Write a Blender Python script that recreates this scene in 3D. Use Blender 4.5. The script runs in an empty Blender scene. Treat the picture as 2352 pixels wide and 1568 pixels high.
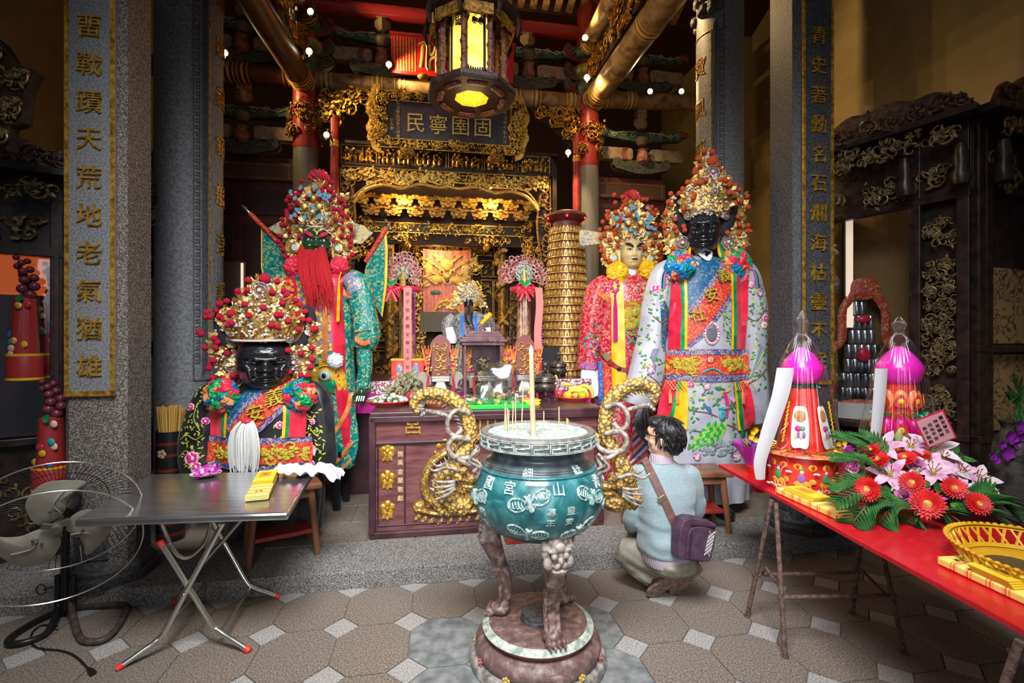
import bpy,bmesh,math,random
from mathutils import Vector,Matrix,noise
PI=math.pi
sin,cos=math.sin,math.cos
sc=bpy.context.scene
COL=sc.collection
# ---------------------------------------------------------------- camera
F,CX,CY,H=1100.0,1176.0,784.0,1.6
cam_d=bpy.data.cameras.new('camera')
cam=bpy.data.objects.new('camera',cam_d)
COL.objects.link(cam)
cam.location=(0,0,H)
cam.rotation_euler=(PI/2,0,0)
cam_d.sensor_width=36.0
cam_d.lens=36.0*F/2352.0
cam_d.clip_start=0.05
sc.camera=cam
# ---------------------------------------------------------------- light
sc.view_settings.view_transform='Standard'
sc.view_settings.look='None'
sc.view_settings.gamma=1.0
sc.view_settings.exposure=0.2
sc.cycles.max_bounces=6
sc.cycles.diffuse_bounces=3
sc.cycles.glossy_bounces=3
sc.cycles.transparent_max_bounces=10
sc.cycles.caustics_reflective=False
sc.cycles.caustics_refractive=False
wd=bpy.data.worlds.new('world')
sc.world=wd
wd.use_nodes=True
wd.node_tree.nodes['Background'].inputs[0].default_value=(0.75,0.85,1.0,1)
wd.node_tree.nodes['Background'].inputs[1].default_value=0.10
def light(name,kind,loc,energy,color=(1,1,1),target=None,size=0.1,size_y=None,spot=1.0,blend=0.5,spread=None):
 d=bpy.data.lights.new(name,kind)
 d.energy=energy
 d.color=color
 if kind=='AREA':
  d.shape='RECTANGLE'
  d.size=size
  d.size_y=size_y or size
  if spread:d.spread=spread
 else:
  d.shadow_soft_size=size
 if kind=='SPOT':
  d.spot_size=spot
  d.spot_blend=blend
 o=bpy.data.objects.new(name,d)
 COL.objects.link(o)
 o.location=loc
 if target is not None:
  o.rotation_euler=(Vector(target)-Vector(loc)).to_track_quat('-Z','Y').to_euler()
 return o
WARM=(1.0,0.66,0.30)
light('courtyard_daylight','AREA',(-0.1,0.3,4.6),112,(0.97,0.98,1.0),(0.0,3.4,0.9),2.2,1.6,spread=1.5)
light('courtyard_daylight_low','AREA',(0.1,-1.2,2.6),23,(0.97,0.98,1.0),(0.1,4.0,1.5),1.8,1.8,spread=1.1)
# ---------------------------------------------------------------- geometry helpers
TH=math.radians(9.25)
RS=Matrix.Rotation(TH,4,'Z')
RSI=RS.inverted()
def ray(px,py):return Vector(((px-CX)/F,1.0,-(py-CY)/F))
def P(px,py,d):return Vector((0,0,H))+ray(px,py)*d
def onz(px,py,z):
 r=ray(px,py);return Vector((0,0,H))+r*((z-H)/r.z)
def S(x,y,z):return RS@Vector((x,y,z))
def ons(px,py,ys):
 r=RSI@ray(px,py);p=r*(ys/r.y);return Vector((p.x,ys,p.z+H))
FR=Matrix(((1,0,0,0),(0,0,-1,0),(0,1,0,0),(0,0,0,1)))
def T(x,y=0,z=0):
 return Matrix.Translation(Vector((x,y,z))if not isinstance(x,Vector)else x)
def RX(a):return Matrix.Rotation(a,4,'X')
def RY(a):return Matrix.Rotation(a,4,'Y')
def RZ(a):return Matrix.Rotation(a,4,'Z')
def SC(x,y,z):return Matrix.Diagonal((x,y,z,1))
def lerp(a,b,t):return a+(b-a)*t
def interp(tab,x):
 if x<=tab[0][0]:return tab[0][1]
 for(x0,y0),(x1,y1)in zip(tab,tab[1:]):
  if x<=x1:
   t=(x-x0)/(x1-x0);t=t*t*(3-2*t)
   return y0+(y1-y0)*t
 return tab[-1][1]
def spline(pts,n=6,closed=False):
 pts=[tuple(p)for p in pts]
 out=[];N=len(pts)
 rng=range(N if closed else N-1)
 for i in rng:
  if closed:p=[pts[(i+k-1)%N]for k in range(4)]
  else:p=[pts[max(0,min(N-1,i+k-1))]for k in range(4)]
  for j in range(n):
   t=j/n
   out.append(tuple(0.5*(2*b+(c-a)*t+(2*a-5*b+4*c-d)*t*t+(3*b-a-3*c+d)*t**3)for a,b,c,d in zip(*p)))
 if not closed:out.append(pts[-1])
 return out
_glyph={}
def glyph(ch):
 if ch not in _glyph:
  cu=bpy.data.curves.new('glyph','FONT')
  cu.body=ch;cu.size=1.0;cu.align_x='CENTER';cu.align_y='CENTER';cu.resolution_u=2
  ob=bpy.data.objects.new('glyph',cu);COL.objects.link(ob)
  dg=bpy.context.evaluated_depsgraph_get()
  me=bpy.data.meshes.new_from_object(ob.evaluated_get(dg))
  vs=[v.co.copy()for v in me.vertices];fs=[tuple(p.vertices)for p in me.polygons]
  if vs:
   cxx=(min(v.x for v in vs)+max(v.x for v in vs))/2;cyy=(min(v.y for v in vs)+max(v.y for v in vs))/2
   vs=[Vector((v.x-cxx,v.y-cyy,0))for v in vs]
  edges={}
  for f in fs:
   for a,b in zip(f,f[1:]+f[:1]):
    edges[(a,b)]=1
  border=[e for e in edges if(e[1],e[0])not in edges]
  _glyph[ch]=(vs,fs,border)
  bpy.data.objects.remove(ob);bpy.data.meshes.remove(me);bpy.data.curves.remove(cu)
 return _glyph[ch]
class MB:
 def __init__(s):s.v=[];s.f=[];s.m=[];s.k=0
 def mat(s,k):s.k=k;return s
 def add(s,vs,fs,M=None):
  o=len(s.v)
  if M is not None:s.v+=[tuple(M@Vector(p))for p in vs]
  else:s.v+=[tuple(p)for p in vs]
  s.f+=[tuple(i+o for i in f)for f in fs];s.m+=[s.k]*len(fs)
  return s
 def box(s,c,d,M=None):
  x,y,z=c;a,b,e=d[0]/2,d[1]/2,d[2]/2
  vs=[(x+i*a,y+j*b,z+k*e)for i in(-1,1)for j in(-1,1)for k in(-1,1)]
  return s.add(vs,[(0,1,3,2),(4,6,7,5),(0,4,5,1),(2,3,7,6),(0,2,6,4),(1,5,7,3)],M)
 def tube(s,pts,r,n=8,cap=True,closed=False,M=None,flat=1.0,tw=0.0):
  pts=[Vector(p)for p in pts];N=len(pts)
  rr=r if isinstance(r,(list,tuple))else[r]*N
  vs=[];up=None
  for i in range(N):
   if closed:t=pts[(i+1)%N]-pts[i-1]
   else:t=pts[min(i+1,N-1)]-pts[max(i-1,0)]
   if t.length<1e-9:t=Vector((0,0,1))
   t.normalize()
   if up is None:
    up=Vector((0,0,1))if abs(t.z)<0.9 else Vector((0,-1,0))
   a=up-t*up.dot(t)
   if a.length<1e-6:a=t.orthogonal()
   a.normalize();up=a;b=t.cross(a)
   for j in range(n):
    q=2*PI*j/n+tw
    vs.append(pts[i]+(a*cos(q)*flat+b*sin(q))*rr[i])
  fs=[]
  for i in range(N if closed else N-1):
   for j in range(n):
    k=(i+1)%N
    fs.append((i*n+j,i*n+(j+1)%n,k*n+(j+1)%n,k*n+j))
  if cap and not closed:
   fs.append(tuple(range(n-1,-1,-1)));fs.append(tuple(range((N-1)*n,N*n)))
  return s.add(vs,fs,M)
 def lathe(s,prof,n=32,M=None,a0=0.0,a1=2*PI,c=(0,0,0),sx=1.0,sy=1.0,cap=True):
  full=abs(a1-a0-2*PI)<1e-6
  m=n if full else n+1
  vs=[];st=[]
  for r,z in prof:
   st.append(len(vs));one=r<1e-5
   for j in range(1 if one else m):
    q=a0+(a1-a0)*j/n
    vs.append((c[0]+r*cos(q)*sx,c[1]+r*sin(q)*sy,c[2]+z))
  fs=[]
  for i in range(len(prof)-1):
   o0,o1=prof[i][0]<1e-5,prof[i+1][0]<1e-5
   for j in range(n):
    k=(j+1)%m;A,B=st[i],st[i+1]
    if o0 and o1:break
    fs.append((A,B+k,B+j)if o0 else(A+j,A+k,B)if o1 else(A+j,A+k,B+k,B+j))
  if full and cap and not(len(prof)==2 and min(prof[0][0],prof[1][0])<1e-5):
   if prof[0][0]>1e-5:fs.append(tuple(range(m-1,-1,-1)))
   if prof[-1][0]>1e-5:fs.append(tuple(range(st[-1],st[-1]+m)))
  return s.add(vs,fs,M)
 def surf(s,fn,nu,nv,cu=False,M=None,mf=None):
  mu=nu if cu else nu+1
  vs=[fn(i/nu,j/nv)for j in range(nv+1)for i in range(mu)]
  fs=[(j*mu+i,j*mu+(i+1)%mu,(j+1)*mu+(i+1)%mu,(j+1)*mu+i)for j in range(nv)for i in range(nu)]
  s.add(vs,fs,M)
  if mf:
   s.m[-len(fs):]=[mf((i+.5)/nu,(j+.5)/nv)for j in range(nv)for i in range(nu)]
  return s
 def sheet(s,fn,nu,nv,th,M=None):
  s.surf(lambda u,v:fn(u,v),nu,nv,M=M)
  s.surf(lambda u,v:tuple(Vector(fn(u,v))+Vector((0,th,0))),nu,nv,M=M)
  ring=[(i/nu,0)for i in range(nu)]+[(1,j/nv)for j in range(nv)]+[(1-i/nu,1)for i in range(nu)]+[(0,1-j/nv)for j in range(nv)]
  vs=[fn(u,v)for u,v in ring];k=len(vs)
  vs2=[tuple(Vector(p)+Vector((0,th,0)))for p in vs]
  return s.add(vs+vs2,[(i,(i+1)%k,k+(i+1)%k,k+i)for i in range(k)],M)
 def ball(s,c,r,nu=12,nv=8,M=None):
  if not isinstance(r,(tuple,list)):r=(r,r,r)
  vs=[(c[0],c[1],c[2]-r[2])]
  for j in range(1,nv):
   b=-PI/2+PI*j/nv
   for i in range(nu):
    a=2*PI*i/nu
    vs.append((c[0]+r[0]*cos(b)*cos(a),c[1]+r[1]*cos(b)*sin(a),c[2]+r[2]*sin(b)))
  vs.append((c[0],c[1],c[2]+r[2]));L=len(vs)-1
  fs=[(0,1+(i+1)%nu,1+i)for i in range(nu)]
  for j in range(nv-2):
   for i in range(nu):
    a=1+j*nu
    fs.append((a+i,a+(i+1)%nu,a+nu+(i+1)%nu,a+nu+i))
  a=1+(nv-2)*nu
  fs+=[(a+i,a+(i+1)%nu,L)for i in range(nu)]
  return s.add(vs,fs,M)
 def prism(s,poly,depth,M=None,map=None):
  k=len(poly)
  vs=[(p[0],p[1],depth)for p in poly]+[(p[0],p[1],0)for p in poly]
  if map:vs=[map(*p)for p in vs]
  fs=[tuple(range(k)),tuple(range(2*k-1,k-1,-1))]+[(i,k+i,k+(i+1)%k,(i+1)%k)for i in range(k)]
  return s.add(vs,fs,M)
 def text(s,st,size,depth,M=None,map=None,step=None,vertical=False):
  step=step or size*1.08
  n=len(st)
  for i,ch in enumerate(st):
   if ch==' ':continue
   g,fs,bd=glyph(ch)
   off=((i-(n-1)/2)*step,0)if not vertical else(0,((n-1)/2-i)*step)
   vs=[(p.x*size+off[0],p.y*size+off[1],depth)for p in g]+[(p.x*size+off[0],p.y*size+off[1],0)for p in g]
   if map:vs=[map(*p)for p in vs]
   k=len(g)
   s.add(vs,list(fs)+[(a,k+a,k+b,b)for a,b in bd],M)
  return s
 def build(s,name,mats,parent=None,loc=None,rot=None,smooth=True,ang=40,bev=0,sub=0,fix=True):
  me=bpy.data.meshes.new(name)
  me.from_pydata(s.v,[],s.f)
  if not isinstance(mats,(list,tuple)):mats=[mats]
  for m in mats:me.materials.append(m)
  if len(mats)>1:me.polygons.foreach_set('material_index',s.m)
  if fix:
   bm=bmesh.new();bm.from_mesh(me)
   bmesh.ops.recalc_face_normals(bm,faces=bm.faces)
   bm.to_mesh(me);bm.free()
  if smooth:
   me.polygons.foreach_set('use_smooth',[True]*len(me.polygons))
   if ang<179:me.set_sharp_from_angle(angle=math.radians(ang))
  me.update()
  o=bpy.data.objects.new(name,me)
  COL.objects.link(o)
  if parent is not None:o.parent=parent
  if loc is not None:o.location=loc
  if rot is not None:o.rotation_euler=rot
  if bev:
   md=o.modifiers.new('bevel','BEVEL');md.width=bev;md.segments=2;md.limit_method='ANGLE';md.angle_limit=math.radians(40)
  if sub:
   md=o.modifiers.new('subd','SUBSURF');md.levels=sub;md.render_levels=sub
  return o
def remesh(mb,voxel,smooth=4):
 o=mb.build('tmp',bpy.data.materials[0],fix=True)
 md=o.modifiers.new('r','REMESH');md.mode='VOXEL';md.voxel_size=voxel
 md=o.modifiers.new('s','SMOOTH');md.iterations=smooth;md.factor=0.5
 dg=bpy.context.evaluated_depsgraph_get()
 me=bpy.data.meshes.new_from_object(o.evaluated_get(dg))
 r=MB();r.v=[tuple(v.co)for v in me.vertices];r.f=[tuple(p.vertices)for p in me.polygons];r.m=[0]*len(r.f)
 od=o.data
 bpy.data.objects.remove(o);bpy.data.meshes.remove(od);bpy.data.meshes.remove(me)
 return r
def tag(o,label=None,cat=None,group=None,kind=None):
 if label:o['label']=label
 if cat:o['category']=cat
 if group:o['group']=group
 if kind:o['kind']=kind
 return o
def thing(name,label,cat,loc=(0,0,0),rotz=0.0,group=None,kind=None):
 o=bpy.data.objects.new(name,None)
 COL.objects.link(o)
 o.empty_display_size=0.1
 o.location=loc;o.rotation_euler=(0,0,rotz)
 return tag(o,label,cat,group,kind)
def clone(src,parent=None,loc=None,rot=None,scale=None):
 c=src.copy();COL.objects.link(c)
 if parent is not None:c.parent=parent
 if loc is not None:c.location=loc
 if rot is not None:c.rotation_euler=rot
 if scale is not None:c.scale=(scale,)*3 if not isinstance(scale,(tuple,list))else scale
 return c
def dup(root,loc,rotz=0.0,label=None,scale=None):
 r=clone(root,None,loc,(0,0,rotz),scale)
 if label:r['label']=label
 for ch in list(root.children):
  c=clone(ch,r)
  for g in list(ch.children):clone(g,c)
 return r
 # ---------------------------------------------------------------- materials
_mats={}
def M(name,col,stops=None,sc=10.0,tex='noise',det=2.0,dist=0.0,rough=0.5,metal=0.0,bump=0.0,bsc=None,btex='noise',emit=0.0,coat=0.0,trans=0.0,alpha=1.0,const=False,sheen=0.0,ior=1.45,spec=0.5,stretch=None,aniso=0.0):
 if name in _mats:return _mats[name]
 m=bpy.data.materials.new(name);m.use_nodes=True
 nt=m.node_tree;b=nt.nodes['Principled BSDF']
 def setv(k,v):
  if k in b.inputs:b.inputs[k].default_value=v
 c4=tuple(col)+(1,)
 setv('Base Color',c4);setv('Roughness',rough);setv('Metallic',metal);setv('Coat Weight',coat);setv('Coat Roughness',0.1)
 setv('Transmission Weight',trans);setv('Alpha',alpha);setv('IOR',ior);setv('Specular IOR Level',spec)
 setv('Sheen Weight',sheen);setv('Anisotropic',aniso)
 if emit:setv('Emission Color',c4);setv('Emission Strength',emit)
 tc=nt.nodes.new('ShaderNodeTexCoord')
 def texture(kind,scale,d,ds):
  mp=nt.nodes.new('ShaderNodeMapping')
  nt.links.new(tc.outputs['Object'],mp.inputs[0])
  if stretch:mp.inputs['Scale'].default_value=stretch
  if kind=='noise':
   t=nt.nodes.new('ShaderNodeTexNoise');t.inputs['Scale'].default_value=scale
   t.inputs['Detail'].default_value=d;t.inputs['Distortion'].default_value=ds;out=t.outputs[0]
  elif kind in('voronoi','cells','edge'):
   t=nt.nodes.new('ShaderNodeTexVoronoi');t.inputs['Scale'].default_value=scale
   if kind=='edge':t.feature='DISTANCE_TO_EDGE'
   out=t.outputs['Distance']
   if kind=='cells':
    sp=nt.nodes.new('ShaderNodeSeparateColor');nt.links.new(t.outputs['Color'],sp.inputs[0]);out=sp.outputs[0]
  else:
   t=nt.nodes.new('ShaderNodeTexWave');t.inputs['Scale'].default_value=scale
   t.inputs['Distortion'].default_value=ds;t.inputs['Detail'].default_value=d
   t.bands_direction={'wavex':'X','wavey':'Y','wavez':'Z','wave':'DIAGONAL'}[kind];out=t.outputs['Fac']
  nt.links.new(mp.outputs[0],t.inputs['Vector'])
  return out
 if stops:
  o=texture(tex,sc,det,dist)
  rp=nt.nodes.new('ShaderNodeValToRGB');rp.color_ramp.interpolation='CONSTANT' if const else 'LINEAR'
  el=rp.color_ramp.elements
  while len(el)<len(stops):el.new(0.5)
  for e,(p,c)in zip(el,stops):e.position=p;e.color=tuple(c)+(1,)
  nt.links.new(o,rp.inputs[0]);nt.links.new(rp.outputs[0],b.inputs['Base Color'])
  if emit:nt.links.new(rp.outputs[0],b.inputs['Emission Color'])
 if bump:
  o2=texture(btex,bsc or sc*2,3.0,0.0)
  bp=nt.nodes.new('ShaderNodeBump');bp.inputs['Strength'].default_value=bump;bp.inputs['Distance'].default_value=0.01
  nt.links.new(o2,bp.inputs['Height']);nt.links.new(bp.outputs[0],b.inputs['Normal'])
 _mats[name]=m
 return m
GOLD=M('gold_leaf',(.78,.50,.10),[(.3,(.30,.14,.015)),(.55,(.72,.40,.05)),(.8,(.95,.62,.12))],30,rough=.34,metal=.65,bump=.25,bsc=90)
GOLDB=M('bright_gold',(.9,.6,.15),[(.3,(.50,.27,.04)),(.7,(.98,.66,.16))],40,rough=.3,metal=.6,bump=.3,bsc=120)
OLDGOLD=M('aged_gold',(.42,.25,.06),[(.3,(.12,.05,.012)),(.6,(.48,.25,.04)),(.8,(.72,.43,.09))],35,rough=.45,metal=.5,bump=.4,bsc=80)
GDARK=M('carving_ground',(.045,.02,.012),rough=.7)
DKWOOD=M('dark_lacquer',(.03,.016,.014),[(.35,(.016,.009,.008)),(.7,(.05,.027,.022))],14,rough=.35,bump=.1)
RED=M('red_lacquer',(.30,.025,.02),[(.3,(.20,.012,.012)),(.7,(.38,.04,.03))],9,rough=.38)
GRAN=M('granite',(.2,.2,.2),[(.38,(.05,.048,.045)),(.5,(.19,.18,.17)),(.66,(.46,.44,.41))],160,det=6,rough=.7,bump=.3,bsc=220)
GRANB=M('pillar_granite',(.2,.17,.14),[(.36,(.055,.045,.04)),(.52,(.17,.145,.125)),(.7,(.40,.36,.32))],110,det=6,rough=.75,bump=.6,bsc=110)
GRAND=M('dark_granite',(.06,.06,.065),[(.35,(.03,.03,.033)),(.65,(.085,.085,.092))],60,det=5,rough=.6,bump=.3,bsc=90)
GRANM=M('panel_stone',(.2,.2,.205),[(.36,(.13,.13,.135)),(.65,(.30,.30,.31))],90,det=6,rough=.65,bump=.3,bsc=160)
TILE=M('floor_tile',(.16,.12,.09),[(.34,(.10,.078,.062)),(.52,(.21,.172,.14)),(.70,(.36,.31,.265))],120,det=7,rough=.5,bump=.25,bsc=160)
TILEL=M('floor_tile_light',(.4,.38,.36),[(.34,(.19,.18,.17)),(.6,(.44,.42,.40)),(.75,(.56,.54,.52))],130,det=6,rough=.55,bump=.2,bsc=160)
TILEG=M('floor_tile_grey',(.2,.22,.22),[(.35,(.12,.135,.135)),(.7,(.27,.29,.29))],16,det=8,rough=.45,bump=.15,bsc=120)
GROUT=M('grout',(.13,.12,.11),rough=.9)
PLASTER=M('ochre_plaster',(.34,.25,.11),[(.3,(.30,.22,.09)),(.7,(.37,.275,.125))],5,rough=.35,coat=.15)
BEAMW=M('painted_beam',(.30,.19,.08),[(.3,(.07,.05,.025)),(.46,(.26,.15,.06)),(.6,(.40,.27,.12)),(.75,(.20,.19,.09))],7,det=6,dist=.6,rough=.35,bump=.1)
BROWNB=M('brown_beam',(.12,.05,.025),[(.3,(.06,.025,.014)),(.7,(.17,.075,.035))],8,det=6,rough=.4)
CARTO=M('painted_cartouche',(.36,.24,.13),[(.3,(.16,.13,.08)),(.48,(.38,.26,.14)),(.7,(.46,.32,.18))],9,det=6,dist=1.2,rough=.5)
GREEN=M('bracket_green',(.05,.09,.05),[(.4,(.03,.06,.035)),(.6,(.075,.13,.07))],14,rough=.5)
PEACH=M('bracket_peach',(.36,.16,.10),[(.35,(.26,.09,.06)),(.65,(.44,.22,.14))],16,rough=.5)
WHITEL=M('outline_paint',(.5,.47,.36),rough=.6)
PANELR=M('red_panel',(.11,.022,.02),[(.3,(.07,.013,.012)),(.7,(.14,.03,.027))],12,rough=.5)
YEL=M('paint_yellow',(.75,.47,.10),rough=.5)
BULB=M('lamp_glow',(1.0,.88,.62),emit=14)
PEWTER=M('pewter',(.55,.53,.47),[(.3,(.40,.38,.33)),(.7,(.66,.64,.58))],12,rough=.3,metal=.85)
WHITE=M('white_cloth',(.80,.80,.84),rough=.7)
BLACK=M('black_paint',(.012,.012,.013),rough=.35)
IRON=M('rusty_iron',(.13,.075,.06),[(.35,(.08,.045,.036)),(.65,(.19,.115,.095))],40,rough=.7,bump=.3,bsc=140)
# ================================================================ THE SETTING
def struct(name,mb,mats,**k):
 o=mb.build(name,mats,**k);o['kind']='structure';return o
rnd=random.Random(7)
RZT=RS
# floor of the court: octagons with small squares, laid along the shrine
mb=MB()
mb.mat(3).box((.4,.9,-.03),(11,4.9,.05),RS)
PXT,PYT,SQ,G=.385,.415,.098,.0035
CAUL=Vector((.13,2.45,0))
for i in range(-12,16):
 for j in range(-6,4):
  for sub in(0,1):
   cx0=-.13+PXT*(i+.5*sub*0);cy0=2.797+PYT*j
   if sub==0:
    if cy0>3.3:continue
    q=SQ-G
    poly=[(cx0-q,cy0),(cx0,cy0-q),(cx0+q,cy0),(cx0,cy0+q)]
    poly=[(x,min(y,3.229))for x,y in poly]
    w=S(cx0,cy0,0)
    mb.mat(2 if(w-CAUL).length<.42 and w.x<.4 else 1)
    mb.prism(poly,.005,RS@T(0,0,-.005))
   else:
    ox,oy=cx0+PXT/2,cy0+PYT/2
    a,b=PXT/2-G,PYT/2-G
    s=SQ
    poly=[(ox-a+s,oy-b),(ox+a-s,oy-b),(ox+a,oy-b+s),(ox+a,oy+b-s),(ox+a-s,oy+b),(ox-a+s,oy+b),(ox-a,oy+b-s),(ox-a,oy-b+s)]
    poly=[(x,min(y,3.229))for x,y in poly]
    if max(y for x,y in poly)-min(y for x,y in poly)<.02:continue
    w=S(ox,oy,0);dd=(w-CAUL).length
    mb.mat(2 if dd<.62 and w.y<2.75 else 0)
    mb.prism(poly,.005,RS@T(0,0,-.005))
struct('floor',mb,[TILE,TILEL,TILEG,GROUT],smooth=False,fix=False)
# raised platform with a granite kerb
ZP=.11
mb=MB()
mb.mat(0).box((.4,3.23+.23,ZP-.075),(9.2,.46,.15),RS)
mb.mat(1).box((.4,6.5,ZP-.08),(9.2,5.62,.15),RS)
for i in range(-12,13):
 for j in range(0,6):
  mb.mat(2).box((.4+i*.36+(.18 if j%2 else 0),3.9+j*.42,ZP-.004),(.352,.412,.008),RS)
struct('trim_1',mb,[GRAN,GROUT,TILE],smooth=False,bev=.006)
# walls
mb=MB();mb.box((4.55,4.7,3.1),(.15,8.6,6.6),RS);struct('wall_right',mb,PLASTER,smooth=False)
mb=MB();mb.box((-3.72,4.7,3.1),(.15,8.6,6.6),RS);struct('wall_left',mb,PLASTER,smooth=False)
mb=MB();mb.box((.4,9.0,3.1),(8.4,.12,6.6),RS);struct('wall_back',mb,M('wall_dark',(.10,.05,.03),rough=.7),smooth=False)
mb=MB()
mb.box((.4,7.6,6.45),(8.4,3.0,.1),RS)
mb.add([(-3.8,6.2,5.95),(4.6,6.2,5.95),(4.6,2.3,7.6),(-3.8,2.3,7.6),(-3.8,6.2,6.05),(4.6,6.2,6.05),(4.6,2.3,7.7),(-3.8,2.3,7.7)],[(0,1,2,3),(7,6,5,4),(0,4,5,1),(2,6,7,3),(1,5,6,2),(0,3,7,4)],RS)
struct('ceiling',mb,M('ceiling_dark',(.06,.018,.014),rough=.6),smooth=False)
# ---------------------------------------------------------------- pillars
def square_pillar(xs,label,chars,z0,front):
 w=S(xs,3.45,0)
 t=thing('square_stone_pillar',label,'pillar',(w.x,w.y,ZP),TH,'square pillars at the platform edge')
 c=.045;h=.17
 oc=[(-h+c,-h),(h-c,-h),(h,-h+c),(h,h-c),(h-c,h),(-h+c,h),(-h,h-c),(-h,-h+c)]
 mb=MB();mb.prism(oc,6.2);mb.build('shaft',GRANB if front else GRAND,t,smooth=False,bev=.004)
 mb=MB()
 def octo(r,z):return[(r*cos(PI/8+k*PI/4),r*sin(PI/8+k*PI/4),z)for k in range(8)]
 prof=[(.335,0),(.335,.05),(.31,.06),(.31,.09),(.275,.12),(.255,.15),(.255,.33),(.275,.37),(.30,.40),(.30,.44),(.25,.47),(.20,.475)]
 vs=[];fs=[]
 for r,z in prof:vs+=octo(max(.196,r*.78),z)
 for i in range(len(prof)-1):
  for j in range(8):fs.append((i*8+j,i*8+(j+1)%8,(i+1)*8+(j+1)%8,(i+1)*8+j))
 mb.add(vs,fs)
 for k in range(8):
  a=k*PI/4
  Mk=RZ(a)@T(.186,0,.24)
  for s in(-1,1):
   mb.box((.002,s*.075,0),(.006,.008,.14),Mk);mb.box((.002,0,s*.07),(.006,.158,.008),Mk)
 mb.build('carved_base',GRAND,t,smooth=False,bev=.004)
 zb=1.27-ZP;zt=6.0
 pw=.135
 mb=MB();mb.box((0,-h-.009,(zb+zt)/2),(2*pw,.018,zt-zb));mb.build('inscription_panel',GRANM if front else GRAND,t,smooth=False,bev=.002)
 mb=MB()
 for s in(-1,1):mb.box((s*(pw-.012),-h-.020,(zb+zt)/2),(.022,.008,zt-zb))
 mb.box((0,-h-.020,zb+.015),(2*pw,.008,.03));mb.build('gilt_border',GOLD,t,smooth=False)
 n=len(chars)
 for i,ch in enumerate(chars):
  mb=MB();mb.text(ch,.145,.012,T(0,-h-.018,z0-ZP+.2275*(n-1-i))@FR)
  mb.build('character',GOLD,t,smooth=False)
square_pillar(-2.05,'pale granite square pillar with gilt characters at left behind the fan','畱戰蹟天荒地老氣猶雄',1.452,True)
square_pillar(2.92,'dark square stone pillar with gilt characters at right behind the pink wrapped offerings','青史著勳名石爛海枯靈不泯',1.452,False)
def round_pillar(xs,label,r,a_panel,z0,z1,chars):
 w=S(xs,4.5,0)
 t=thing('round_stone_pillar',label,'pillar',(w.x,w.y,ZP),TH,'round pillars behind the square ones')
 mb=MB();mb.lathe([(r*1.35,0),(r*1.35,.08),(r*1.1,.16),(r*1.25,.34),(r*1.02,.42),(r,.45),(r,6.2)],40)
 mb.build('shaft',M('round_pillar_stone',(.15,.155,.165),[(.35,(.10,.105,.115)),(.65,(.21,.215,.23))],50,det=5,rough=.6,bump=.25,bsc=120),t)
 def cyl(x,y,z):return((r+z)*sin(a_panel+x/r),-(r+z)*cos(a_panel+x/r),y)
 mb=MB()
 def strip(x0,x1,zz0,zz1,d):
  n=max(1,int(abs(x1-x0)/.03))
  for k in range(n):
   a=lerp(x0,x1,k/n);b=lerp(x0,x1,(k+1)/n)
   mb.prism([(a,zz0),(b,zz0),(b,zz1),(a,zz1)],d,map=cyl)
 pw=.17
 for s in(-1,1):
  for k in range(4):strip(s*(pw+.012*k)-.003,s*(pw+.012*k)+.003,z0-.02*k,z1+.02*k,.006)
  zz=z0+.05
  while zz<z1-.05:
   strip(s*(pw+.058),s*(pw+.088),zz,zz+.008,.006);strip(s*(pw+.058)-.004,s*(pw+.058)+.004,zz,zz+.045,.006)
   strip(s*(pw+.068),s*(pw+.088),zz+.022,zz+.03,.006)
   zz+=.055
  strip(s*(pw+.10)-.004,s*(pw+.10)+.004,z0-.09,z1+.09,.008)
 strip(-pw-.1,pw+.1,z0-.095,z0-.085,.008)
 mb.build('carved_border',GRAND,t,smooth=False,fix=False)
 mb=MB()
 for s in(-1,1):strip(s*(pw-.02)-.004,s*(pw-.02)+.004,z0+.03,z1-.04,.007)
 strip(-pw+.02,pw-.02,z0+.03,z0+.038,.007);strip(-pw+.02,pw-.02,z1-.048,z1-.04,.007)
 mb.build('gilt_line',GOLD,t,smooth=False,fix=False)
 for i,ch in enumerate(chars):
  mb=MB();mb.text(ch,.2,.008,map=lambda x,y,z,i=i:cyl(x,y+z1-.35-i*.42,z));mb.build('character',OLDGOLD,t,smooth=False,fix=False)
 mb=MB()
 rr=random.Random(int(xs*100))
 for k in range(26):
  a=rr.uniform(-1,1);zz=z1+.15+rr.random()*.6
  mb.ball(((r+.005)*sin(a_panel+a),-(r+.005)*cos(a_panel+a),zz),(.06,.05,.05),8,6)
 mb.build('carved_cloud',GRAND,t)
round_pillar(-2.07,'thick round grey stone pillar standing behind the pale square pillar',.25,1.62,1.37-ZP,5.2,'威靈顯赫鎮艋津護國')
round_pillar(2.89,'dark round stone pillar rising behind the tall white robed deity',.225,-1.6,1.35-ZP,4.62,'寶風威運古今同')
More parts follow.
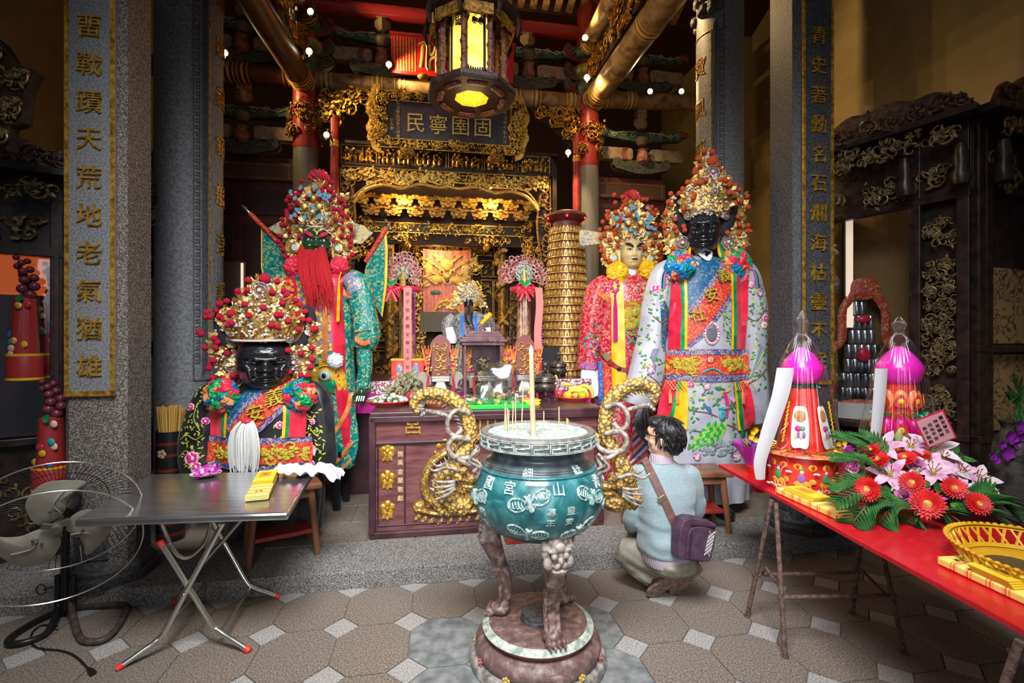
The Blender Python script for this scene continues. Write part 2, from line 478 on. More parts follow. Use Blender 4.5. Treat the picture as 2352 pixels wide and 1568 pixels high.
def inner_pillar(xs,label):
 w=S(xs,6.0,0)
 t=thing('inner_pillar',label,'pillar',(w.x,w.y,ZP),TH,'inner pillars of the altar bay')
 mb=MB();mb.lathe([(.2,0),(.15,.1),(.14,3.75)],24);mb.build('stone_shaft',M('pillar_grey_wood',(.17,.15,.11),[(.35,(.10,.09,.065)),(.65,(.22,.20,.15))],8,rough=.5,stretch=(1,1,.15)),t)
 mb=MB();mb.lathe([(.142,3.75),(.145,3.8),(.142,6.2)],24);mb.build('red_shaft',RED,t)
 mb=MB()
 for k in range(10):Mk=RZ(k*PI/5)@T(0,-.14,0);carve(mb,-.06,.06,3.88,4.30,-.01,k,.9,.05,.05,Mk)
 mb.build('carved_collar',OLDGOLD,t)
 for k,(zz,m_,w_)in enumerate(((4.75,GREEN,.17),(4.95,M('capital_yellow',(.30,.26,.05),[(.4,(.16,.17,.04)),(.6,(.42,.34,.07))],12,rough=.4),.2),(5.2,GREEN,.19))):
  mb=MB();mb.lathe([(.14,zz-.1),(w_,zz-.05),(w_+.02,zz),(w_,zz+.06),(.14,zz+.1)],20);mb.build('painted_capital',m_,t)
  for q in(-1,1):
   mb=MB();mb.prism(spline([(.1,-.08),(.22,-.1),(.32,-.02),(.33,.07),(.27,.12),(.22,.06),(.1,.1)],4,True),.12,RZ(0 if q>0 else PI)@T(0,.06,zz)@FR);scroll(mb,(q*.25,-.075,zz+.02),.06,1.3,.012,.02,q);mb.build('scroll_bracket',M('scroll_paint',(.28,.06,.05),[(.45,(.22,.03,.03)),(.6,(.10,.14,.07))],7,rough=.45),t)
 return t
def scroll(mb,c,R,turns,w,th,s=1,a0=0.0,Mx=None,n=18):
 pts=[];rr=[]
 for i in range(n+1):
  t=i/n;a=a0+s*turns*2*PI*t;q=R*(1-t)**.8+.12*R
  pts.append((c[0]+q*cos(a),c[1]-.3*th*sin(t*PI),c[2]+q*sin(a)));rr.append(w*(1-.65*t))
 mb.tube(pts,rr,6,M=Mx)
def leafp(mb,c,ang,L,w,th,Mx=None):
 poly=[(0,0),(L*.25,w*.5),(L*.5,w*.42),(L*.62,w*.6),(L*.78,w*.28),(L,w*.06),(L*.8,-w*.22),(L*.6,-w*.5),(L*.45,-w*.36),(L*.22,-w*.5)]
 Mm=T(*c)@FR@RZ(ang)
 mb.prism(poly,th,Mx@Mm if Mx is not None else Mm)
def carve(mb,x0,x1,z0,z1,y,seed,dens=1.0,R=.05,th=.03,Mx=None):
 """open scroll and leaf carving filling a rectangle, front near y"""
 r=random.Random(seed);area=abs((x1-x0)*(z1-z0))
 n=max(3,int(dens*area/(R*R)*.55))
 for k in range(n):
  c=(r.uniform(x0+R*.5,x1-R*.5),y-r.random()*th*.5,r.uniform(z0+R*.5,z1-R*.5))
  q=R*r.uniform(.6,1.15)
  scroll(mb,c,q,r.uniform(.8,1.4),q*.2,th,r.choice((-1,1)),r.random()*6.28,Mx,11)
  for j in range(2):leafp(mb,(c[0]+r.uniform(-q,q),y-r.random()*th,c[2]+r.uniform(-q,q)),r.random()*6.28,q*1.0,q*.42,th*.5,Mx)
def figures(mb,x0,x1,z0,z1,y,seed,Mx=None,step=None):
 """row of small carved figures between tiny posts"""
 r=random.Random(seed);h=z1-z0;step=step or h*.30;x=x0+step/2
 while x<x1-step*.3:
  s=h*r.uniform(.75,.95);xx=x+r.uniform(-.2,.2)*step
  mb.ball((xx,y,z0+s*.30),(step*.34,.03,s*.30),8,6,Mx);mb.ball((xx,y-.012,z0+s*.70),(step*.17,.028,s*.13),8,6,Mx)
  mb.ball((xx+r.choice((-1,1))*step*.3,y-.01,z0+s*.5),(step*.2,.02,s*.08),6,5,Mx)
  if r.random()<.25:mb.tube([(xx+step*.42,y-.005,z0+.02),(xx+step*.42+r.uniform(-.01,.01),y-.005,z1-.01)],.008,5,M=Mx)
  for k in range(3):leafp(mb,(xx+r.uniform(-.4,.4)*step,y-.01*k,z0+h*r.random()),r.random()*6.2,step*.7,step*.4,.018,Mx)
  scroll(mb,(xx+step*.5,y,z0+h*r.uniform(.2,.8)),step*.3,1.1,step*.07,.02,1,r.random()*6,Mx,8)
  x+=step
inner_pillar(-1.5,'grey inner pillar with red upper half left of the gilded altar screen')
inner_pillar(1.98,'grey inner pillar with red upper half right of the gilded altar screen')
for xs,lab in((-1.16,'slim red post beside the left edge of the gilded altar screen'),(1.80,'slim red post beside the right edge of the gilded altar screen')):
 w=S(xs,5.92,0)
 t=thing('red_post',lab,'post',(w.x,w.y,ZP),TH,'slim red posts')
 mb=MB();mb.lathe([(.05,0),(.05,4.15)],16);mb.build('shaft',RED,t)
 mb=MB();mb.lathe([(.053,3.78),(.056,3.8),(.056,3.84),(.053,3.86)],16);mb.build('gilt_band',GOLD,t)
 # ---------------------------------------------------------------- timber above
def beam(name,label,a,b,r,mats,bands=(),flat=1.0,group='timber beams'):
 mid=S(*[(x+y)/2 for x,y in zip(a,b)])
 t=thing(name,label,'beam',mid,TH,group)
 A=Vector(a)-(Vector(a)+Vector(b))/2;B=-A
 mb=MB();mb.tube([A,A.lerp(B,.5),B],r,16,flat=flat);mb.build('timber',mats,t)
 L=(B-A).length;k=0
 if bands:
  mb=MB();u=(B-A).normalized()
  for p in bands:
   c=A.lerp(B,p)
   mb.tube([c-u*.012,c+u*.012],r+.006,16,flat=flat);mb.tube([c-u*.06,c-u*.05],r+.005,16,flat=flat);mb.tube([c+u*.05,c+u*.06],r+.005,16,flat=flat)
  mb.build('painted_band',YEL,t)
 return t
beam('lintel_beam','painted round lintel above the dark name board between the inner pillars',(-1.38,6,4.70),(1.86,6,4.70),.105,BEAMW,(.04,.22,.30,.48,.56,.74,.82,.96))
beam('purlin','long red purlin under the striped rafters at the top',(-1.45,6.0,5.60),(2.0,6.0,5.60),.085,M('purlin_red',(.42,.03,.03),rough=.22,coat=.3))
beam('lintel_beam','brown painted lintel left of the left inner pillar',(-3.5,6,4.72),(-1.6,6,4.72),.11,BROWNB,(.62,.7,.96))
beam('lintel_beam','brown painted lintel holding two bright spotlights right of the right inner pillar',(2.1,6,4.76),(3.6,6,4.84),.105,BEAMW,(.08,.3,.9))
beam('tie_beam','brown diagonal looking tie beam running forward at upper left',(-1.50,6,4.62),(-1.62,3.9,4.62),.13,BROWNB,(.05,.12))
beam('tie_beam','gold lit tie beam running forward at upper right',(2.02,6,4.70),(2.10,3.7,4.70),.14,BEAMW,(.05,.14,.7))
beam('tie_beam','upper carved tie beam above the gold lit one at upper right',(1.95,6,5.35),(1.92,3.7,5.35),.12,BEAMW,(.1,.5))
beam('tie_beam','upper dark tie beam above the brown one at upper left',(-1.45,6,5.35),(-1.48,3.7,5.35),.12,BROWNB,(.1,.5))
# gilded openwork under the upper tie beams
for xs,z,lab in((1.98,5.02,'gilded openwork panel between the two tie beams at upper right'),(-1.5,4.98,'gilded openwork panel between the two tie beams at upper left')):
 w=S(xs,4.85,z)
 t=thing('openwork_panel',lab,'carving',w,TH+PI/2,'gilded openwork panels')
 mb=MB();mb.box((0,0,0),(2.2,.05,.34));mb.build('backing',GDARK,t,smooth=False)
 mb=MB();carve(mb,-1.1,1.1,-.17,.17,-.025,11,.8,.07,.05);carve(mb,-1.1,1.1,-.17,.17,-.025,12,.8,.07,.05,RZ(PI));mb.build('scrollwork',GOLD,t)
 # rafters
ra=thing('rafters','row of ochre rafters with dark red gaps under the roof','rafter',S(.3,4.6,6.0),TH)
for i in range(33):
 x=-2.25+i*.16
 mb=MB();A=Vector((x,1.42,-.14));B=Vector((x+.02,-2.2,1.42))
 d=(B-A).normalized();nrm=Vector((0,-d.z,d.y))
 a,b=A-nrm*.015,B-nrm*.015
 vs=[]
 for p in(A,B):
  for s in(-1,1):
   for q in(0,1):vs.append(p+Vector((s*.042,0,0))-nrm*.035*q)
 mb.add(vs,[(0,1,3,2),(4,6,7,5),(0,4,5,1),(2,3,7,6),(0,2,6,4),(1,5,7,3)])
 mb.build('rafter',M('rafter_ochre',(.42,.24,.09),[(.42,(.14,.06,.02)),(.52,(.44,.26,.10))],26,det=5,dist=1.5,rough=.6),ra,smooth=False)
 # bracket sets: boat shaped arms, lotus blocks and painted struts
def boat(w,h):
 pts=[(-w,h*.55),(-w*.96,h*.95),(-w*.8,h*1.0),(-w*.62,h*.72),(-w*.4,h*.86),(0,h*.8)]
 top=pts+[(-x,y)for x,y in reversed(pts[:-1])]
 bot=[(w*.9,h*.3),(w*.62,h*.18),(w*.4,h*.08),(w*.2,0),(-w*.2,0),(-w*.4,h*.08),(-w*.62,h*.18),(-w*.9,h*.3)]
 return top+bot
def bracket(xs,ys,zb,w,h,label,seed):
 t=thing('bracket_set',label,'bracket',S(xs,ys,zb),TH,'painted bracket sets')
 mb=MB();mb.prism(boat(w*.62,h*.34),.12,T(0,.06,0)@FR);mb.build('cloud_arm',M('cloud_arm_dark',(.09,.085,.06),[(.42,(.05,.05,.04)),(.5,(.17,.155,.11)),(.56,(.06,.07,.05))],16,det=4,dist=2,rough=.5),t,bev=.006)
 mb=MB();mb.lathe([(.03,0),(.075,.03),(.085,.08),(.07,.14),(.055,.17),(.075,.19)],10,c=(0,-.07,h*.2));mb.build('lotus_block',PEACH,t,ang=20)
 for s in(-1,1):
  mb=MB();L=w*.74;x0=.12 if s>0 else-.12-L
  mb.prism([(x0+.03,0),(x0+L-.03,0),(x0+L,.03),(x0+L,.13),(x0+L-.03,.16),(x0+.03,.16),(x0,.13),(x0,.03)],.09,T(0,.05,h*.3)@FR);mb.build('painted_strut',CARTO,t,bev=.006)
  mb=MB();xx=s*.20
  for k in range(3):mb.tube(spline([(xx+s*.025*k,-.046,h*.3),(xx+s*(.025*k+.03),-.046,h*.3+.05),(xx+s*(.025*k+.03),-.046,h*.3+.11),(xx+s*.025*k,-.046,h*.3+.16)],4),.006,5)
  mb.build('painted_outline',(RED if s<0 else WHITEL),t)
 mb=MB();mb.lathe([(.05,0),(.085,.05),(.09,.09),(.08,.1)],12,c=(0,-.04,h*.62));mb.build('bowl_block',M('bowl_block',(.2,.14,.09),rough=.5),t)
 mb=MB();mb.prism(boat(w*.95,h*.26),.10,T(0,.05,h*.70)@FR);mb.build('painted_arm',GREEN,t,bev=.006)
 mb=MB()
 for s in(-1,1):
  for k in range(4):
   c=(s*w*(.2+.2*k),-.056,h*.72+h*.26*(.45+.1*(k%2)))
   scroll(mb,c,.035,1.2,.006,.004,s,0,None,12)
  mb.tube(spline([(s*.08,-.056,h*.9),(s*w*.4,-.056,h*.88),(s*w*.62,-.056,h*.84),(s*w*.8,-.056,h*.93)],5),.006,5)
 mb.build('white_outline',WHITEL,t)
 for s in(-1,1):
  mb=MB();mb.ball((s*w*.88,-.03,h*.92),(.07,.05,.045),10,8);mb.ball((s*w*.97,-.03,h*.90),(.045,.045,.04),10,8);mb.build('cloud_end',M('cloud_red',(.30,.06,.05),rough=.5),t)
 mb=MB();mb.lathe([(.05,0),(.10,.05),(.10,.12),(.06,.14)],4,c=(0,0,h));mb.box((0,0,h+.2),(.13,.12,.14));mb.build('top_block',CARTO,t,smooth=False,bev=.006)
 return t
bracket(-.62,6.02,4.80,.62,.58,'painted bracket set above the lintel left of the red board',1)
bracket(1.18,6.02,4.80,.62,.58,'painted bracket set above the lintel right of the lantern',2)
bracket(-2.22,6.1,3.80,.66,.62,'dim painted bracket set left of the left inner pillar below the brown lintel',3)
bracket(2.75,6.1,3.84,.66,.62,'dim painted bracket set right of the right inner pillar below the spotlights',4)
bracket(-2.22,6.1,4.86,.66,.58,'dark bracket set above the brown lintel at upper left',5)
bracket(2.75,6.1,4.92,.66,.58,'dark bracket set above the spotlights at upper right',6)
# side partitions below the brackets
def partition(xs0,xs1,label):
 t=thing('side_partition',label,'partition',S((xs0+xs1)/2,6.2,ZP),TH,'red side partitions');L=xs1-xs0
 mb=MB();mb.box((0,0,1.85),(L,.08,3.7));mb.build('board',PANELR,t,smooth=False)
 mb=MB();mb.box((0,-.06,3.52),(L,.05,.22));mb.build('header',M('header_brown',(.10,.045,.025),rough=.5),t,smooth=False,bev=.01)
 mb=MB()
 for z in(3.44,3.60):mb.box((0,-.088,z),(L*.9,.006,.008))
 for s in(-1,1):mb.box((s*L*.45,-.088,3.52),(.008,.006,.166))
 mb.build('gilt_line',OLDGOLD,t,smooth=False)
 for i in range(3):
  for z0,z1 in((3.0,3.3),(2.2,2.9),(1.0,2.1)):
   mb=MB();x=-L/2+L*(i+.5)/3
   mb.box((x,-.045,(z0+z1)/2),(L/3-.1,.02,z1-z0));mb.build('sunk_panel',M('panel_dark',(.05,.02,.016),rough=.4),t,smooth=False,bev=.008)
partition(-3.64,-1.62,'dark red panelled partition left of the left inner pillar')
partition(2.10,3.12,'dark red panelled partition right of the right inner pillar')
# gilded carved corner brackets under the painted lintel
for xs,q,lab in((-1.33,1,'gilded carved corner bracket under the left end of the painted lintel'),(1.83,-1,'gilded carved corner bracket under the right end of the painted lintel')):
 t=thing('corner_bracket',lab,'carving',S(xs,5.98,4.55),TH,'gilded corner brackets');mb=MB();mb.prism([(0,.04),(q*.62,.04),(q*.5,-.10),(q*.3,-.26),(q*.12,-.42),(0,-.46)],.05,T(0,.06,0)@FR);mb.build('ground',GDARK,t,smooth=False);mb=MB()
 for k in range(3):
  for x0,x1,z0,z1 in((0,.55,-.12,.04),(0,.38,-.25,-.08),(0,.2,-.42,-.2)):carve(mb,min(q*x0,q*x1),max(q*x0,q*x1),z0,z1,-.0-.02*k,5+k,.6,.07,.06)
 mb.build('carved_foliage',GOLD,t)
 # ================================================================ THE GILDED ALTAR SCREEN
XL,XR,YS=-1.13,1.50,6.1
XC=(XL+XR)/2
scr=thing('gilded_altar_screen','carved and gilded altar screen framing the inner shrine','altar screen',S(XC,YS,ZP),TH)
def lx(x):return x-XC
def lz(z):return z-ZP
hw=(XR-XL)/2
mb=MB();mb.box((0,.02,lz(3.88)),(2*hw+.1,.05,.26));mb.box((0,0,lz(4.02)),(2*hw+.16,.12,.04));mb.box((0,0,lz(3.755)),(2*hw+.16,.12,.035))
mb.build('frieze_board',DKWOOD,scr,smooth=False,bev=.005)
mb=MB();xs=[-hw,-hw*.66,-hw*.33,-.02,hw*.33,hw*.66,hw]
for i in range(6):
 figures(mb,xs[i]+.03,xs[i+1]-.03,lz(3.78),lz(3.99),-.02,20+i)
 for s in(xs[i]+.015,xs[i+1]-.015):mb.box((s,-.01,lz(3.885)),(.012,.03,.22))
 for z in(3.775,3.995):mb.box(((xs[i]+xs[i+1])/2,-.01,lz(z)),(xs[i+1]-xs[i],.03,.012))
mb.build('figure_frieze',GOLD,scr)
# arched openwork below
mb=MB()
for z0,z1,s in((3.55,3.72,31),(3.58,3.72,32)):carve(mb,-hw+.05,hw-.05,lz(z0),lz(z1),0,s,1.3,.06,.05)
n=60;pts=[]
for i in range(n+1):
 x=-hw+.16+(2*hw-.32)*i/n;u=abs(x)/(hw-.16)
 z=3.52-.02*sin(u*PI*5)-(.20*max(0,(u-.82)/.18)**2)+.03*cos(u*PI)
 pts.append((x,-.03,lz(z)))
mb.tube(pts,.022,8);mb.tube([(a,-.04,c+.05+.015*sin(a*14))for a,b,c in pts],.012,6)
mb.tube([(-hw+.02,-.02,lz(3.735)),(hw-.02,-.02,lz(3.735))],.014,6)
mb.build('arch_openwork',GOLDB,scr)
mb=MB();mb.box((0,.04,lz(3.64)),(2*hw,.02,.2));mb.build('arch_ground',GDARK,scr,smooth=False)
for s in(-1,1):
 mb=MB();mb.box((s*(hw-.07),.045,1.8),(.18,.05,3.6));mb.box((s*(hw+.045),.0,1.9),(.06,.12,3.8));mb.build('side_post',DKWOOD,scr,smooth=False,bev=.004)
 mb=MB();carve(mb,s*(hw-.08)-.085,s*(hw-.08)+.085,.9,lz(3.72),0,40+s,.75,.06,.04)
 mb.tube([(s*(hw-.005),-.02,.6),(s*(hw-.005),-.02,lz(3.72))],.012,6)
 mb.tube(spline([(s*(hw-.15+.03*sin(k*1.1)),-.02,1.0+k*.2)for k in range(13)],4),.014,6)
 mb.build('side_openwork',OLDGOLD,scr)
 # tier of small gilded brackets, inner beam and pendants
yb=.45
mb=MB();mb.box((0,yb+.25,lz(3.35)),(2*hw+.2,.04,.8));mb.build('tier_ground',GDARK,scr,smooth=False)
for row,(z,n,off)in enumerate(((3.44,9,0),(3.30,10,.5))):
 for k in range(9 if row==0 else 8):
  x=-hw+.18+(2*hw-.36)*((k+off)/8.0)
  mb=MB()
  mb.prism(boat(.15,.07),.05,T(x,yb,lz(z)+.04)@FR);mb.prism(boat(.11,.06),.06,T(x,yb-.05,lz(z)-.03)@FR)
  mb.box((x,yb-.09,lz(z)),(.05,.04,.09));mb.ball((x,yb-.1,lz(z)+.07),(.035,.03,.03),8,6)
  for s in(-1,1):mb.ball((x+s*.12,yb-.03,lz(z)+.10),(.04,.03,.025),8,6);leafp(mb,(x+s*.08,yb-.06,lz(z)-.05),PI/2+s*.6,.08,.05,.03)
  mb.build('small_bracket',GOLD if row==0 else OLDGOLD,scr)
yb=.7
mb=MB();mb.box((0,yb,lz(3.17)),(2*hw-.5,.06,.13));mb.build('inner_beam',DKWOOD,scr,smooth=False)
mb=MB();carve(mb,-hw+.25,hw-.25,lz(3.11),lz(3.23),yb-.035,51,1.1,.045,.03)
for z in(3.105,3.235):mb.box((0,yb-.035,lz(z)),(2*hw-.5,.02,.014))
for s in(-1,1):
 carve(mb,s*.55-.35,s*.55+.35,lz(2.99),lz(3.1),yb-.02,55+s,1.0,.05,.04);mb.ball((s*.55,yb-.05,lz(2.93)),(.05,.05,.07),8,6)
 carve(mb,s*(hw-.18)-.12,s*(hw-.18)+.12,lz(2.7),lz(3.3),yb-.05,57+s,1.2,.06,.05)
mb.build('beam_openwork',GOLD,scr)
for s in(-1,1):
 x=s*.80;y=.85
 mb=MB();mb.lathe([(.07,0),(.06,3.1)],16,c=(x,y,0));mb.build('dragon_column',OLDGOLD,scr)
 mb=MB();pts=[(x+.085*cos(k*.55),y+.085*sin(k*.55),.9+k*.045)for k in range(48)]
 mb.tube(pts,[.035+.01*sin(k*.8)for k in range(48)],6)
 for k in range(0,48,2):leafp(mb,(pts[k][0],pts[k][1]-.05,pts[k][2]),k*.9,.11,.06,.03)
 mb.build('carved_dragon',OLDGOLD,scr)
 # inner screen wall of framed panels
yi=1.35
mb=MB();mb.box((0,yi+.1,1.55),(2*hw+.6,.05,3.1));mb.build('back_board',GDARK,scr,smooth=False)
cxs=lx(ons(1028,650,YS+yi).x)
def frame(mb,x0,x1,z0,z1,y,w=.014,d=.025):
 for x in(x0,x1):mb.box((x,y,(z0+z1)/2),(w,d,z1-z0+w))
 for z in(z0,z1):mb.box(((x0+x1)/2,y,z),(x1-x0+w,d,w))
cols=[(-1.12,-.93),(-.91,-.72),(-.70,-.52),(.52,.70),(.72,.91),(.93,1.12)]
for i,(a,b)in enumerate(cols):
 mb=MB()
 for z0,z1 in((.9,1.35),(1.4,2.45),(2.5,2.75)):
  frame(mb,cxs+a,cxs+b,z0,z1,yi);carve(mb,cxs+a+.015,cxs+b-.015,z0+.02,z1-.02,yi+.03,60+i*3,.6,.06,.03)
 mb.build('framed_panel',OLDGOLD,scr)
mb=MB();frame(mb,cxs-.72,cxs+.72,lz(2.93),lz(3.05),yi-.05);carve(mb,cxs-.7,cxs+.7,lz(2.94),lz(3.04),yi-.03,77,1.2,.05,.03)
mb.build('top_rail',OLDGOLD,scr)
mb=MB()
for s in(-1,1):carve(mb,cxs+s*.42-.08,cxs+s*.42+.08,1.2,lz(2.9),yi-.06,80+s,1.3,.06,.05)
carve(mb,cxs-.5,cxs+.5,lz(2.74),lz(2.92),yi-.06,83,1.5,.06,.05)
mb.tube(spline([(cxs-.36,yi-.08,1.2),(cxs-.35,yi-.08,1.8),(cxs-.32,yi-.08,2.2),(cxs-.37,yi-.08,2.45),(cxs-.33,yi-.08,2.6),(cxs-.2,yi-.08,2.56),(cxs,yi-.08,2.54),(cxs+.2,yi-.08,2.56),(cxs+.33,yi-.08,2.6),(cxs+.37,yi-.08,2.45),(cxs+.32,yi-.08,2.2),(cxs+.35,yi-.08,1.8),(cxs+.36,yi-.08,1.2)],6),.016,6)
mb.build('niche_frame',GOLD,scr)
for s in(-1,1):
 p=S(XC+s*.6,YS+.15,3.45)
 light('niche_lamp','POINT',p,16,WARM,size=.08)
light('niche_lamp','POINT',S(XC-.15,YS+.9,2.95),12,WARM,size=.08)
# embroidered pink cloth in the niche: an animal mask in gold thread
ctr=ons(1027,650,YS+yi-.12)
em=thing('embroidered_cloth','pink embroidered hanging with a golden beast face in the niche','hanging',S(ctr.x,ctr.y,ctr.z-.5),TH)
mb=MB();mb.sheet(lambda u,v:((u-.5)*.72,.01*sin(u*40)*(.3+v),.5+(.5-v)*.98+.06*abs(u-.5)**1.5*(1 if v<.1 else 0)),40,8,.01)
mb.build('cloth',M('pink_silk',(.85,.28,.20),[(.4,(.78,.20,.14)),(.6,(.90,.36,.26))],12,rough=.45,stretch=(4,1,1)),em)
mb=MB()
for s in(-1,1):
 mb.ball((s*.08,-.01,.66),(.055,.02,.05),12,8);mb.ball((s*.16,-.01,.55),(.13,.025,.07),10,6);mb.ball((s*.28,-.01,.7),(.07,.02,.12),10,6)
 for k in range(22):leafp(mb,(s*(.03+.012*k),-.02,.48+.016*(k%9)+.13*(k%3)),PI/2-s*(.3+.09*k),.11,.035,.008)
mb.ball((0,-.015,.60),(.07,.03,.05),10,8);mb.ball((0,-.012,.78),(.10,.02,.1),10,8)
for k in range(7):leafp(mb,(-.15+.05*k,-.02,.12+.03*sin(k)),PI/2+.3*(k-3),.14,.06,.012)
mb.tube(spline([(-.2,-.02,.06),(-.1,-.02,.2),(.02,-.02,.22),(.12,-.02,.14),(.2,-.02,.05)],6),.025,8)
mb.build('gold_beast_face',M('gold_thread',(.95,.60,.13),[(.4,(.75,.40,.06)),(.6,(1,.70,.2))],60,rough=.4,metal=.3,bump=.4,bsc=150),em)
mb=MB()
for s in(-1,1):mb.ball((s*.08,-.03,.665),(.022,.01,.022),10,6);mb.build('embroidered_eye',M('dark_thread',(.16,.09,.08),rough=.6),em);mb=MB()
mb.ball((0,-.04,.53),(.035,.012,.02),10,6);mb.build('embroidered_mouth',M('dark_thread',(.16,.09,.08),rough=.6),em)
mb=MB();mb.ball((-.17,-.012,.36),(.08,.012,.035),12,6);mb.build('green_medallion',M('green_thread',(.10,.24,.12),rough=.6),em)
mb=MB();mb.sheet(lambda u,v:((u-.5)*.8,-.03+.008*sin(u*50),.06-.3*v),30,3,.008);mb.build('lower_valance',M('grey_valance',(.16,.14,.11),rough=.6),em)
# ---------------------------------------------------------------- name boards
def board(name,label,c,w,h,tilt):return thing(name,label,'sign board',S(*c),TH)
nb=board('name_board','dark name board with gilt characters and carved gold frame',(.185,5.78,4.20),1.4,.42,0)
Rb=RX(math.radians(10))
mb=MB();mb.box((0,0,0),(1.46,.04,.44),Rb);mb.build('panel',M('board_aubergine',(.055,.03,.045),[(.3,(.04,.022,.03)),(.7,(.075,.042,.06))],8,rough=.35),nb,smooth=False)
mb=MB();mb.box((0,.0,.265),(1.66,.06,.11),Rb);mb.box((0,0,-.265),(1.66,.06,.11),Rb)
for s in(-1,1):mb.box((s*.79,0,0),(.14,.06,.56),Rb)
mb.build('frame_ground',GDARK,nb,smooth=False)
mb=MB()
carve(mb,-.78,.78,.215,.305,-.035,91,1.5,.034,.03,Rb);carve(mb,-.78,.78,-.305,-.215,-.035,92,1.5,.034,.03,Rb)
for s in(-1,1):carve(mb,s*.79-.065,s*.79+.065,-.3,.3,-.035,93+s,1.4,.034,.03,Rb)
for a,b in(((-.735,-.21),(.735,-.21)),((.735,-.21),(.735,.21)),((.735,.21),(-.735,.21)),((-.735,.21),(-.735,-.21)),((-.83,-.31),(.83,-.31)),((-.83,.31),(.83,.31)),((-.83,-.31),(-.83,.31)),((.83,-.31),(.83,.31))):
 mb.tube([(a[0],-.035,a[1]),(b[0],-.035,b[1])],.008,6,M=Rb)
mb.build('gilt_frame',GOLD,nb)
for s in(-1,1):
 mb=MB()
 poly=spline([(0,-.38),(.10,-.33),(.13,-.2),(.17,-.1),(.13,0),(.17,.12),(.12,.25),(.08,.36),(0,.38)],4)
 mb.prism([(p[0]*s,p[1])for p in poly],.03,Rb@T(s*.80,.01,0)@FR)
 carve(mb,s*.87-.05,s*.87+.05,-.29,.29,-.03,97+s,1.6,.05,.03,Rb);mb.build('carved_ear',GOLD,nb)
for i,ch in enumerate('民寧圉固'):
 mb=MB();mb.text(ch,.235,.014,Rb@T(-.40+i*.265,-.02,-.02)@FR);mb.build('character',GOLDB,nb,smooth=False)
mb=MB();mb.text('立法委員鄧家明敬獻',.042,.006,Rb@T(-.60,-.02,.0)@FR,step=.044,vertical=True);mb.build('small_inscription',GOLD,nb,smooth=False);mb=MB();mb.text('曾景敬',.042,.006,Rb@T(-.67,-.02,-.05)@FR,vertical=True)
mb.build('small_inscription',GOLD,nb,smooth=False);mb=MB();mb.text('民國甲午年六月',.046,.006,Rb@T(.665,-.02,.0)@FR,step=.055,vertical=True);mb.build('small_inscription',GOLD,nb,smooth=False)
for x in(-.5,.55):
 mb=MB();mb.ball((x,-.06,-.40),(.10,.05,.06),10,8);carve(mb,x-.1,x+.1,-.45,-.35,-.09,7,1.6,.04,.03);mb.build('lion_bracket',OLDGOLD,nb)
rb=board('red_board','bright red board with gold seal character behind the lantern',(.235,5.8,4.99),1.46,.42,0)
Rr=RX(math.radians(9))
mb=MB();mb.box((0,0,0),(1.46,.04,.43),Rr);mb.build('panel',M('board_red',(.50,.012,.012),rough=.4),rb,smooth=False,bev=.005)
mb=MB();mb.box((0,-.01,.22),(1.5,.05,.03),Rr);mb.build('top_rail',RED,rb,smooth=False)
mb=MB()
for pts in([(-.21,.12),(-.15,.15),(-.115,.1),(-.12,-.1),(-.10,-.15)],[(-.16,.13),(-.17,.0),(-.19,-.13)],[(-.0,.15),(-.03,.05),(-.075,.02),(-.085,.13)],[(-.0,.15),(0,.0),(0,-.17)],[(-.0,.02),(.065,.05),(.08,.14)],[(-.08,-.15),(-.075,-.04),(0,.0),(.07,-.04),(.085,-.14)]):
 mb.tube(spline([(x,-.02,z)for x,z in pts],6),.017,8,flat=.6,M=Rr)
mb.build('seal_character',M('seal_gold',(.85,.60,.14),rough=.45,metal=.2),rb,loc=(-.205,0,0))
rows='青山靈安尊王威靈顯赫保境佑民風調雨順國泰平安四時無災'
for i in range(8):
 mb=MB();st=(rows[i*3:]+rows[:i*3])[:(19 if i<7 else 15)];mb.text(st,.018,.004,Rr@T(-.455-.034*i,-.02,.0 if i<7 else .04)@FR,step=.0195,vertical=True)
 mb.build('small_inscription',YEL,rb,smooth=False)
for x in(-.36,.36):mb=MB();mb.ball((x,-.02,-.25),(.07,.05,.035),10,8);mb.build('lion_bracket',OLDGOLD,rb)
# ---------------------------------------------------------------- lantern
lp=P(1083,228,3.85)
LZ=lp.z
lan=thing('palace_lantern','octagonal carved wooden lantern glowing yellow above the shrine','lantern',(lp.x,lp.y,LZ),.26)
DKRED=M('lantern_wood',(.03,.01,.008),[(.35,(.014,.005,.004)),(.7,(.045,.016,.012))],30,rough=.55,bump=.3,bsc=60)
def octring(mb,prof,n=8):
 vs=[];fs=[]
 for r,z in prof:vs+=[(r*cos(PI/8+k*PI/4),r*sin(PI/8+k*PI/4),z)for k in range(8)]
 for i in range(len(prof)-1):
  for j in range(8):fs.append((i*8+j,i*8+(j+1)%8,(i+1)*8+(j+1)%8,(i+1)*8+j))
 return mb.add(vs,fs)
mb=MB();octring(mb,[(.14,0),(.355,.0),(.365,.02),(.365,.05),(.29,.085),(.26,.10),(.14,.10),(.14,0)]);mb.build('base_ring',DKRED,lan,smooth=False,bev=.004)
for k in range(8):
 mb=MB()
 for j in range(5):
  a=k*PI/4+(j-2)*.10;mb.ball((.255*cos(a),.255*sin(a),-.004),(.03,.03,.012),8,6)
 mb.build('base_carving',M('lantern_carving',(.16,.055,.035),[(.35,(.07,.02,.015)),(.7,(.24,.09,.05))],40,rough=.5,bump=.5,bsc=70),lan)
mb=MB();octring(mb,[(.0,.006),(.142,.006),(.142,.012),(0,.012)]);mb.build('bottom_pane',M('lamp_pane_orange',(1,.62,.04),[(.35,(.85,.40,.01)),(.6,(.95,.55,.03))],45,emit=.8),lan,smooth=False)
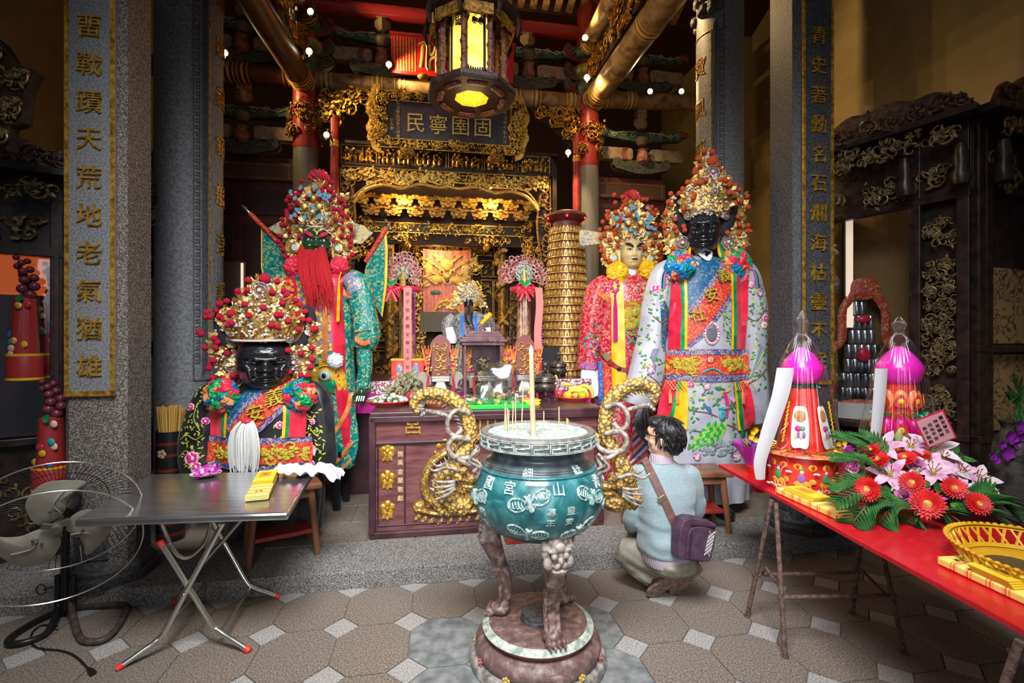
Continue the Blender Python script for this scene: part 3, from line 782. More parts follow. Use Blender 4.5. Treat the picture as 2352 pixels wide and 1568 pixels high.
for k in range(8):
 a=k*PI/4
 mb=MB();Mk=RZ(a)@T(.165,0,.14)
 mb.add([(0,-.064,0),(0,.064,0),(0,.064,.36),(0,.042,.42),(0,.042,.47),(0,-.042,.47),(0,-.042,.42),(0,-.064,.36)],[tuple(range(8))],Mk)
 mb.build('painted_pane',M('lamp_pane_yellow',(1,.7,.1),[(.32,(.60,.38,.05)),(.45,(1,.66,.07)),(.62,(1,.84,.20))],9,det=4,emit=1.0,rough=.3),lan,smooth=False)
 mb=MB()
 for s in(-1,1):mb.box((.006,s*.067,.24),(.012,.01,.50),Mk);carve(mb,.0,.05,.36,.48,0,3+k,1.2,.02,.01,Mk@T(.008,s*.025-.0,0)@RZ(PI/2))
 mb.box((.006,0,.0),(.012,.134,.012),Mk)
 for j in range(7):mb.ball((.01,-.055+.018*j,.012),(.006,.008,.01+.012*abs(j-3)/3),6,5,Mk)
 mb.build('pane_lattice',DKRED,lan)
 a2=a+PI/8
 mb=MB();mb.lathe([(.022,.0),(.026,.03),(.02,.05),(.024,.2),(.02,.34),(.026,.42),(.022,.48)],10,c=(.265*cos(a2),.265*sin(a2),.09))
 for j in range(9):mb.ball((.265*cos(a2)+.02*cos(j*2.2),.265*sin(a2)+.02*sin(j*2.2),.13+j*.045),(.014,.014,.022),6,5)
 mb.build('carved_post',M('lantern_carving',(1,1,1)),lan)
mb=MB();octring(mb,[(.15,.58),(.30,.58),(.375,.60),(.385,.62),(.385,.65),(.30,.69),(.15,.70)]);octring(mb,[(.16,.70),(.24,.72),(.24,.76),(.05,.80),(.012,.86)])
for k in range(8):
 a=k*PI/4+PI/8;mb.tube([(.375*cos(a),.375*sin(a),.62),(.39*cos(a),.39*sin(a),.54),(.37*cos(a),.37*sin(a),.47)],[.02,.022,.01],6)
mb.build('crown_rim',DKRED,lan,smooth=False)
for k in range(8):
 a=k*PI/4
 mb=MB();Mk=RZ(a)@T(.315,0,.53)@RZ(PI/2);mb.box((0,-.004,0),(.22,.012,.08),Mk);carve(mb,-.1,.1,-.035,.035,-.0,30+k,1.4,.03,.02,Mk@RZ(PI));mb.build('eave_panel',OLDGOLD,lan)
mb=MB();mb.tube([(0,0,.85),(0,0,6.9-LZ)],.012,6);mb.build('hanging_rod',BLACK,lan)
mb=MB();mb.lathe([(0,.2),(.03,.22),(.035,.26),(.02,.31),(.02,.36)],12);mb.build('bulb',BULB,lan)
light('lantern_light','POINT',(lp.x,lp.y,LZ-.12),2,WARM,size=.12)
# ---------------------------------------------------------------- spotlights
SPOTS=[(517,122,5.1,'small round spotlight on the brown lintel at far left',(-.9,5.4,3.6)),(713,27,5.2,'topmost spotlight on the upper tie beam at left',(0,5.2,6.3)),(710,118,5.1,'spotlight clipped beside the left inner pillar top',(-1.6,5.4,4.2)),(1344,87,5.6,'small spotlight high beside the right inner pillar',(.6,5.3,6.2)),(1348,178,5.6,'spotlight clipped beside the right inner pillar under the upper one',(1.3,5.9,4.3)),(1463,8,5.2,'spotlight on the gold lit tie beam near the top edge',(4.6,3.6,3.4)),(1493,210,6.1,'left of the two spotlights on the right lintel',(1.7,4.6,2.6)),(1565,210,6.1,'right starry spotlight on the right lintel',(1.9,4.8,2.6)),(750,310,5.5,'small clip spotlight by the slim red post at left',(-.1,5.6,3.6)),(1305,350,5.9,'small clip spotlight by the slim red post at right',(.6,5.9,3.4)),(893,148,5.6,'tiny spotlight at the left end of the red board',(-.3,6,4.5))]
for i,(px,py,d,lab,tg)in enumerate(SPOTS):
 p=P(px,py,d);dr=Vector((0,-d*.0-1.0,-.25)).normalized()
 t=thing('spotlight',lab,'spotlight',p,0,'ceiling spotlights')
 Mq=dr.to_track_quat('Z','Y').to_matrix().to_4x4()
 mb=MB();mb.lathe([(.0,-.09),(.03,-.09),(.034,-.02),(.04,.0),(.036,.004),(.028,-.012),(0,-.012)],14,M=Mq);mb.build('housing',M('lamp_housing',(.12,.11,.10),rough=.4,metal=.5),t)
 mb=MB();mb.ball((0,0,-.004),(.026,.026,.014),12,8,Mq);mb.build('lens',BULB,t)
 mb=MB();mb.tube([(0,0,-.06),(0,.03,.08),(0,.3 if py<300 else .5,.12)],.008,6);mb.build('bracket',M('lamp_housing',(0,0,0)),t)
 light('spot_glow','SPOT',p+dr*.05,105 if py==8 else 60 if py>100 else 85,WARM,tg,.03,spot=1.9,blend=.8)
 # ================================================================ INCENSE CAULDRON
CD=2.45;cx0=(1235-CX)/F*CD
cau=thing('incense_cauldron','large teal glazed incense cauldron on three lion legs with dragon handles','incense burner',(cx0,CD,.105),0)
ZC=.105
TEAL=M('teal_glaze',(.03,.13,.14),[(.3,(.012,.06,.07)),(.52,(.02,.13,.14)),(.72,(.10,.26,.27))],11,det=8,dist=.8,rough=.28,coat=.35,bump=.12,bsc=60)
GLZD=M('dark_glaze',(.05,.075,.085),[(.35,(.03,.04,.045)),(.7,(.11,.145,.155))],16,det=6,rough=.35,coat=.3)
RELF=M('pale_relief',(.42,.52,.50),[(.35,(.18,.28,.28)),(.6,(.50,.58,.55))],40,det=4,rough=.4)
ASHC=M('incense_ash',(.62,.58,.50),[(.4,(.50,.46,.39)),(.6,(.70,.66,.58))],50,det=6,rough=.95,bump=.5,bsc=80)
PROF=[(1.03,.234),(1.01,.262),(.985,.285),(.95,.315),(.90,.334),(.85,.339),(.80,.332),(.74,.305),(.69,.262),(.65,.20),(.635,.15)]
pr_z=sorted((z,r)for z,r in PROF)
def cr(z):
 if z<=pr_z[0][0]:return pr_z[0][1]
 for(z0,r0),(z1,r1)in zip(pr_z,pr_z[1:]):
  if z<=z1:return lerp(r0,r1,(z-z0)/(z1-z0))
 return pr_z[-1][1]
def sm(pr):return[(r,z-ZC)for r,z in spline(pr,5)]
mb=MB()
mb.lathe(sm([(.10,.625),(.15,.635),(.20,.65),(.262,.69),(.305,.74),(.332,.80),(.339,.85),(.334,.90),(.315,.95),(.295,.975)]),64)
mb.lathe(sm([(.296,.972),(.302,.978),(.296,.985)]),64)
mb.build('pot_body',TEAL,cau,ang=60)
mb=MB();mb.lathe(sm([(.294,.98),(.285,.987),(.262,1.01),(.234,1.03),(.232,1.045),(.25,1.065),(.27,1.078)]),64)
for z in(.995,1.003):mb.lathe([(cr(z)+.001,z-.002-ZC),(cr(z)+.006,z-ZC),(cr(z)+.001,z+.002-ZC)],64)
mb.build('neck',GLZD,cau,ang=60)
mb=MB();mb.lathe([(r,z-ZC)for r,z in((.27,1.076),(.285,1.08),(.289,1.085),(.293,1.14),(.287,1.152),(.262,1.152),(.245,1.135),(.238,1.10),(.235,1.05))],64,cap=False)
mb.build('rim',M('rim_glaze',(.15,.14,.125),[(.35,(.09,.085,.08)),(.7,(.21,.195,.17))],40,rough=.45),cau,ang=35)
def rimmap(th0):return lambda x,y,h:((.291+h)*sin(th0+x/.291),-(.291+h)*cos(th0+x/.291),1.113-ZC+y)
mb=MB();NK=22
for k in range(NK):
 mp=rimmap(2*PI*k/NK);L=2*PI*.291/NK;w=.0038
 def seg(x0,y0,x1,y1):
  n=4 if abs(x1-x0)>.02 else 1
  for q in range(n):
   a,b=lerp(x0,x1,q/n),lerp(x0,x1,(q+1)/n);mb.prism([(a,y0),(b,y0),(b,y1),(a,y1)],.004,map=mp)
 h=.022;s=1
 seg(-L/2+.006,h-w,L*.36,h);seg(L*.36,.004,L*.36+w,h);seg(-L*.1,.004-w,L*.36+w,.004)
 seg(-L*.36,-.004,L*.1,-.004+w);seg(-L*.36-w,-h,-L*.36,-.0);seg(-L*.36,-h,L/2-.006,-h+w);seg(L/2-w*.5,-h,L/2+w*.5,h)
for z in(1.086,1.140):mb.lathe([(.2915,z-.002-ZC),(.296,z-ZC),(.2915,z+.002-ZC)],64)
mb.build('key_pattern',RELF,cau,smooth=False,fix=False)
mb=MB();mb.lathe([(0,1.098-ZC),(.12,1.102-ZC),(.2,1.09-ZC),(.236,1.085-ZC)],48);mb.build('ash',ASHC,cau)
def bodymap(th,z0,rot=0.0):
 def f(x,y,h):
  x,y=x*cos(rot)-y*sin(rot),x*sin(rot)+y*cos(rot)
  z=z0+y*(.95 if z0>.8 else .8);r=cr(z)+h;a=th+x/max(.2,cr(z0))
  return(r*sin(a),-r*cos(a),z-ZC)
 return f
for ch,th,z,s in(('舺',-.22,.997,.052),('艋',.68,.997,.052),('宮',-.46,.94,.062),('山',.24,.94,.062),('青',.98,.94,.062),('國',-.84,.94,.062),('泰',-.90,.87,.056),('民',-.94,.80,.05),('安',-.98,.74,.048),('風',1.45,.94,.062),('調',1.5,.87,.056),('尊',.13,.845,.042),('王',.12,.795,.042),('靈',.40,.845,.042),('安',.385,.795,.042)):
 mb=MB();mb.text(ch,s,.007,map=bodymap(th,z));mb.build('character',RELF,cau,smooth=False,fix=False)
def bat(th,z,s,rot):
 mp=bodymap(th,z,rot);mb=MB()
 def tb(pts,r):mb.tube([mp(x*s,y*s,.004)for x,y in spline(pts,4)],r*s,6)
 for q in(-1,1):
  tb([(q*.1,.02),(q*.35,.28),(q*.7,.35),(q*.95,.15),(q*.85,-.1)],.05)
  for k in range(6):tb([(q*(.18+.13*k),.12+.05*min(k,3)),(q*(.22+.13*k),-.02),(q*(.16+.12*k),-.24+.045*k)],.035)
  tb([(q*.1,-.08),(q*.4,-.22),(q*.7,-.2),(q*.85,-.08)],.04)
 tb([(0,-.3),(0,-.1),(0,.12),(0,.3)],.13);mb.ball(mp(0,-.3*s,.006),(.13*s,.1*s,.13*s),8,6)
 for q in(-1,1):mb.ball(mp(q*.1*s,.3*s,.005),.07*s,6,5)
 return mb.build('bat_relief',[M('bat_glaze',(.12,.28,.28),[(.35,(.05,.17,.18)),(.6,(.40,.48,.44))],50,rough=.35)],cau)
bat(-.16,.885,.105,.35);bat(.78,.885,.10,-.35);bat(-.20,.735,.10,-.25);bat(.62,.735,.10,.45);bat(-1.1,.86,.10,.2);bat(1.4,.8,.1,-.1)
LEGM=M('leg_glaze',(.15,.09,.08),[(.3,(.06,.035,.032)),(.5,(.15,.085,.075)),(.7,(.36,.26,.22))],22,det=5,dist=1,rough=.4,bump=.25,bsc=50)
MASK=M('lion_mask_paint',(.3,.26,.23),[(.3,(.13,.11,.10)),(.5,(.29,.25,.225)),(.62,(.36,.31,.28)),(.70,(.33,.09,.08))],30,det=4,rough=.5,bump=.4,bsc=70)
for ang in(.30,.30+2*PI/3,.30-2*PI/3):
 Mk=RZ(ang)
 leg=MB()
 pts=spline([(0,-.16,.70),(0,-.235,.66),(0,-.25,.58),(0,-.215,.48),(0,-.175,.38),(0,-.165,.31),(0,-.18,.25),(0,-.20,.215)],5)
 n=len(pts);rr=[interp([(0,.055),(.25,.056),(.5,.039),(.75,.031),(1,.037)],i/(n-1))for i in range(n)]
 leg.tube([(x,y,z-ZC)for x,y,z in pts],rr,14,M=Mk)
 for s in(-1,1):leg.tube([(x+s*.03,y-.02,z-ZC)for x,y,z in pts[10:]],[.014]*len(pts[10:]),6,M=Mk)
 leg.build('leg',LEGM,cau,ang=180)
 paw=MB();paw.ball((0,-.20,.215-ZC),(.05,.055,.034),14,10,Mk)
 for k in range(4):paw.ball((-.036+.024*k,-.245,.205-ZC),(.016,.028,.02),8,6,Mk)
 for k in range(4):paw.ball((-.036+.024*k,-.272,.195-ZC),(.007,.01,.01),6,5,Mk)
 paw.build('paw',LEGM,cau,ang=180)
 fm=MB();c=Vector((0,-.265,.62-ZC))
 def fb(x,y,z,*r):fm.ball((c.x+x,c.y+y,c.z+z),r if len(r)>1 else r*3,10,8,Mk)
 fb(0,.02,0,.07,.05,.085)
 for s in(-1,1):
  fb(s*.028,-.028,.008,.017);fb(s*.03,-.025,.032,.03,.015,.012);fb(s*.05,-.01,-.03,.026,.022,.03);fb(s*.018,-.035,-.035,.018,.016,.014)
  for k in range(4):fb(s*(.022+.014*k),-.0,.06+.012*(k%2)-.012*k,.016,.016,.016)
  fb(s*.058,.005,.012,.02,.02,.03);fb(s*.062,.01,.05,.018,.018,.018)
 fb(0,-.035,-.012,.014,.018,.022);fb(0,-.026,.045,.03,.02,.024);fb(0,-.028,-.06,.04,.02,.012);fb(0,-.02,-.075,.035,.02,.012)
 fm=remesh(fm,.0036,1);fm.build('lion_mask',MASK,cau,ang=180)
 # dragon handles
SCALE=M('dragon_scales',(.55,.36,.08),[(.05,(.60,.36,.06)),(.42,(.50,.28,.04)),(.58,(.22,.13,.04)),(.68,(.13,.09,.05))],62,tex='voronoi',rough=.38,bump=.9,bsc=62,btex='voronoi')
BONE=M('dragon_fins',(.3,.25,.2),[(.35,(.12,.10,.085)),(.6,(.33,.275,.23))],45,rough=.45,bump=.3)
for sgn,nm in((-1,'a'),(1,'b')):
 def D(px,py,dy=0.0,s=sgn):
  q=CD+dy
  x=((px-CX)/F*q-cx0)if s<0 else-(((2470-px)-CX)/F*q-cx0)*-1
  return Vector((x,dy,H-(py-CY)/F*q-ZC))
 if sgn<0:path=[(962,950,-.02),(950,928,-.01),(966,908,0),(1000,903,0),(1036,915,0),(1063,940,.0),(1077,972,.0),(1078,1006,-.01),(1066,1038,-.03),(1047,1066,-.05),(1028,1094,-.05),(1020,1126,-.03),(1032,1150,-.04),(1060,1156,-.06),(1086,1140,-.05)]
 else:path=[(1500,925,-.02),(1508,905,-.01),(1492,886,0),(1458,882,0),(1424,898,0),(1400,926,.0),(1390,965,.0),(1392,1000,-.01),(1408,1032,-.03),(1426,1062,-.05),(1436,1092,-.05),(1440,1120,-.03),(1424,1146,-.04),(1398,1146,-.06),(1378,1128,-.05)]
 def DD(px,py,dy):
  q=CD+dy;return Vector(((px-CX)/F*q-cx0,dy,H-(py-CY)/F*q-ZC))
 pts=spline([DD(*p)for p in path],6);n=len(pts)
 rr=[interp([(0,.014),(.12,.03),(.35,.037),(.55,.038),(.75,.05),(.88,.058),(1,.035)],i/(n-1))for i in range(n)]
 mb=MB();mb.tube(pts,rr,14)
 mb.tube(spline([DD(path[7][0],path[7][1],0),DD(path[7][0]-sgn*14,path[7][1]+2,0),(sgn*.285,0,1.115-ZC)],4),.018,8)
 hb=mb.build('dragon_handle',SCALE,cau,ang=180)
 mb=MB()
 for i in range(2,n-18,2):
  a,b=Vector(pts[i-1]),Vector(pts[i+1]);t=(b-a).normalized();nn=Vector((t.z,0,-t.x))*(1 if sgn<0 else-1)
  c=Vector(pts[i])-nn*rr[i]*-.85;e=c+nn*.034-t*.02
  mb.add([c-t*.012,c+t*.012+Vector((0,.006,0)),e,c+t*.004-Vector((0,.009,0))],[(0,1,2),(1,3,2),(3,0,2),(0,3,1)])
 mb.build('spine',BONE,hb,smooth=False)
 hx,hy=(1057,1092)if sgn<0 else(1416,1108)
 hc=DD(hx,hy,-.10);k=-sgn
 mb=MB()
 mb.ball(hc,(.045,.04,.035),12,8);mb.ball(hc+Vector((k*.05,-.01,-.012)),(.04,.028,.02),10,8);mb.ball(hc+Vector((k*.085,-.015,0)),(.018,.024,.018),8,6)
 mb.ball(hc+Vector((k*.04,-.005,-.05)),(.04,.022,.012),10,6)
 for s in(-1,1):mb.ball(hc+Vector((k*.02,s*.03-.01,.03)),(.017,.014,.016),8,6)
 mb.build('dragon_head',SCALE,hb,ang=180)
 mb=MB()
 for s in(-1,1):
  mb.tube(spline([hc+Vector((0,s*.025,.03)),hc+Vector((-k*.06,s*.04,.05)),hc+Vector((-k*.12,s*.045,.035)),hc+Vector((-k*.15,s*.05,.06))],5),[.012-.0005*i for i in range(16)],6)
  mb.tube(spline([hc+Vector((k*.08,s*.02-.01,-.01)),hc+Vector((k*.10,s*.03-.02,.05)),hc+Vector((k*.05,s*.04-.03,.09)),hc+Vector((k*.09,s*.04-.03,.14))],5),.008,6)
  for q in range(4):mb.tube(spline([hc+Vector((-k*.02,s*.035,-.02-.01*q)),hc+Vector((-k*.07,s*.045,-.02-.022*q)),hc+Vector((-k*.12,s*.04,-.015-.03*q))],4),[.012-.001*i for i in range(9)],6)
  # ribbons of flame and clouds curling about the body
 def cur(pl,r):mb.tube(spline([DD(*p)for p in pl],6),r,8)
 X=(lambda v:v)if sgn<0 else(lambda v:2470-v+(v-1063)*.0)
 yo=0 if sgn<0 else-14
 cur([(X(1080),950+yo,-.03),(X(1050),942+yo,-.05),(X(1030),962+yo,-.06),(X(1030),990+yo,-.06),(X(1046),1000+yo,-.05),(X(1062),985+yo,-.04)],.013)
 cur([(X(1080),1010+yo,-.05),(X(1045),1005+yo,-.08),(X(1030),1025+yo,-.09),(X(1042),1048+yo,-.09),(X(1072),1052+yo,-.08),(X(1096),1040+yo,-.06),(X(1096),1022+yo,-.05)],.014)
 cur([(X(1050),1052+yo,-.09),(X(1075),1066+yo,-.09),(X(1098),1064+yo,-.07),(X(1088),1085+yo,-.08)],.012)
 cur([(X(985),944+yo,-.0),(X(1010),950+yo,-.02),(X(1035),957+yo,-.03)],.012)
 for q in range(3):mb.ball(DD(X(980-6*q),944+yo+5*q,-.01),(.012,.01,.012),6,5)
 mb.build('flame_ribbon',BONE,hb,ang=180)
 mb=MB()
 for(a,b,c)in(((X(1030),1140+yo),(X(1004),1158+yo),(X(1020),1180+yo)),((X(1062),1140+yo),(X(1075),1165+yo),(X(1055),1178+yo))):
  mb.tube(spline([DD(a[0],a[1],-.05),DD(b[0],b[1],-.08),DD(c[0],c[1],-.09)],5),[.03,.03,.028,.026,.024,.022,.022,.022,.02,.02,.02],8)
  for q in range(4):mb.tube([DD(c[0],c[1],-.09),DD(c[0]-sgn*(8+4*q)+4,c[1]+4-5*q,-.10)],[.01,.006],6)
 mb.build('dragon_leg',SCALE,hb,ang=180)
 # stone pedestal
ped=thing('cauldron_pedestal','round reddish stone pedestal under the teal incense cauldron','pedestal',(cx0,CD,0),0)
PEDM=M('pedestal_stone',(.16,.09,.08),[(.3,(.08,.045,.042)),(.55,(.17,.10,.09)),(.75,(.30,.23,.20))],26,det=8,rough=.45,bump=.2,bsc=80)
mb=MB();mb.lathe([(r,z)for r,z in spline([(.20,.0),(.335,.0),(.345,.02),(.335,.04),(.318,.045),(.312,.05)],3)],72);mb.build('foot_ring',M('pedestal_grey',(.26,.24,.22),[(.35,(.13,.11,.10)),(.65,(.36,.34,.31))],30,det=6,rough=.5),ped)
mb=MB();mb.lathe(spline([(.306,.045),(.318,.065),(.318,.09),(.300,.115),(.275,.13),(.262,.136)],4),72);mb.build('cushion',PEDM,ped)
mb=MB();mb.lathe([(.255,.134),(.262,.14),(.278,.152),(.281,.16),(.283,.165)],72,cap=False);mb.build('red_edge',M('pedestal_red',(.22,.05,.05),rough=.45),ped)
mb=MB();mb.lathe([(.283,.165)]+[(.283-.004*k+(.002 if k%2 else 0),.166+.0026*k)for k in range(8)]+[(.25,.186)],72,cap=False);mb.build('pale_edge',M('pedestal_pale',(.42,.48,.42),[(.35,(.20,.25,.21)),(.6,(.50,.55,.48))],30,det=6,rough=.5),ped)
mb=MB();mb.lathe([(.25,.186),(.245,.184),(.24,.186),(.236,.184),(.1,.185),(0,.185)],72);mb.build('top_plate',PEDM,ped)
mb=MB();mb.lathe([(.09,.185),(.088,.2),(.082,.205),(.082,.218),(.079,.222),(0,.222)],40);mb.build('centre_disc',GRAND,ped)
for k in range(11):
 a=k*2*PI/11+.2;mb=MB();Mk=RZ(a)@T(.322,0,.058)@RY(PI/2)
 for j in range(6):mb.ball((.014*cos(j*PI/3),.014*sin(j*PI/3),0),(.009,.009,.006),6,5,Mk)
 mb.ball((0,0,.004),.008,6,5,Mk);mb.build('yellow_flower' if k%2 else 'red_flower',M('flower_yellow_paint',(.55,.38,.10),rough=.5)if k%2 else M('flower_red_paint',(.42,.13,.10),rough=.5),ped)
mb=MB();mb.ball((.075*1,-.31,.075),(.065,.02,.035),14,10);mb.build('oval_boss',PEDM,ped)
# incense
INC=M('incense_stick',(.50,.36,.22),rough=.9);INCR=M('incense_red',(.55,.05,.07),rough=.8)
def incense(px,pt,pb,dd,label,r=.0028):
 d=CD+dd;x=(px-CX)/F*d;zb=1.10;zt=H-(pt-CY)/F*d
 t=thing('incense_stick',label,'incense',(x,d,zb),0,'incense sticks in the ash')
 rr=random.Random(px);tx=rr.uniform(-.012,.012)
 mb=MB();mb.tube([(0,0,-.01),(tx*.15,0,.03)],r*.8,6);mb.build('red_end',INCR,t)
 if zt-zb>.04:mb=MB();mb.tube([(tx*.15,0,.028),(tx,0,zt-zb)],r,6);mb.build('stick',INC,t)
for px,pt,dd in((1158,925,.0),(1161,940,.02),(1164,930,-.02),(1168,942,.03),(1170,936,.0),(1176,920,-.05),(1184,905,.02),(1197,880,-.03),(1249,944,.05),(1284,934,-.02),(1301,962,.0),(1305,960,.03)):
 incense(px,pt,0,dd,'thin tan incense stick standing in the pale ash',.0032)
for px,pt,dd in((1213,992,.0),(1222,990,.03),(1240,990,-.08),(1251,992,.1),(1262,985,.06),(1216,1000,-.1),(1280,992,-.05),(1290,1000,-.08),(1310,995,.02),(1195,1000,-.06),(1232,995,.08),(1270,1000,-.1)):
 incense(px,pt,0,dd,'short burnt red incense stub in the ash',.003)
d=CD-.12;x=(1226-CX)/F*d
big=thing('tall_incense_stick','thick tan joss stick standing tall in the cauldron ash','incense',(x,d,1.10),0)
zt=H-(812-CY)/F*d-1.10
mb=MB();mb.tube([(0,0,-.01),(-.008,0,zt*.5),(-.012,0,zt)],[.0135,.013,.0115],14);mb.build('stick',M('joss_tan',(.60,.38,.23),[(.4,(.52,.32,.18)),(.6,(.66,.44,.28))],20,rough=.85,stretch=(1,1,.2)),big)
mb=MB();mb.tube([(-.012,0,zt),(-.0125,0,zt+.022),(-.013,0,zt+.04)],[.012,.010,.004],12);mb.build('ash_tip',M('ash_white',(.7,.7,.72),rough=.9),big)
# ================================================================ KNEELING VISITOR
from mathutils.bvhtree import BVHTree
PX,PY_=1.0,3.0
per=thing('person','person squatting in pale blue grey sweater and khaki trousers, seen from behind','person',(PX,PY_,0),0)
def W(px,py,d):return P(px,py,d)-Vector((PX,PY_,0))
SKIN=M('skin',(.60,.37,.26),[(.4,(.55,.33,.23)),(.6,(.63,.40,.29))],8,rough=.5)
KNIT=M('grey_blue_knit',(.26,.34,.365),[(.4,(.225,.30,.325)),(.6,(.29,.375,.40))],150,rough=.9,sheen=.3,bump=.25,bsc=260)
KHAKI=M('khaki_cloth',(.27,.25,.19),[(.4,(.24,.22,.165)),(.6,(.30,.28,.215))],20,rough=.85,bump=.15,bsc=200)
HAIR=M('black_hair',(.012,.010,.011),[(.4,(.006,.005,.006)),(.7,(.03,.027,.028))],60,rough=.38,bump=.5,bsc=90,stretch=(1,1,.25))
PLAID=M('plaid_cotton',(.6,.5,.5),[(.0,(.62,.60,.62)),(.45,(.40,.14,.17)),(.55,(.66,.63,.64)),(.8,(.25,.20,.30))],36,tex='wavex',rough=.8)
hd=W(1527,1004,3.0)
# body: head, neck, trunk, arms with hands and legs as one skin
b=MB()
fwd=Vector((-.86,.48,.10)).normalized();side=Vector((.48,.86,0)).normalized();upv=Vector((0,0,1))
HM=Matrix(((-fwd.x,side.x,0,hd.x),(-fwd.y,side.y,0,hd.y),(-fwd.z,0,1,hd.z),(0,0,0,1)))
b.ball((.0,0,.01),(.098,.076,.108),24,16,HM);b.ball((-.03,0,-.05),(.07,.062,.07),18,12,HM);b.ball((-.075,0,-.095),(.028,.03,.022),12,8,HM)
b.ball((-.088,0,.03),(.02,.05,.03),12,8,HM)
b.tube([HM@Vector(p)for p in((-.088,0,.02),(-.108,0,-.012),(-.118,0,-.028),(-.098,0,-.038))],[.008,.012,.015,.012],10)
for z in(-.058,-.068):b.ball((-.094,0,z),(.012,.026,.008),10,6,HM)
for s in(-1,1):
 b.ball((.005,s*.076,-.015),(.02,.010,.032),12,8,HM);b.ball((-.075,s*.032,.008),(.016,.016,.012),10,8,HM);b.ball((-.068,s*.045,-.03),(.025,.02,.025),10,8,HM)
nk=W(1520,1055,3.02)
b.tube([hd+Vector((.02,-.01,-.05)),nk+Vector((0,0,.02)),nk-Vector((0,0,.06))],[.055,.052,.058],16)
chest=W(1528,1125,3.02);waist=W(1528,1200,2.99);hips=W(1540,1262,2.97)
b.tube([nk-Vector((0,0,.04)),chest,waist,hips],[.06,.10,.10,.12],18)
Ls,Rs=W(1470,1092,3.03),W(1584,1092,3.06)
Le,Re=W(1452,1192,3.06),W(1590,1180,3.16)
Lh,Rh=W(1452,1212,3.33),W(1500,1190,3.38)
def limb(m,pts,r,n=14):m.tube(spline(pts,5),[interp(list(zip([i/(len(r)-1)for i in range(len(r))],r)),k/((len(pts)-1)*5))for k in range((len(pts)-1)*5+1)],n)
for A,E,Hn in((Ls,Le,Lh),(Rs,Re,Rh)):
 limb(b,[A,E,Hn],[.05,.04,.028]);u=(Hn-E).normalized()
 b.ball(Hn+u*.05,(.035,.045,.02),10,8)
 for k in range(4):
  f0=Hn+u*.08+Vector((-.027+.018*k,0,0));b.tube([f0,f0+u*.035-Vector((0,0,.012)),f0+u*.055-Vector((0,0,.035))],[.0095,.009,.007],8)
 b.tube([Hn+u*.03+Vector((.03,0,0)),Hn+u*.06+Vector((.05,0,-.01)),Hn+u*.085+Vector((.052,0,-.02))],[.011,.01,.008],8)
hipL,hipR=W(1520,1282,3.0),W(1572,1282,3.06)
kL,kR=W(1428,1262,3.13),W(1436,1252,3.36)
aL,aR=W(1506,1330,3.04),W(1566,1322,3.10)
for hp,kn,an in((hipL,kL,aL),(hipR,kR,aR)):limb(b,[hp,kn],[.075,.055]);limb(b,[kn,an],[.05,.04])
r=remesh(b,.0075,3);bo=r.build('body',SKIN,per,ang=180)
# hair
h=MB();h.ball((.022,0,.028),(.102,.086,.104),28,18,HM);h.ball((.05,0,-.01),(.07,.078,.085),20,14,HM)
h.ball((.05,0,-.045),(.052,.062,.06),18,12,HM);h.ball((-.055,0,.085),(.05,.07,.035),16,10,HM);h.ball((-.02,.0,.10),(.07,.06,.035),16,10,HM)
h=remesh(h,.009,2)
v2=[]
for p in h.v:
 q=Vector(p);n=noise.noise(q*38)*.006+noise.noise(q*90)*.004;c=(q-(HM@Vector((.03,0,.02)))).normalized();v2.append(tuple(q+c*n))
h.v=v2
rr=random.Random(3)
for k in range(560):
 a=rr.uniform(-2.6,2.6);e=rr.uniform(-.75,1.25)
 q=Vector((.022+.104*cos(a)*cos(e),.088*sin(a)*cos(e),.03+.106*sin(e)))
 if q.x<-.04 and q.z<.05:continue
 dn=Vector((.3*cos(a),.2*sin(a),-1)).normalized()if e<.9 else Vector((cos(a),sin(a),-.3)).normalized()
 p0,p1,p2=q*.99,q*1.006+dn*.016,q*.985+dn*.036
 h.tube([HM@p0,HM@p1,HM@p2],[.0024,.0026,.0008],4)
h.build('hair',HAIR,per,ang=180)
g=MB()
for s in(-1,1):
 g.tube([HM@Vector((-.105+.0*k,s*.036+.03*cos(k*PI/5),.008+.018*sin(k*PI/5)))for k in range(10)],.0022,6,closed=True)
 g.tube([HM@Vector(p)for p in((-.105,s*.064,.012),(-.05,s*.078,.012),(.01,s*.08,.008),(.02,s*.08,-.01))],.003,6)
g.tube([HM@Vector((-.108,-.008,.01)),HM@Vector((-.108,.008,.01))],.002,6);g.build('glasses',BLACK,per)
# sweater
s_=MB()
wv=Vector((.95,.30,0)).normalized();dv=Vector((-.30,.95,0)).normalized()
def ring(m,rows,n=28):
 vs=[]
 for c,a,d2 in rows:
  for j in range(n):
   q=2*PI*j/n;ca,sa=cos(q),sin(q)
   vs.append(c+wv*a*math.copysign(abs(ca)**.8,ca)+dv*d2*math.copysign(abs(sa)**.8,sa))
 fs=[(i*n+j,i*n+(j+1)%n,(i+1)*n+(j+1)%n,(i+1)*n+j)for i in range(len(rows)-1)for j in range(n)]
 fs+=[tuple(range(n-1,-1,-1)),tuple(range((len(rows)-1)*n,len(rows)*n))]
 m.add(vs,fs)
ring(s_,[(W(1519,1056,3.03),.075,.07),(W(1521,1068,3.03),.12,.085),(W(1525,1088,3.03),.175,.11),(W(1527,1120,3.02),.192,.14),(W(1528,1160,3.01),.182,.145),(W(1527,1200,3.0),.168,.145),(W(1527,1235,2.985),.168,.15),(W(1526,1262,2.98),.155,.145),(W(1528,1274,2.985),.14,.13)])
limb(s_,[W(1486,1092,3.03),Ls,W(1458,1140,3.05),Le,Lh],[.06,.068,.064,.060,.045])
limb(s_,[W(1570,1092,3.05),Rs,W(1594,1135,3.09),Re,Rh],[.06,.068,.064,.060,.045])
s_=remesh(s_,.011,5)
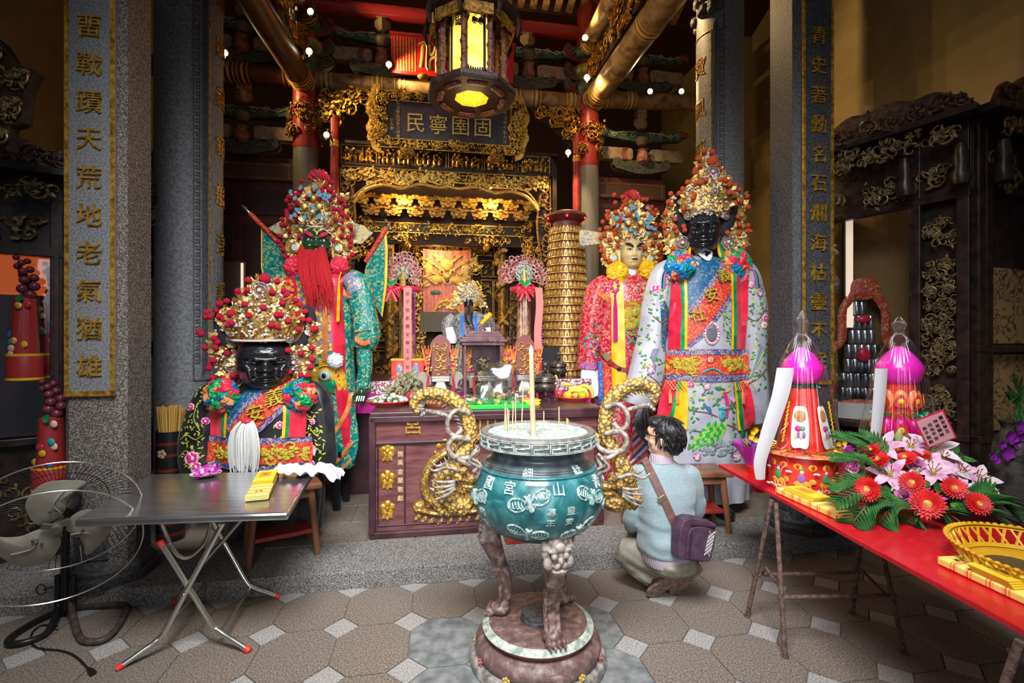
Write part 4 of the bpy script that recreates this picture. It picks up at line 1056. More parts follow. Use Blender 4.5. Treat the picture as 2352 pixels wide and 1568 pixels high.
v2=[]
for p in s_.v:
 q=Vector(p);z=q.z
 f=noise.noise(Vector((q.x*5,q.y*5,z*16)))*.010*(1 if z<.62 else .45)+sin(z*70+q.x*18+3*noise.noise(q*7))*.0035*max(0,min(1,(.62-z)*6))
 c=(q-Vector((-.04,.05,z))).normalized();v2.append(tuple(q+c*f))
s_.v=v2
sw=s_.build('sweater',KNIT,per,ang=180)
BV=BVHTree.FromPolygons([Vector(p)for p in s_.v],s_.f)
def hit(px,py,off=.006,d0=3.0):
 o=Vector((0,0,H))-Vector((PX,PY_,0));dr=ray(px,py).normalized()
 loc,nn,i,ds=BV.ray_cast(o,dr)
 return(loc+nn*off)if loc is not None else W(px,py,d0)
c=MB()
rows=[(W(1519,1060,3.02),.074,.068),(W(1519,1048,3.02),.070,.064),(W(1519,1041,3.02),.066,.060)]
ring(c,rows,28);c.build('shirt_collar',PLAID,per)
c=MB();ring(c,[(W(1527,1264,2.985),.15,.14),(W(1528,1276,2.985),.152,.142),(W(1530,1286,2.985),.148,.138)],28);c.build('shirt_hem',PLAID,per)
# trousers
t_=MB()
ring(t_,[(W(1530,1262,2.99),.14,.13),(W(1535,1280,2.99),.165,.15),(W(1542,1300,3.0),.16,.14),(W(1545,1312,3.02),.12,.10)])
for hp,kn,an in((hipL,kL,aL),(hipR,kR,aR)):limb(t_,[hp+Vector((0,0,-.01)),(hp+kn)/2,kn],[.11,.098,.082]);limb(t_,[kn,(kn+an)/2-Vector((0,0,.012)),an],[.078,.078,.066])
t_=remesh(t_,.011,5);v2=[]
for p in t_.v:
 q=Vector(p);f=noise.noise(Vector((q.x*9,q.y*9,q.z*26)))*.011+sin(q.z*95+q.x*55)*.003;v2.append(tuple(q+Vector((0,-1,.3)).normalized()*f*.8))
t_.v=v2;t_.build('trousers',KHAKI,per,ang=180)
# shoes
LEATH=M('brown_leather',(.085,.032,.03),[(.4,(.06,.022,.02)),(.6,(.115,.045,.04))],20,rough=.45,bump=.2,bsc=90);SOLE=M('shoe_sole',(.23,.145,.115),[(.4,(.16,.10,.08)),(.6,(.28,.18,.145))],40,rough=.8,bump=.5,bsc=60)
for toe,heel in((onz(1498,1362,.03),P(1552,1322,2.93)),(onz(1548,1356,.03),P(1594,1306,2.97))):
 toe-=Vector((PX,PY_,0));heel-=Vector((PX,PY_,0));toe.z=.052
 u=(heel-toe).normalized();sd=Vector((.25,-.93,-.25));sd=(sd-u*sd.dot(u)).normalized()*1.0
 wd_=u.cross(sd).normalized()
 Ms=Matrix(((u.x,wd_.x,sd.x,toe.x),(u.y,wd_.y,sd.y,toe.y),(u.z,wd_.z,sd.z,toe.z),(0,0,0,1)))
 L=(heel-toe).length+.06
 up_=MB();up_.ball((L*.22,0,-.022),(L*.30,.042,.036),18,12,Ms);up_.ball((L*.62,0,-.03),(L*.36,.037,.044),18,12,Ms);up_.ball((L*.78,0,-.062),(.045,.036,.035),14,10,Ms)
 up_=remesh(up_,.007,3);up_.build('shoe',LEATH,per,ang=180)
 so=MB();pl=spline([(-.04,0),(-.02,.034),(L*.25,.044),(L*.55,.034),(L*.85,.036),(L-.02,.022),(L-.01,0),(L-.02,-.022),(L*.85,-.036),(L*.55,-.034),(L*.25,-.044),(-.02,-.034)],3,True)
 so.prism([(a,b_)for a,b_ in pl],.018,Ms@T(0,0,.004))
 for k in range(9):so.box((L*(.02+.1*k),0,.023),(.008,.052,.006),Ms)
 so.build('shoe_sole',SOLE,per,ang=50)
 # shoulder bag
bag=thing('shoulder_bag','dark purple shoulder bag with brown strap worn across the visitor\'s back','bag',(PX,PY_,0),0)
BAGM=M('bag_aubergine',(.075,.035,.065),[(.4,(.06,.028,.052)),(.6,(.09,.044,.078))],16,rough=.55,bump=.15,bsc=160);STRAP=M('strap_brown',(.15,.07,.06),[(.4,(.12,.055,.048)),(.6,(.17,.082,.072))],30,rough=.6,bump=.2,bsc=150)
def strip(mb,pts,w,th,nrm=Vector((0,-1,.1))):
 pts=[Vector(p)for p in pts];n=len(pts);vs=[]
 for i in range(n):
  t=(pts[min(i+1,n-1)]-pts[max(i-1,0)]).normalized();sd=t.cross(nrm).normalized()*w/2;nn=sd.cross(t).normalized()*th/2
  if nn.dot(nrm)<0:nn=-nn
  vs+=[pts[i]-sd+nn,pts[i]+sd+nn,pts[i]+sd-nn,pts[i]-sd-nn]
 fs=[(i*4+j,i*4+(j+1)%4,i*4+4+(j+1)%4,i*4+4+j)for i in range(n-1)for j in range(4)]+[(0,1,2,3),((n-1)*4+3,(n-1)*4+2,(n-1)*4+1,(n-1)*4)]
 mb.add(vs,fs)
top=hit(1488,1068,.012);pl=[top+Vector((-.012,.10,.01)),top+Vector((-.008,.04,.022))]+[hit(lerp(1488,1550,k/9),lerp(1068,1205,k/9),.012)for k in range(10)]
m=MB();strip(m,spline(pl,3),.047,.006);m.build('strap',STRAP,bag,ang=50)
bk=hit(1519,1144,.018);m=MB();strip(m,[bk+Vector((-.008,0,.014)),bk+Vector((.008,0,-.014))],.056,.008);m.build('buckle',M('brass',(.45,.36,.2),rough=.35,metal=.8),bag,bev=.002)
bc=P(1593,1236,2.80)-Vector((PX,PY_,0));Mb_=T(bc)@RZ(.25)@RY(.26)
m=MB();pl=spline([(-.115,.10),(.075,.115),(.10,.09),(.115,-.06),(.095,-.105),(-.06,-.115),(-.10,-.10)],4,True)
m.prism(pl,.085,Mb_@T(0,.045,0)@FR);m.build('bag_body',BAGM,bag,bev=.014)
m=MB();pl=spline([(-.07,.065),(.085,.075),(.10,-.06),(.08,-.098),(-.045,-.105),(-.065,-.09)],4,True);m.prism(pl,.016,Mb_@T(0,-.04,0)@FR);m.build('front_pocket',BAGM,bag,bev=.006)
for j,cl in enumerate(((.15,.45,.6),(.6,.2,.25),(.55,.6,.3))):
 m=MB()
 for k in range(5):
  z0=-.07+.024*k+.005*j
  m.tube([Mb_@Vector((.045,-.060,z0)),Mb_@Vector((.088,-.058,z0+.045))],.0014,4);m.tube([Mb_@Vector((.045,-.060,z0+.04)),Mb_@Vector((.088,-.058,z0-.005))],.0014,4)
 m.build('stitched_line',M('stitch%d'%j,cl,rough=.6),bag)
m=MB();m.tube([Mb_@Vector((-.07,-.058,.06)),Mb_@Vector((-.05,-.062,-.09))],.003,6);m.tube([Mb_@Vector((-.07,-.046,.085)),Mb_@Vector((.09,-.046,.098))],.004,6);m.build('zip',M('zip_dark',(.03,.016,.025),rough=.4),bag)
m=MB();lb=P(1553,1222,2.81)-Vector((PX,PY_,0));strip(m,[P(1547,1200,2.86)-Vector((PX,PY_,0)),lb,P(1560,1250,2.8)-Vector((PX,PY_,0))],.04,.01);m.build('strap_tab',LEATH,bag,bev=.003)
for yy in(1205,1214,1236,1245):
 q=P(1549+(yy-1200)*.2,yy,2.82)-Vector((PX,PY_,0));m=MB();m.ball(q,.006,8,6);m.build('rivet',M('brass',(1,1,1)),bag)
 # ================================================================ STAINLESS FOLDING TABLE, FAN, RED TABLE
STEEL=M('stainless',(.62,.62,.64),[(.4,(.55,.55,.57)),(.6,(.68,.68,.70))],4,rough=.17,metal=.93,bump=.03,bsc=300,stretch=(1,12,1))
CHROME=M('chrome_tube',(.66,.66,.62),rough=.22,metal=.95)
CAPR=M('red_plastic_cap',(.75,.05,.03),rough=.4)
ZT=.75
c4=[onz(170,1192,ZT),onz(662,1176,ZT),onz(722,1079,ZT),onz(345,1087,ZT)]
cen=sum(c4,Vector())/4
st=thing('steel_folding_table','stainless steel folding table with red capped crossed legs','table',(cen.x,cen.y,0),0)
q4=[Vector((p.x-cen.x,p.y-cen.y,0))for p in c4]
mb=MB();mb.prism([(p.x,p.y)for p in q4],.04,T(0,0,ZT-.042));mb.build('tabletop',STEEL,st,smooth=True,bev=.012,ang=30)
def Lp(px,py,d=None,z=None):
 p=onz(px,py,z)if z is not None else P(px,py,d);return p-Vector((cen.x,cen.y,0))
def bentleg(name,pts,r=.0135):
 mb=MB();mb.tube(spline(pts,5),r,12);return mb.build(name,CHROME,st)
def capat(o,a,b):
 mb=MB();u=(a-b).normalized();mb.tube([a-u*.006,a+u*.022],.0165,12);mb.build('foot_cap',CAPR,o)
fA,fB,fC,fD=Lp(280,1528,z=.016),Lp(566,1490,z=.016),Lp(634,1368,z=.016),Lp(406,1378,z=.016)
tA=Lp(512,1200,2.46);tB=Lp(372,1250,2.42);tC=Lp(488,1200,3.0);tD=Lp(556,1192,2.95)
for f,k,t,cp in((fA,Lp(372,1462,z=.09),tA,0),(fB,Lp(492,1442,z=.10),tB,1),(fC,Lp(572,1346,z=.10),tC,0),(fD,Lp(466,1296,z=.22),tD,0)):
 m1=k.lerp(t,.06);m0=k.lerp(f,.2)
 o=bentleg('leg',[f,f.lerp(m0,.5),m0,m1,k.lerp(t,.5),t]);capat(o,f,m0)
 if cp:capat(o,t,k)
bentleg('cross_bar',[Lp(510,1446,z=.085),Lp(576,1348,z=.085)],.010);bentleg('cross_bar',[Lp(385,1440,z=.12),Lp(470,1340,z=.12)],.010)
bentleg('folding_bracket',[Lp(366,1190,2.5),Lp(395,1256,2.5),Lp(415,1278,2.52),Lp(438,1278,2.58),Lp(470,1245,2.7),Lp(484,1200,2.8)],.010)
for p in(Lp(504,1206,2.44),Lp(422,1366,2.43),Lp(390,1248,2.47)):
 mb=MB();mb.ball(p,.008,8,6);mb.build('bolt',CHROME,st)
 # joss paper
PAPERS=M('joss_stripes',(.9,.6,.1),[(0,(.92,.72,.16)),(.30,(.90,.30,.04)),(.45,(.93,.70,.16)),(.60,(.80,.10,.06)),(.72,(.92,.55,.12)),(.9,(.95,.78,.25))],2.6,tex='wavex',const=True,rough=.7)
PAPERY=M('joss_yellow',(.90,.66,.04),[(.4,(.85,.60,.03)),(.6,(.93,.70,.06))],12,rough=.6)
PAPERP=M('joss_pale',(.80,.70,.36),rough=.7)
PAPERO=M('joss_orange_print',(.75,.32,.03),rough=.6)
def joss(p,rz,L,w,label):
 """a folded striped bundle with a yellow packet lying on it; long axis local x"""
 t=thing('joss_paper_bundle',label,'joss paper',p,rz,'joss paper bundles')
 mb=MB();n=6;h=.034
 pr=[(-w/2,.004),(-w/2+.006,0),(w/2-.006,0),(w/2,.006),(w/2,h-.006),(w/2-.006,h),(-w/2+.006,h),(-w/2,h-.004)]
 mb.prism(pr,L,RZ(PI/2)@RX(PI/2)@T(0,0,-L/2));mb.build('folded_stack',PAPERS,t,bev=.003)
 mb=MB()
 for k in range(4):mb.tube(spline([(L/2+.001,-w*.42,.006+.007*k),(L/2+.002,w*.3,.006+.007*k),(L/2+.001,w*.46,.010+.007*k)],4),.0014,4)
 mb.build('fold_edge',PAPERP,t)
 mb=MB()
 for k in range(4):mb.box((-L*.14+.004*k,.002*k,h+.004+.006*k),(L*.46,w*.92,.0055))
 mb.build('yellow_packet',PAPERY,t,smooth=False,bev=.001)
 mb=MB();mb.box((-L*.14,.0,h+.0265),(L*.2,w*.5,.0015));mb.build('orange_print',PAPERO,t,smooth=False)
 mb=MB();mb.box((-L*.14,.0,h+.028),(L*.09,w*.22,.001));mb.build('gold_foil',M('foil',(.75,.50,.10),rough=.3,metal=.6),t,smooth=False)
 mb=MB();mb.text('金寶',.02,.0006,T(L*.37,0,h)@RZ(PI/2));mb.build('printed_characters',BLACK,t,smooth=False)
 return t
p0,p1=onz(590,1150,ZT),onz(618,1094,ZT)
u=(p0-p1);joss((p0+p1)/2,math.atan2(u.y,u.x),u.length,.115,'striped joss paper with yellow packet on the stainless steel table')
# saucer of orchids
pc=onz(473,1093,ZT)
sa=thing('orchid_saucer','white saucer holding magenta orchid blooms on the steel table','saucer',pc,0)
mb=MB();mb.lathe([(.03,0),(.05,.003),(.085,.018),(.088,.021),(.05,.009),(0,.006)],32);mb.build('saucer',M('porcelain',(.8,.8,.8),rough=.2),sa)
ORCH=M('orchid_magenta',(.55,.03,.40),[(.35,(.42,.01,.32)),(.55,(.66,.08,.50)),(.75,(.85,.5,.75))],22,rough=.5);ORCHC=M('orchid_white',(.8,.68,.78),rough=.5)
def petal(mb,c,dr,nrm,L,w,curl=.2,n=5):
 dr=dr.normalized();sd=dr.cross(nrm).normalized();nn=sd.cross(dr).normalized();vs=[]
 for i in range(n+1):
  t=i/n;ww=w*.5*sin(PI*min(1,t*.85+.12))**.7*(1 if i<n else .25);p=c+dr*L*t+nn*curl*L*(t*t-.25*t)
  vs+=[p-sd*ww+nn*ww*.25,p-nn*ww*.1,p+sd*ww+nn*ww*.25]
 fs=[]
 for i in range(n):
  for j in range(2):fs.append((i*3+j,i*3+j+1,i*3+4+j,i*3+3+j))
 mb.add(vs,fs)
rr=random.Random(9)
for(x,y,z)in((-.02,.0,.03),(.035,.01,.03),(.0,-.03,.025)):
 mb=MB();nrm=Vector((x*4,y*4-.5,1)).normalized();e=nrm.orthogonal().normalized();f=nrm.cross(e)
 for k in range(5):
  a=k*2*PI/5+x*30;petal(mb,Vector((x,y,z)),e*cos(a)+f*sin(a),nrm,.055,.045 if k%2 else .034,.25)
 mb.build('orchid_bloom',ORCH,sa,ang=180)
 mb=MB();mb.ball((x,y-.006,z+.008),(.012,.012,.012),8,6);mb.build('orchid_lip',ORCHC,sa)
 # ---------------------------------------------------------------- fan
hub=P(133,1195,2.45);nF=Vector((.55,-.70,-.42)).normalized()
fan=thing('floor_fan','large old industrial floor fan with three cream blades at lower left','fan',(hub.x,hub.y,0),0)
hl=Vector((0,0,hub.z));eF=Vector((nF.y,-nF.x,0)).normalized()*-1;gF=nF.cross(eF).normalized()
if gF.z<0:gF=-gF
def FP(a,r,h=0.0):return hl+eF*r*cos(a)+gF*r*sin(a)+nF*h
FANM=M('fan_cream',(.33,.31,.25),[(.35,(.24,.21,.16)),(.6,(.36,.34,.28)),(.8,(.41,.39,.33))],7,det=5,rough=.4,bump=.08)
WIRE=M('fan_wire',(.07,.065,.06),rough=.4,metal=.6)
def toplane(cxp,cyp):
 px,py=cxp/3.135,1050+cyp/3.135
 o=Vector((-hub.x,-hub.y,H));r=ray(px,py);t=(hl-o).dot(nF)/r.dot(nF);q=o+r*t-hl
 return q.dot(eF),q.dot(gF)
for pl in([(330,455),(250,440),(190,330),(230,230),(330,160),(450,140),(600,145),(617,165),(540,225),(485,290),(475,350),(430,400)],[(385,500),(440,550),(435,610),(390,680),(320,730),(220,757),(120,745),(20,690),(-70,600),(-50,545),(60,548),(160,540),(240,508),(320,485)],[(480,490),(500,420),(560,372),(650,350),(740,385),(805,470),(790,520),(730,590),(655,660),(617,665),(605,600),(570,545),(520,520)]):
 pp=spline([toplane(*p)for p in pl],4,True);cx_=sum(p[0]for p in pp)/len(pp);cy_=sum(p[1]for p in pp)/len(pp)
 mb=MB()
 rings=[]
 for k,f in enumerate((1,.8,.6,.4,.2)):
  rings+=[hl+eF*(cx_+(x-cx_)*f)+gF*(cy_+(y-cy_)*f)+nF*(.03+.018*(1-f*f))for x,y in pp]
 n=len(pp);fs=[(k*n+i,k*n+(i+1)%n,k*n+n+(i+1)%n,k*n+n+i)for k in range(4)for i in range(n)]+[tuple(range(4*n,5*n))]
 mb.add(rings,fs);mb.add([p-nF*.004 for p in rings],fs)
 mb.add([p for p in rings[:n]]+[p-nF*.004 for p in rings[:n]],[(i,(i+1)%n,n+(i+1)%n,n+i)for i in range(n)])
 b_=mb.build('blade',FANM,fan,ang=60)
 ux,uy=-cx_,-cy_;ll=math.hypot(ux,uy);ux,uy=ux/ll,uy/ll
 for dx,dy in((.045,-.022),(.05,.0),(.045,.022)):
  x,y=-ux*(.06+dx)+-uy*dy,-uy*(.06+dx)+ux*dy
  mb=MB();mb.ball(hl+eF*x+gF*y+nF*.052,(.007,.007,.006),8,6);mb.build('rivet',WIRE,b_)
 mb=MB();mb.tube(spline([hl+eF*(cx_*.55-uy*.02)+gF*(cy_*.55+ux*.02)+nF*.05,hl+eF*(cx_*.95+uy*.01)+gF*(cy_*.95-ux*.01)+nF*.052,hl+eF*(cx_*1.4-uy*.03)+gF*(cy_*1.4+ux*.03)+nF*.044],5),.004,6);mb.build('pressed_rib',FANM,b_)
mb=MB();mb.tube([FP(0,0,-.02),FP(0,0,.075)],.024,14);
for k in range(3):mb.box((0,0,0),(.06,.03,.012),T(FP(k*2.1+.6,.03,.05))@Matrix(((eF.x,gF.x,nF.x,0),(eF.y,gF.y,nF.y,0),(eF.z,gF.z,nF.z,0),(0,0,0,1)))@RZ(k*2.1+.6))
mb.build('hub',M('hub_grey',(.16,.15,.13),rough=.45,metal=.4),fan)
mb=MB();R=.345
for k in range(80):
 a=2*PI*k/80;mb.tube([FP(a,.09,-.12),FP(a,.2,-.13),FP(a,.30,-.10),FP(a,R,-.02)],.0016,4)
mb.tube([FP(2*PI*k/48,.2,-.13)for k in range(48)],.0025,5,closed=True);mb.tube([FP(2*PI*k/48,.09,-.12)for k in range(48)],.003,5,closed=True)
mb.build('rear_guard',WIRE,fan)
mb=MB();mb.tube([FP(2*PI*k/64,R,-.02)for k in range(64)],.0035,6,closed=True);mb.build('rear_ring',CHROME,fan)
mb=MB();mb.tube([FP(2*PI*k/64,R,.20)for k in range(64)],.0038,6,closed=True);mb.build('front_ring',CHROME,fan)
mb=MB();mb.tube([FP(0,0,-.03),FP(0,0,-.10),FP(0,0,-.24),FP(0,0,-.27)],[.06,.085,.08,.03],20);mb.build('motor_housing',BLACK,fan)
def FL(px,py,d=None,z=None):
 p=onz(px,py,z)if z is not None else P(px,py,d);return p-Vector((hub.x,hub.y,0))
bp=FL(150,1420,z=.0);bp.z=.03
mb=MB();mb.tube([FP(0,0,-.2),Vector((bp.x,bp.y,.55)),bp+Vector((0,0,.02))],.02,12);mb.tube([bp+Vector((.045,0,.0)),bp+Vector((.045,0,.22))],.017,12);mb.tube([bp+Vector((-.045,0,.0)),bp+Vector((-.045,0,.22))],.014,12);mb.build('post',BLACK,fan)
mb=MB();kb=bp+Vector((-.04,-.03,.17));mb.tube([kb,kb+Vector((-.03,-.03,0))],.008,8);mb.tube([kb+Vector((-.035,-.035,0))+Vector((.028*cos(a),0,.028*sin(a)))for a in[k*PI/8 for k in range(16)]],.004,6,closed=True);mb.build('clamp_ring',WIRE,fan)
RUST=M('fan_base_brown',(.07,.05,.042),[(.4,(.05,.035,.03)),(.65,(.10,.072,.06))],20,rough=.55)
mb=MB();mb.tube(spline([bp+Vector((.045,0,.18)),bp+Vector((.045,-.01,.05)),FL(178,1452,z=.018),FL(196,1472,z=.018),FL(240,1468,z=.018),FL(272,1436,z=.018),FL(290,1398,z=.018),FL(278,1388,z=.018),FL(230,1390,z=.018),FL(180,1394,z=.018)],5),.0175,10);mb.build('base_loop',RUST,fan)
mb=MB();mb.tube(spline([bp+Vector((-.04,0,.18)),bp+Vector((-.04,0,.04)),FL(108,1452,z=.018),FL(60,1474,z=.018),FL(22,1478,z=.018),FL(26,1462,z=.018),FL(80,1428,z=.018),FL(128,1406,z=.018)],5),.017,10);mb.build('base_loop',BLACK,fan)
pw=onz(150,1500,.006)
cord=thing('power_cord','black fan power cord lying across the floor with its plug','cord',(pw.x,pw.y,0),0)
def KP(px,py,z=.006):p=onz(px,py,z);return p-Vector((pw.x,pw.y,0))
mb=MB();mb.tube(spline([KP(132,1438,.03),KP(100,1435),KP(78,1448),KP(70,1470),KP(88,1488),KP(140,1494),KP(172,1506),KP(196,1528),KP(206,1540)],6),.005,8);mb.build('cable',BLACK,cord)
mb=MB();q=KP(210,1542,.012);mb.tube([KP(203,1535,.012),q,KP(214,1546,.012)],[.008,.014,.014],10);mb.build('plug',BLACK,cord)
# ---------------------------------------------------------------- red table
A0=onz(1650,1065,ZT);uR=Vector((.0407,-1,0)).normalized();vR=Vector((1,.0407,0)).normalized();LT,WT=2.35,.92
rot=math.atan2(vR.y,vR.x);cR=A0+uR*LT/2+vR*WT/2
rt=thing('red_trestle_table','long red painted board table on rusty trestle legs','table',(cR.x,cR.y,0),rot)
REDT=M('red_board_paint',(.62,.012,.022),[(.35,(.54,.008,.016)),(.72,(.64,.014,.026)),(.765,(.66,.03,.04)),(.80,(.75,.25,.25))],30,det=8,rough=.32,coat=.25)
mb=MB();mb.box((0,0,ZT-.011),(WT,LT,.022));mb.build('tabletop',REDT,rt,smooth=False,bev=.003)
mb=MB()
for y in(.78,-.78):mb.box((0,y,ZT-.045),(WT-.06,.06,.045))
mb.build('batten',REDT,rt,smooth=False)
def LR(p):p=p-Vector((cR.x,cR.y,0));return Vector((p.dot(vR),p.dot(uR)*-1,p.z))
def trestle(ya,xa,xb,sp):
 tops={}
 for x in(xa,xb):
  for s in(-1,1):
   mb=MB();a=Vector((x-.05*(1 if x<0 else-1)*-1,ya+s*.02,ZT-.022));f=Vector((x,ya+s*sp,.0))
   mb.tube([a,f.lerp(a,.03),f],.0125,10);mb.tube([f,f+Vector((0,0,.008))],.02,10);mb.build('leg',IRON,rt)
 for s in(-1,1):
  mb=MB();z=.27;k=1-z/ZT;mb.tube([(xa,ya+s*(.02+(sp-.02)*k),z),(xb,ya+s*(.02+(sp-.02)*k),z)],.011,8);mb.build('cross_bar',IRON,rt)
 for x in(xa,xb):
  mb=MB();k=1-.27/ZT;y1=.02+(sp-.02)*k
  mb.tube([(x+.05*(1 if x<0 else-1),ya+y1,.27),(x+.05*(1 if x<0 else-1),ya+y1*.6,.33),(x+.05*(1 if x<0 else-1),ya-y1,.27)],.008,8);mb.build('folding_brace',IRON,rt)
fa=LR(onz(1712,1415,0));fb_=LR(onz(1808,1508,0));fc=LR(onz(1945,1398,0));fd=LR(onz(2062,1490,0))
trestle((fa.y+fb_.y)/2,(fa.x+fb_.x)/2,(fc.x+fd.x)/2,abs(fa.y-fb_.y)/2)
trestle(-.78,(fa.x+fb_.x)/2,(fc.x+fd.x)/2,abs(fa.y-fb_.y)/2)
p0,p1=onz(1800,1131,ZT),onz(1950,1196,ZT);u=p1-p0
joss((p0+p1)/2,math.atan2(u.y,u.x),u.length,.105,'striped joss paper with yellow packet at the near edge below the red drum box')
p0,p1=onz(2180,1296,ZT),onz(2390,1392,ZT);u=p1-p0
joss((p0+p1)/2,math.atan2(-u.y,-u.x),u.length,.10,'striped joss paper with yellow packets in front of the yellow basket')
# yellow basket
pb=onz(2420,1320,ZT+.02)
bk_=thing('yellow_basket','large yellow plastic openwork basket at the right end of the red table','basket',(pb.x,pb.y,ZT),rot)
YB=M('yellow_plastic',(.72,.40,.02),[(.4,(.66,.35,.015)),(.6,(.76,.44,.025))],8,rough=.35,coat=.2)
RX_,RY_=.27,.30
mb=MB();mb.lathe([(0,.004),(.78,.004),(.8,.0),(.82,.008),(.82,.012),(0,.010)],64,sx=RX_,sy=RY_);mb.build('bottom',YB,bk_)
mb=MB();mb.lathe([(.82,.01),(.86,.022),(.865,.03),(.82,.018)],64,sx=RX_,sy=RY_,cap=False);mb.lathe([(.965,.078),(1.0,.085),(1.0,.092),(.96,.09)],64,sx=RX_,sy=RY_,cap=False)
for k in range(72):
 a=2*PI*k/72;s=1 if k%2 else-1
 mb.tube([(RX_*.86*cos(a),RY_*.86*sin(a),.025),(RX_*.92*cos(a+.05*s),RY_*.92*sin(a+.05*s),.052),(RX_*.98*cos(a+.1*s),RY_*.98*sin(a+.1*s),.08)],.005,5)
 mb.ball((RX_*cos(a),RY_*sin(a),.092),(.010,.010,.006),6,5)
mb.build('openwork_rim',YB,bk_)
for x,y,c in((-.10,.02,(.35,.05,.04)),(.0,-.07,(.40,.05,.05)),(-.05,.10,(.10,.07,.03))):
 mb=MB();mb.lathe([(0,.013),(.07,.013),(.07,.017),(0,.019)],24,c=(x,y,0),sx=1.2);mb.build('printed_disc',M('disc%d'%int(c[0]*100),c,rough=.4),bk_)
 # ================================================================ THE FOUR TALL DEITY FIGURES
GLOSSB=M('black_lacquer_face',(.010,.010,.012),rough=.27,coat=.3,spec=.6)
CGOLD=M('crown_gold',(.7,.42,.1),[(.3,(.40,.21,.06)),(.55,(.74,.46,.14)),(.8,(.96,.72,.32))],70,det=3,rough=.28,metal=.7,bump=.35,bsc=160)
PEARL=M('pearl',(.62,.57,.50),rough=.18,coat=.4)
SILV=M('crown_silver',(.62,.58,.55),[(.4,(.42,.36,.34)),(.6,(.78,.74,.70))],90,rough=.25,metal=.6)
POMR=M('pompom_red',(.82,.012,.06),rough=.95,bump=.8,bsc=220)
POMO=M('pompom_orange',(.88,.12,.03),rough=.95,bump=.8,bsc=260)
SRED=M('satin_red',(.72,.015,.05),[(.35,(.55,.008,.03)),(.65,(.80,.025,.07))],10,rough=.32,sheen=.2)
SGRN=M('satin_green',(.0,.30,.09),[(.35,(.0,.19,.05)),(.65,(.01,.38,.12))],12,rough=.3)
SBLU=M('satin_blue',(.0,.20,.50),[(.35,(.0,.12,.34)),(.65,(.01,.27,.62))],12,rough=.3)
SORG=M('satin_orange',(.82,.26,.08),[(.35,(.66,.16,.04)),(.65,(.88,.33,.12))],12,rough=.3)
SYEL=M('satin_yellow',(.85,.50,.01),[(.35,(.76,.40,.005)),(.65,(.90,.58,.02))],10,rough=.35)
THG=M('gold_thread',(.95,.60,.13))
CORD=M('gold_cord',(.55,.42,.03),[(.35,(.30,.22,.02)),(.55,(.62,.48,.04)),(.7,(.75,.58,.08))],120,rough=.5,bump=.7,bsc=190)
EMB=M('blue_gold_trim',(.1,.1,.4),[(0,(.05,.06,.30)),(.47,(.09,.08,.36)),(.52,(.60,.42,.12)),(.60,(.10,.10,.38)),(.68,(.62,.32,.34))],46,det=3,dist=1.5,rough=.5,const=True)
EMR=M('red_gold_brocade',(.6,.03,.02),[(0,(.55,.03,.02)),(.52,(.62,.05,.025)),(.57,(.85,.42,.12)),(.61,(.62,.04,.02))],34,det=3,dist=2.0,rough=.45,const=True)
LEAFG=M('thread_green',(.04,.20,.05),rough=.5);LEAFY=M('thread_lime',(.38,.50,.06),rough=.5);BRN=M('thread_brown',(.22,.09,.06),rough=.6)
PNK=M('thread_pink',(.80,.35,.45),[(.35,(.62,.10,.25)),(.5,(.85,.45,.55)),(.65,(.92,.75,.75))],60,rough=.6);PRP=M('thread_violet',(.20,.13,.25),[(.4,(.12,.07,.16)),(.6,(.45,.35,.48))],60,rough=.6)
MAG=M('thread_magenta',(.65,.02,.22),rough=.5);TEALT=M('thread_teal',(.02,.36,.40),rough=.5)
MIRR=M('mirror_painted_reflection',(.55,.60,.62),rough=.12,coat=.5)  # crown mirrors: reflected courtyard light put into the pale, non-metal base colour
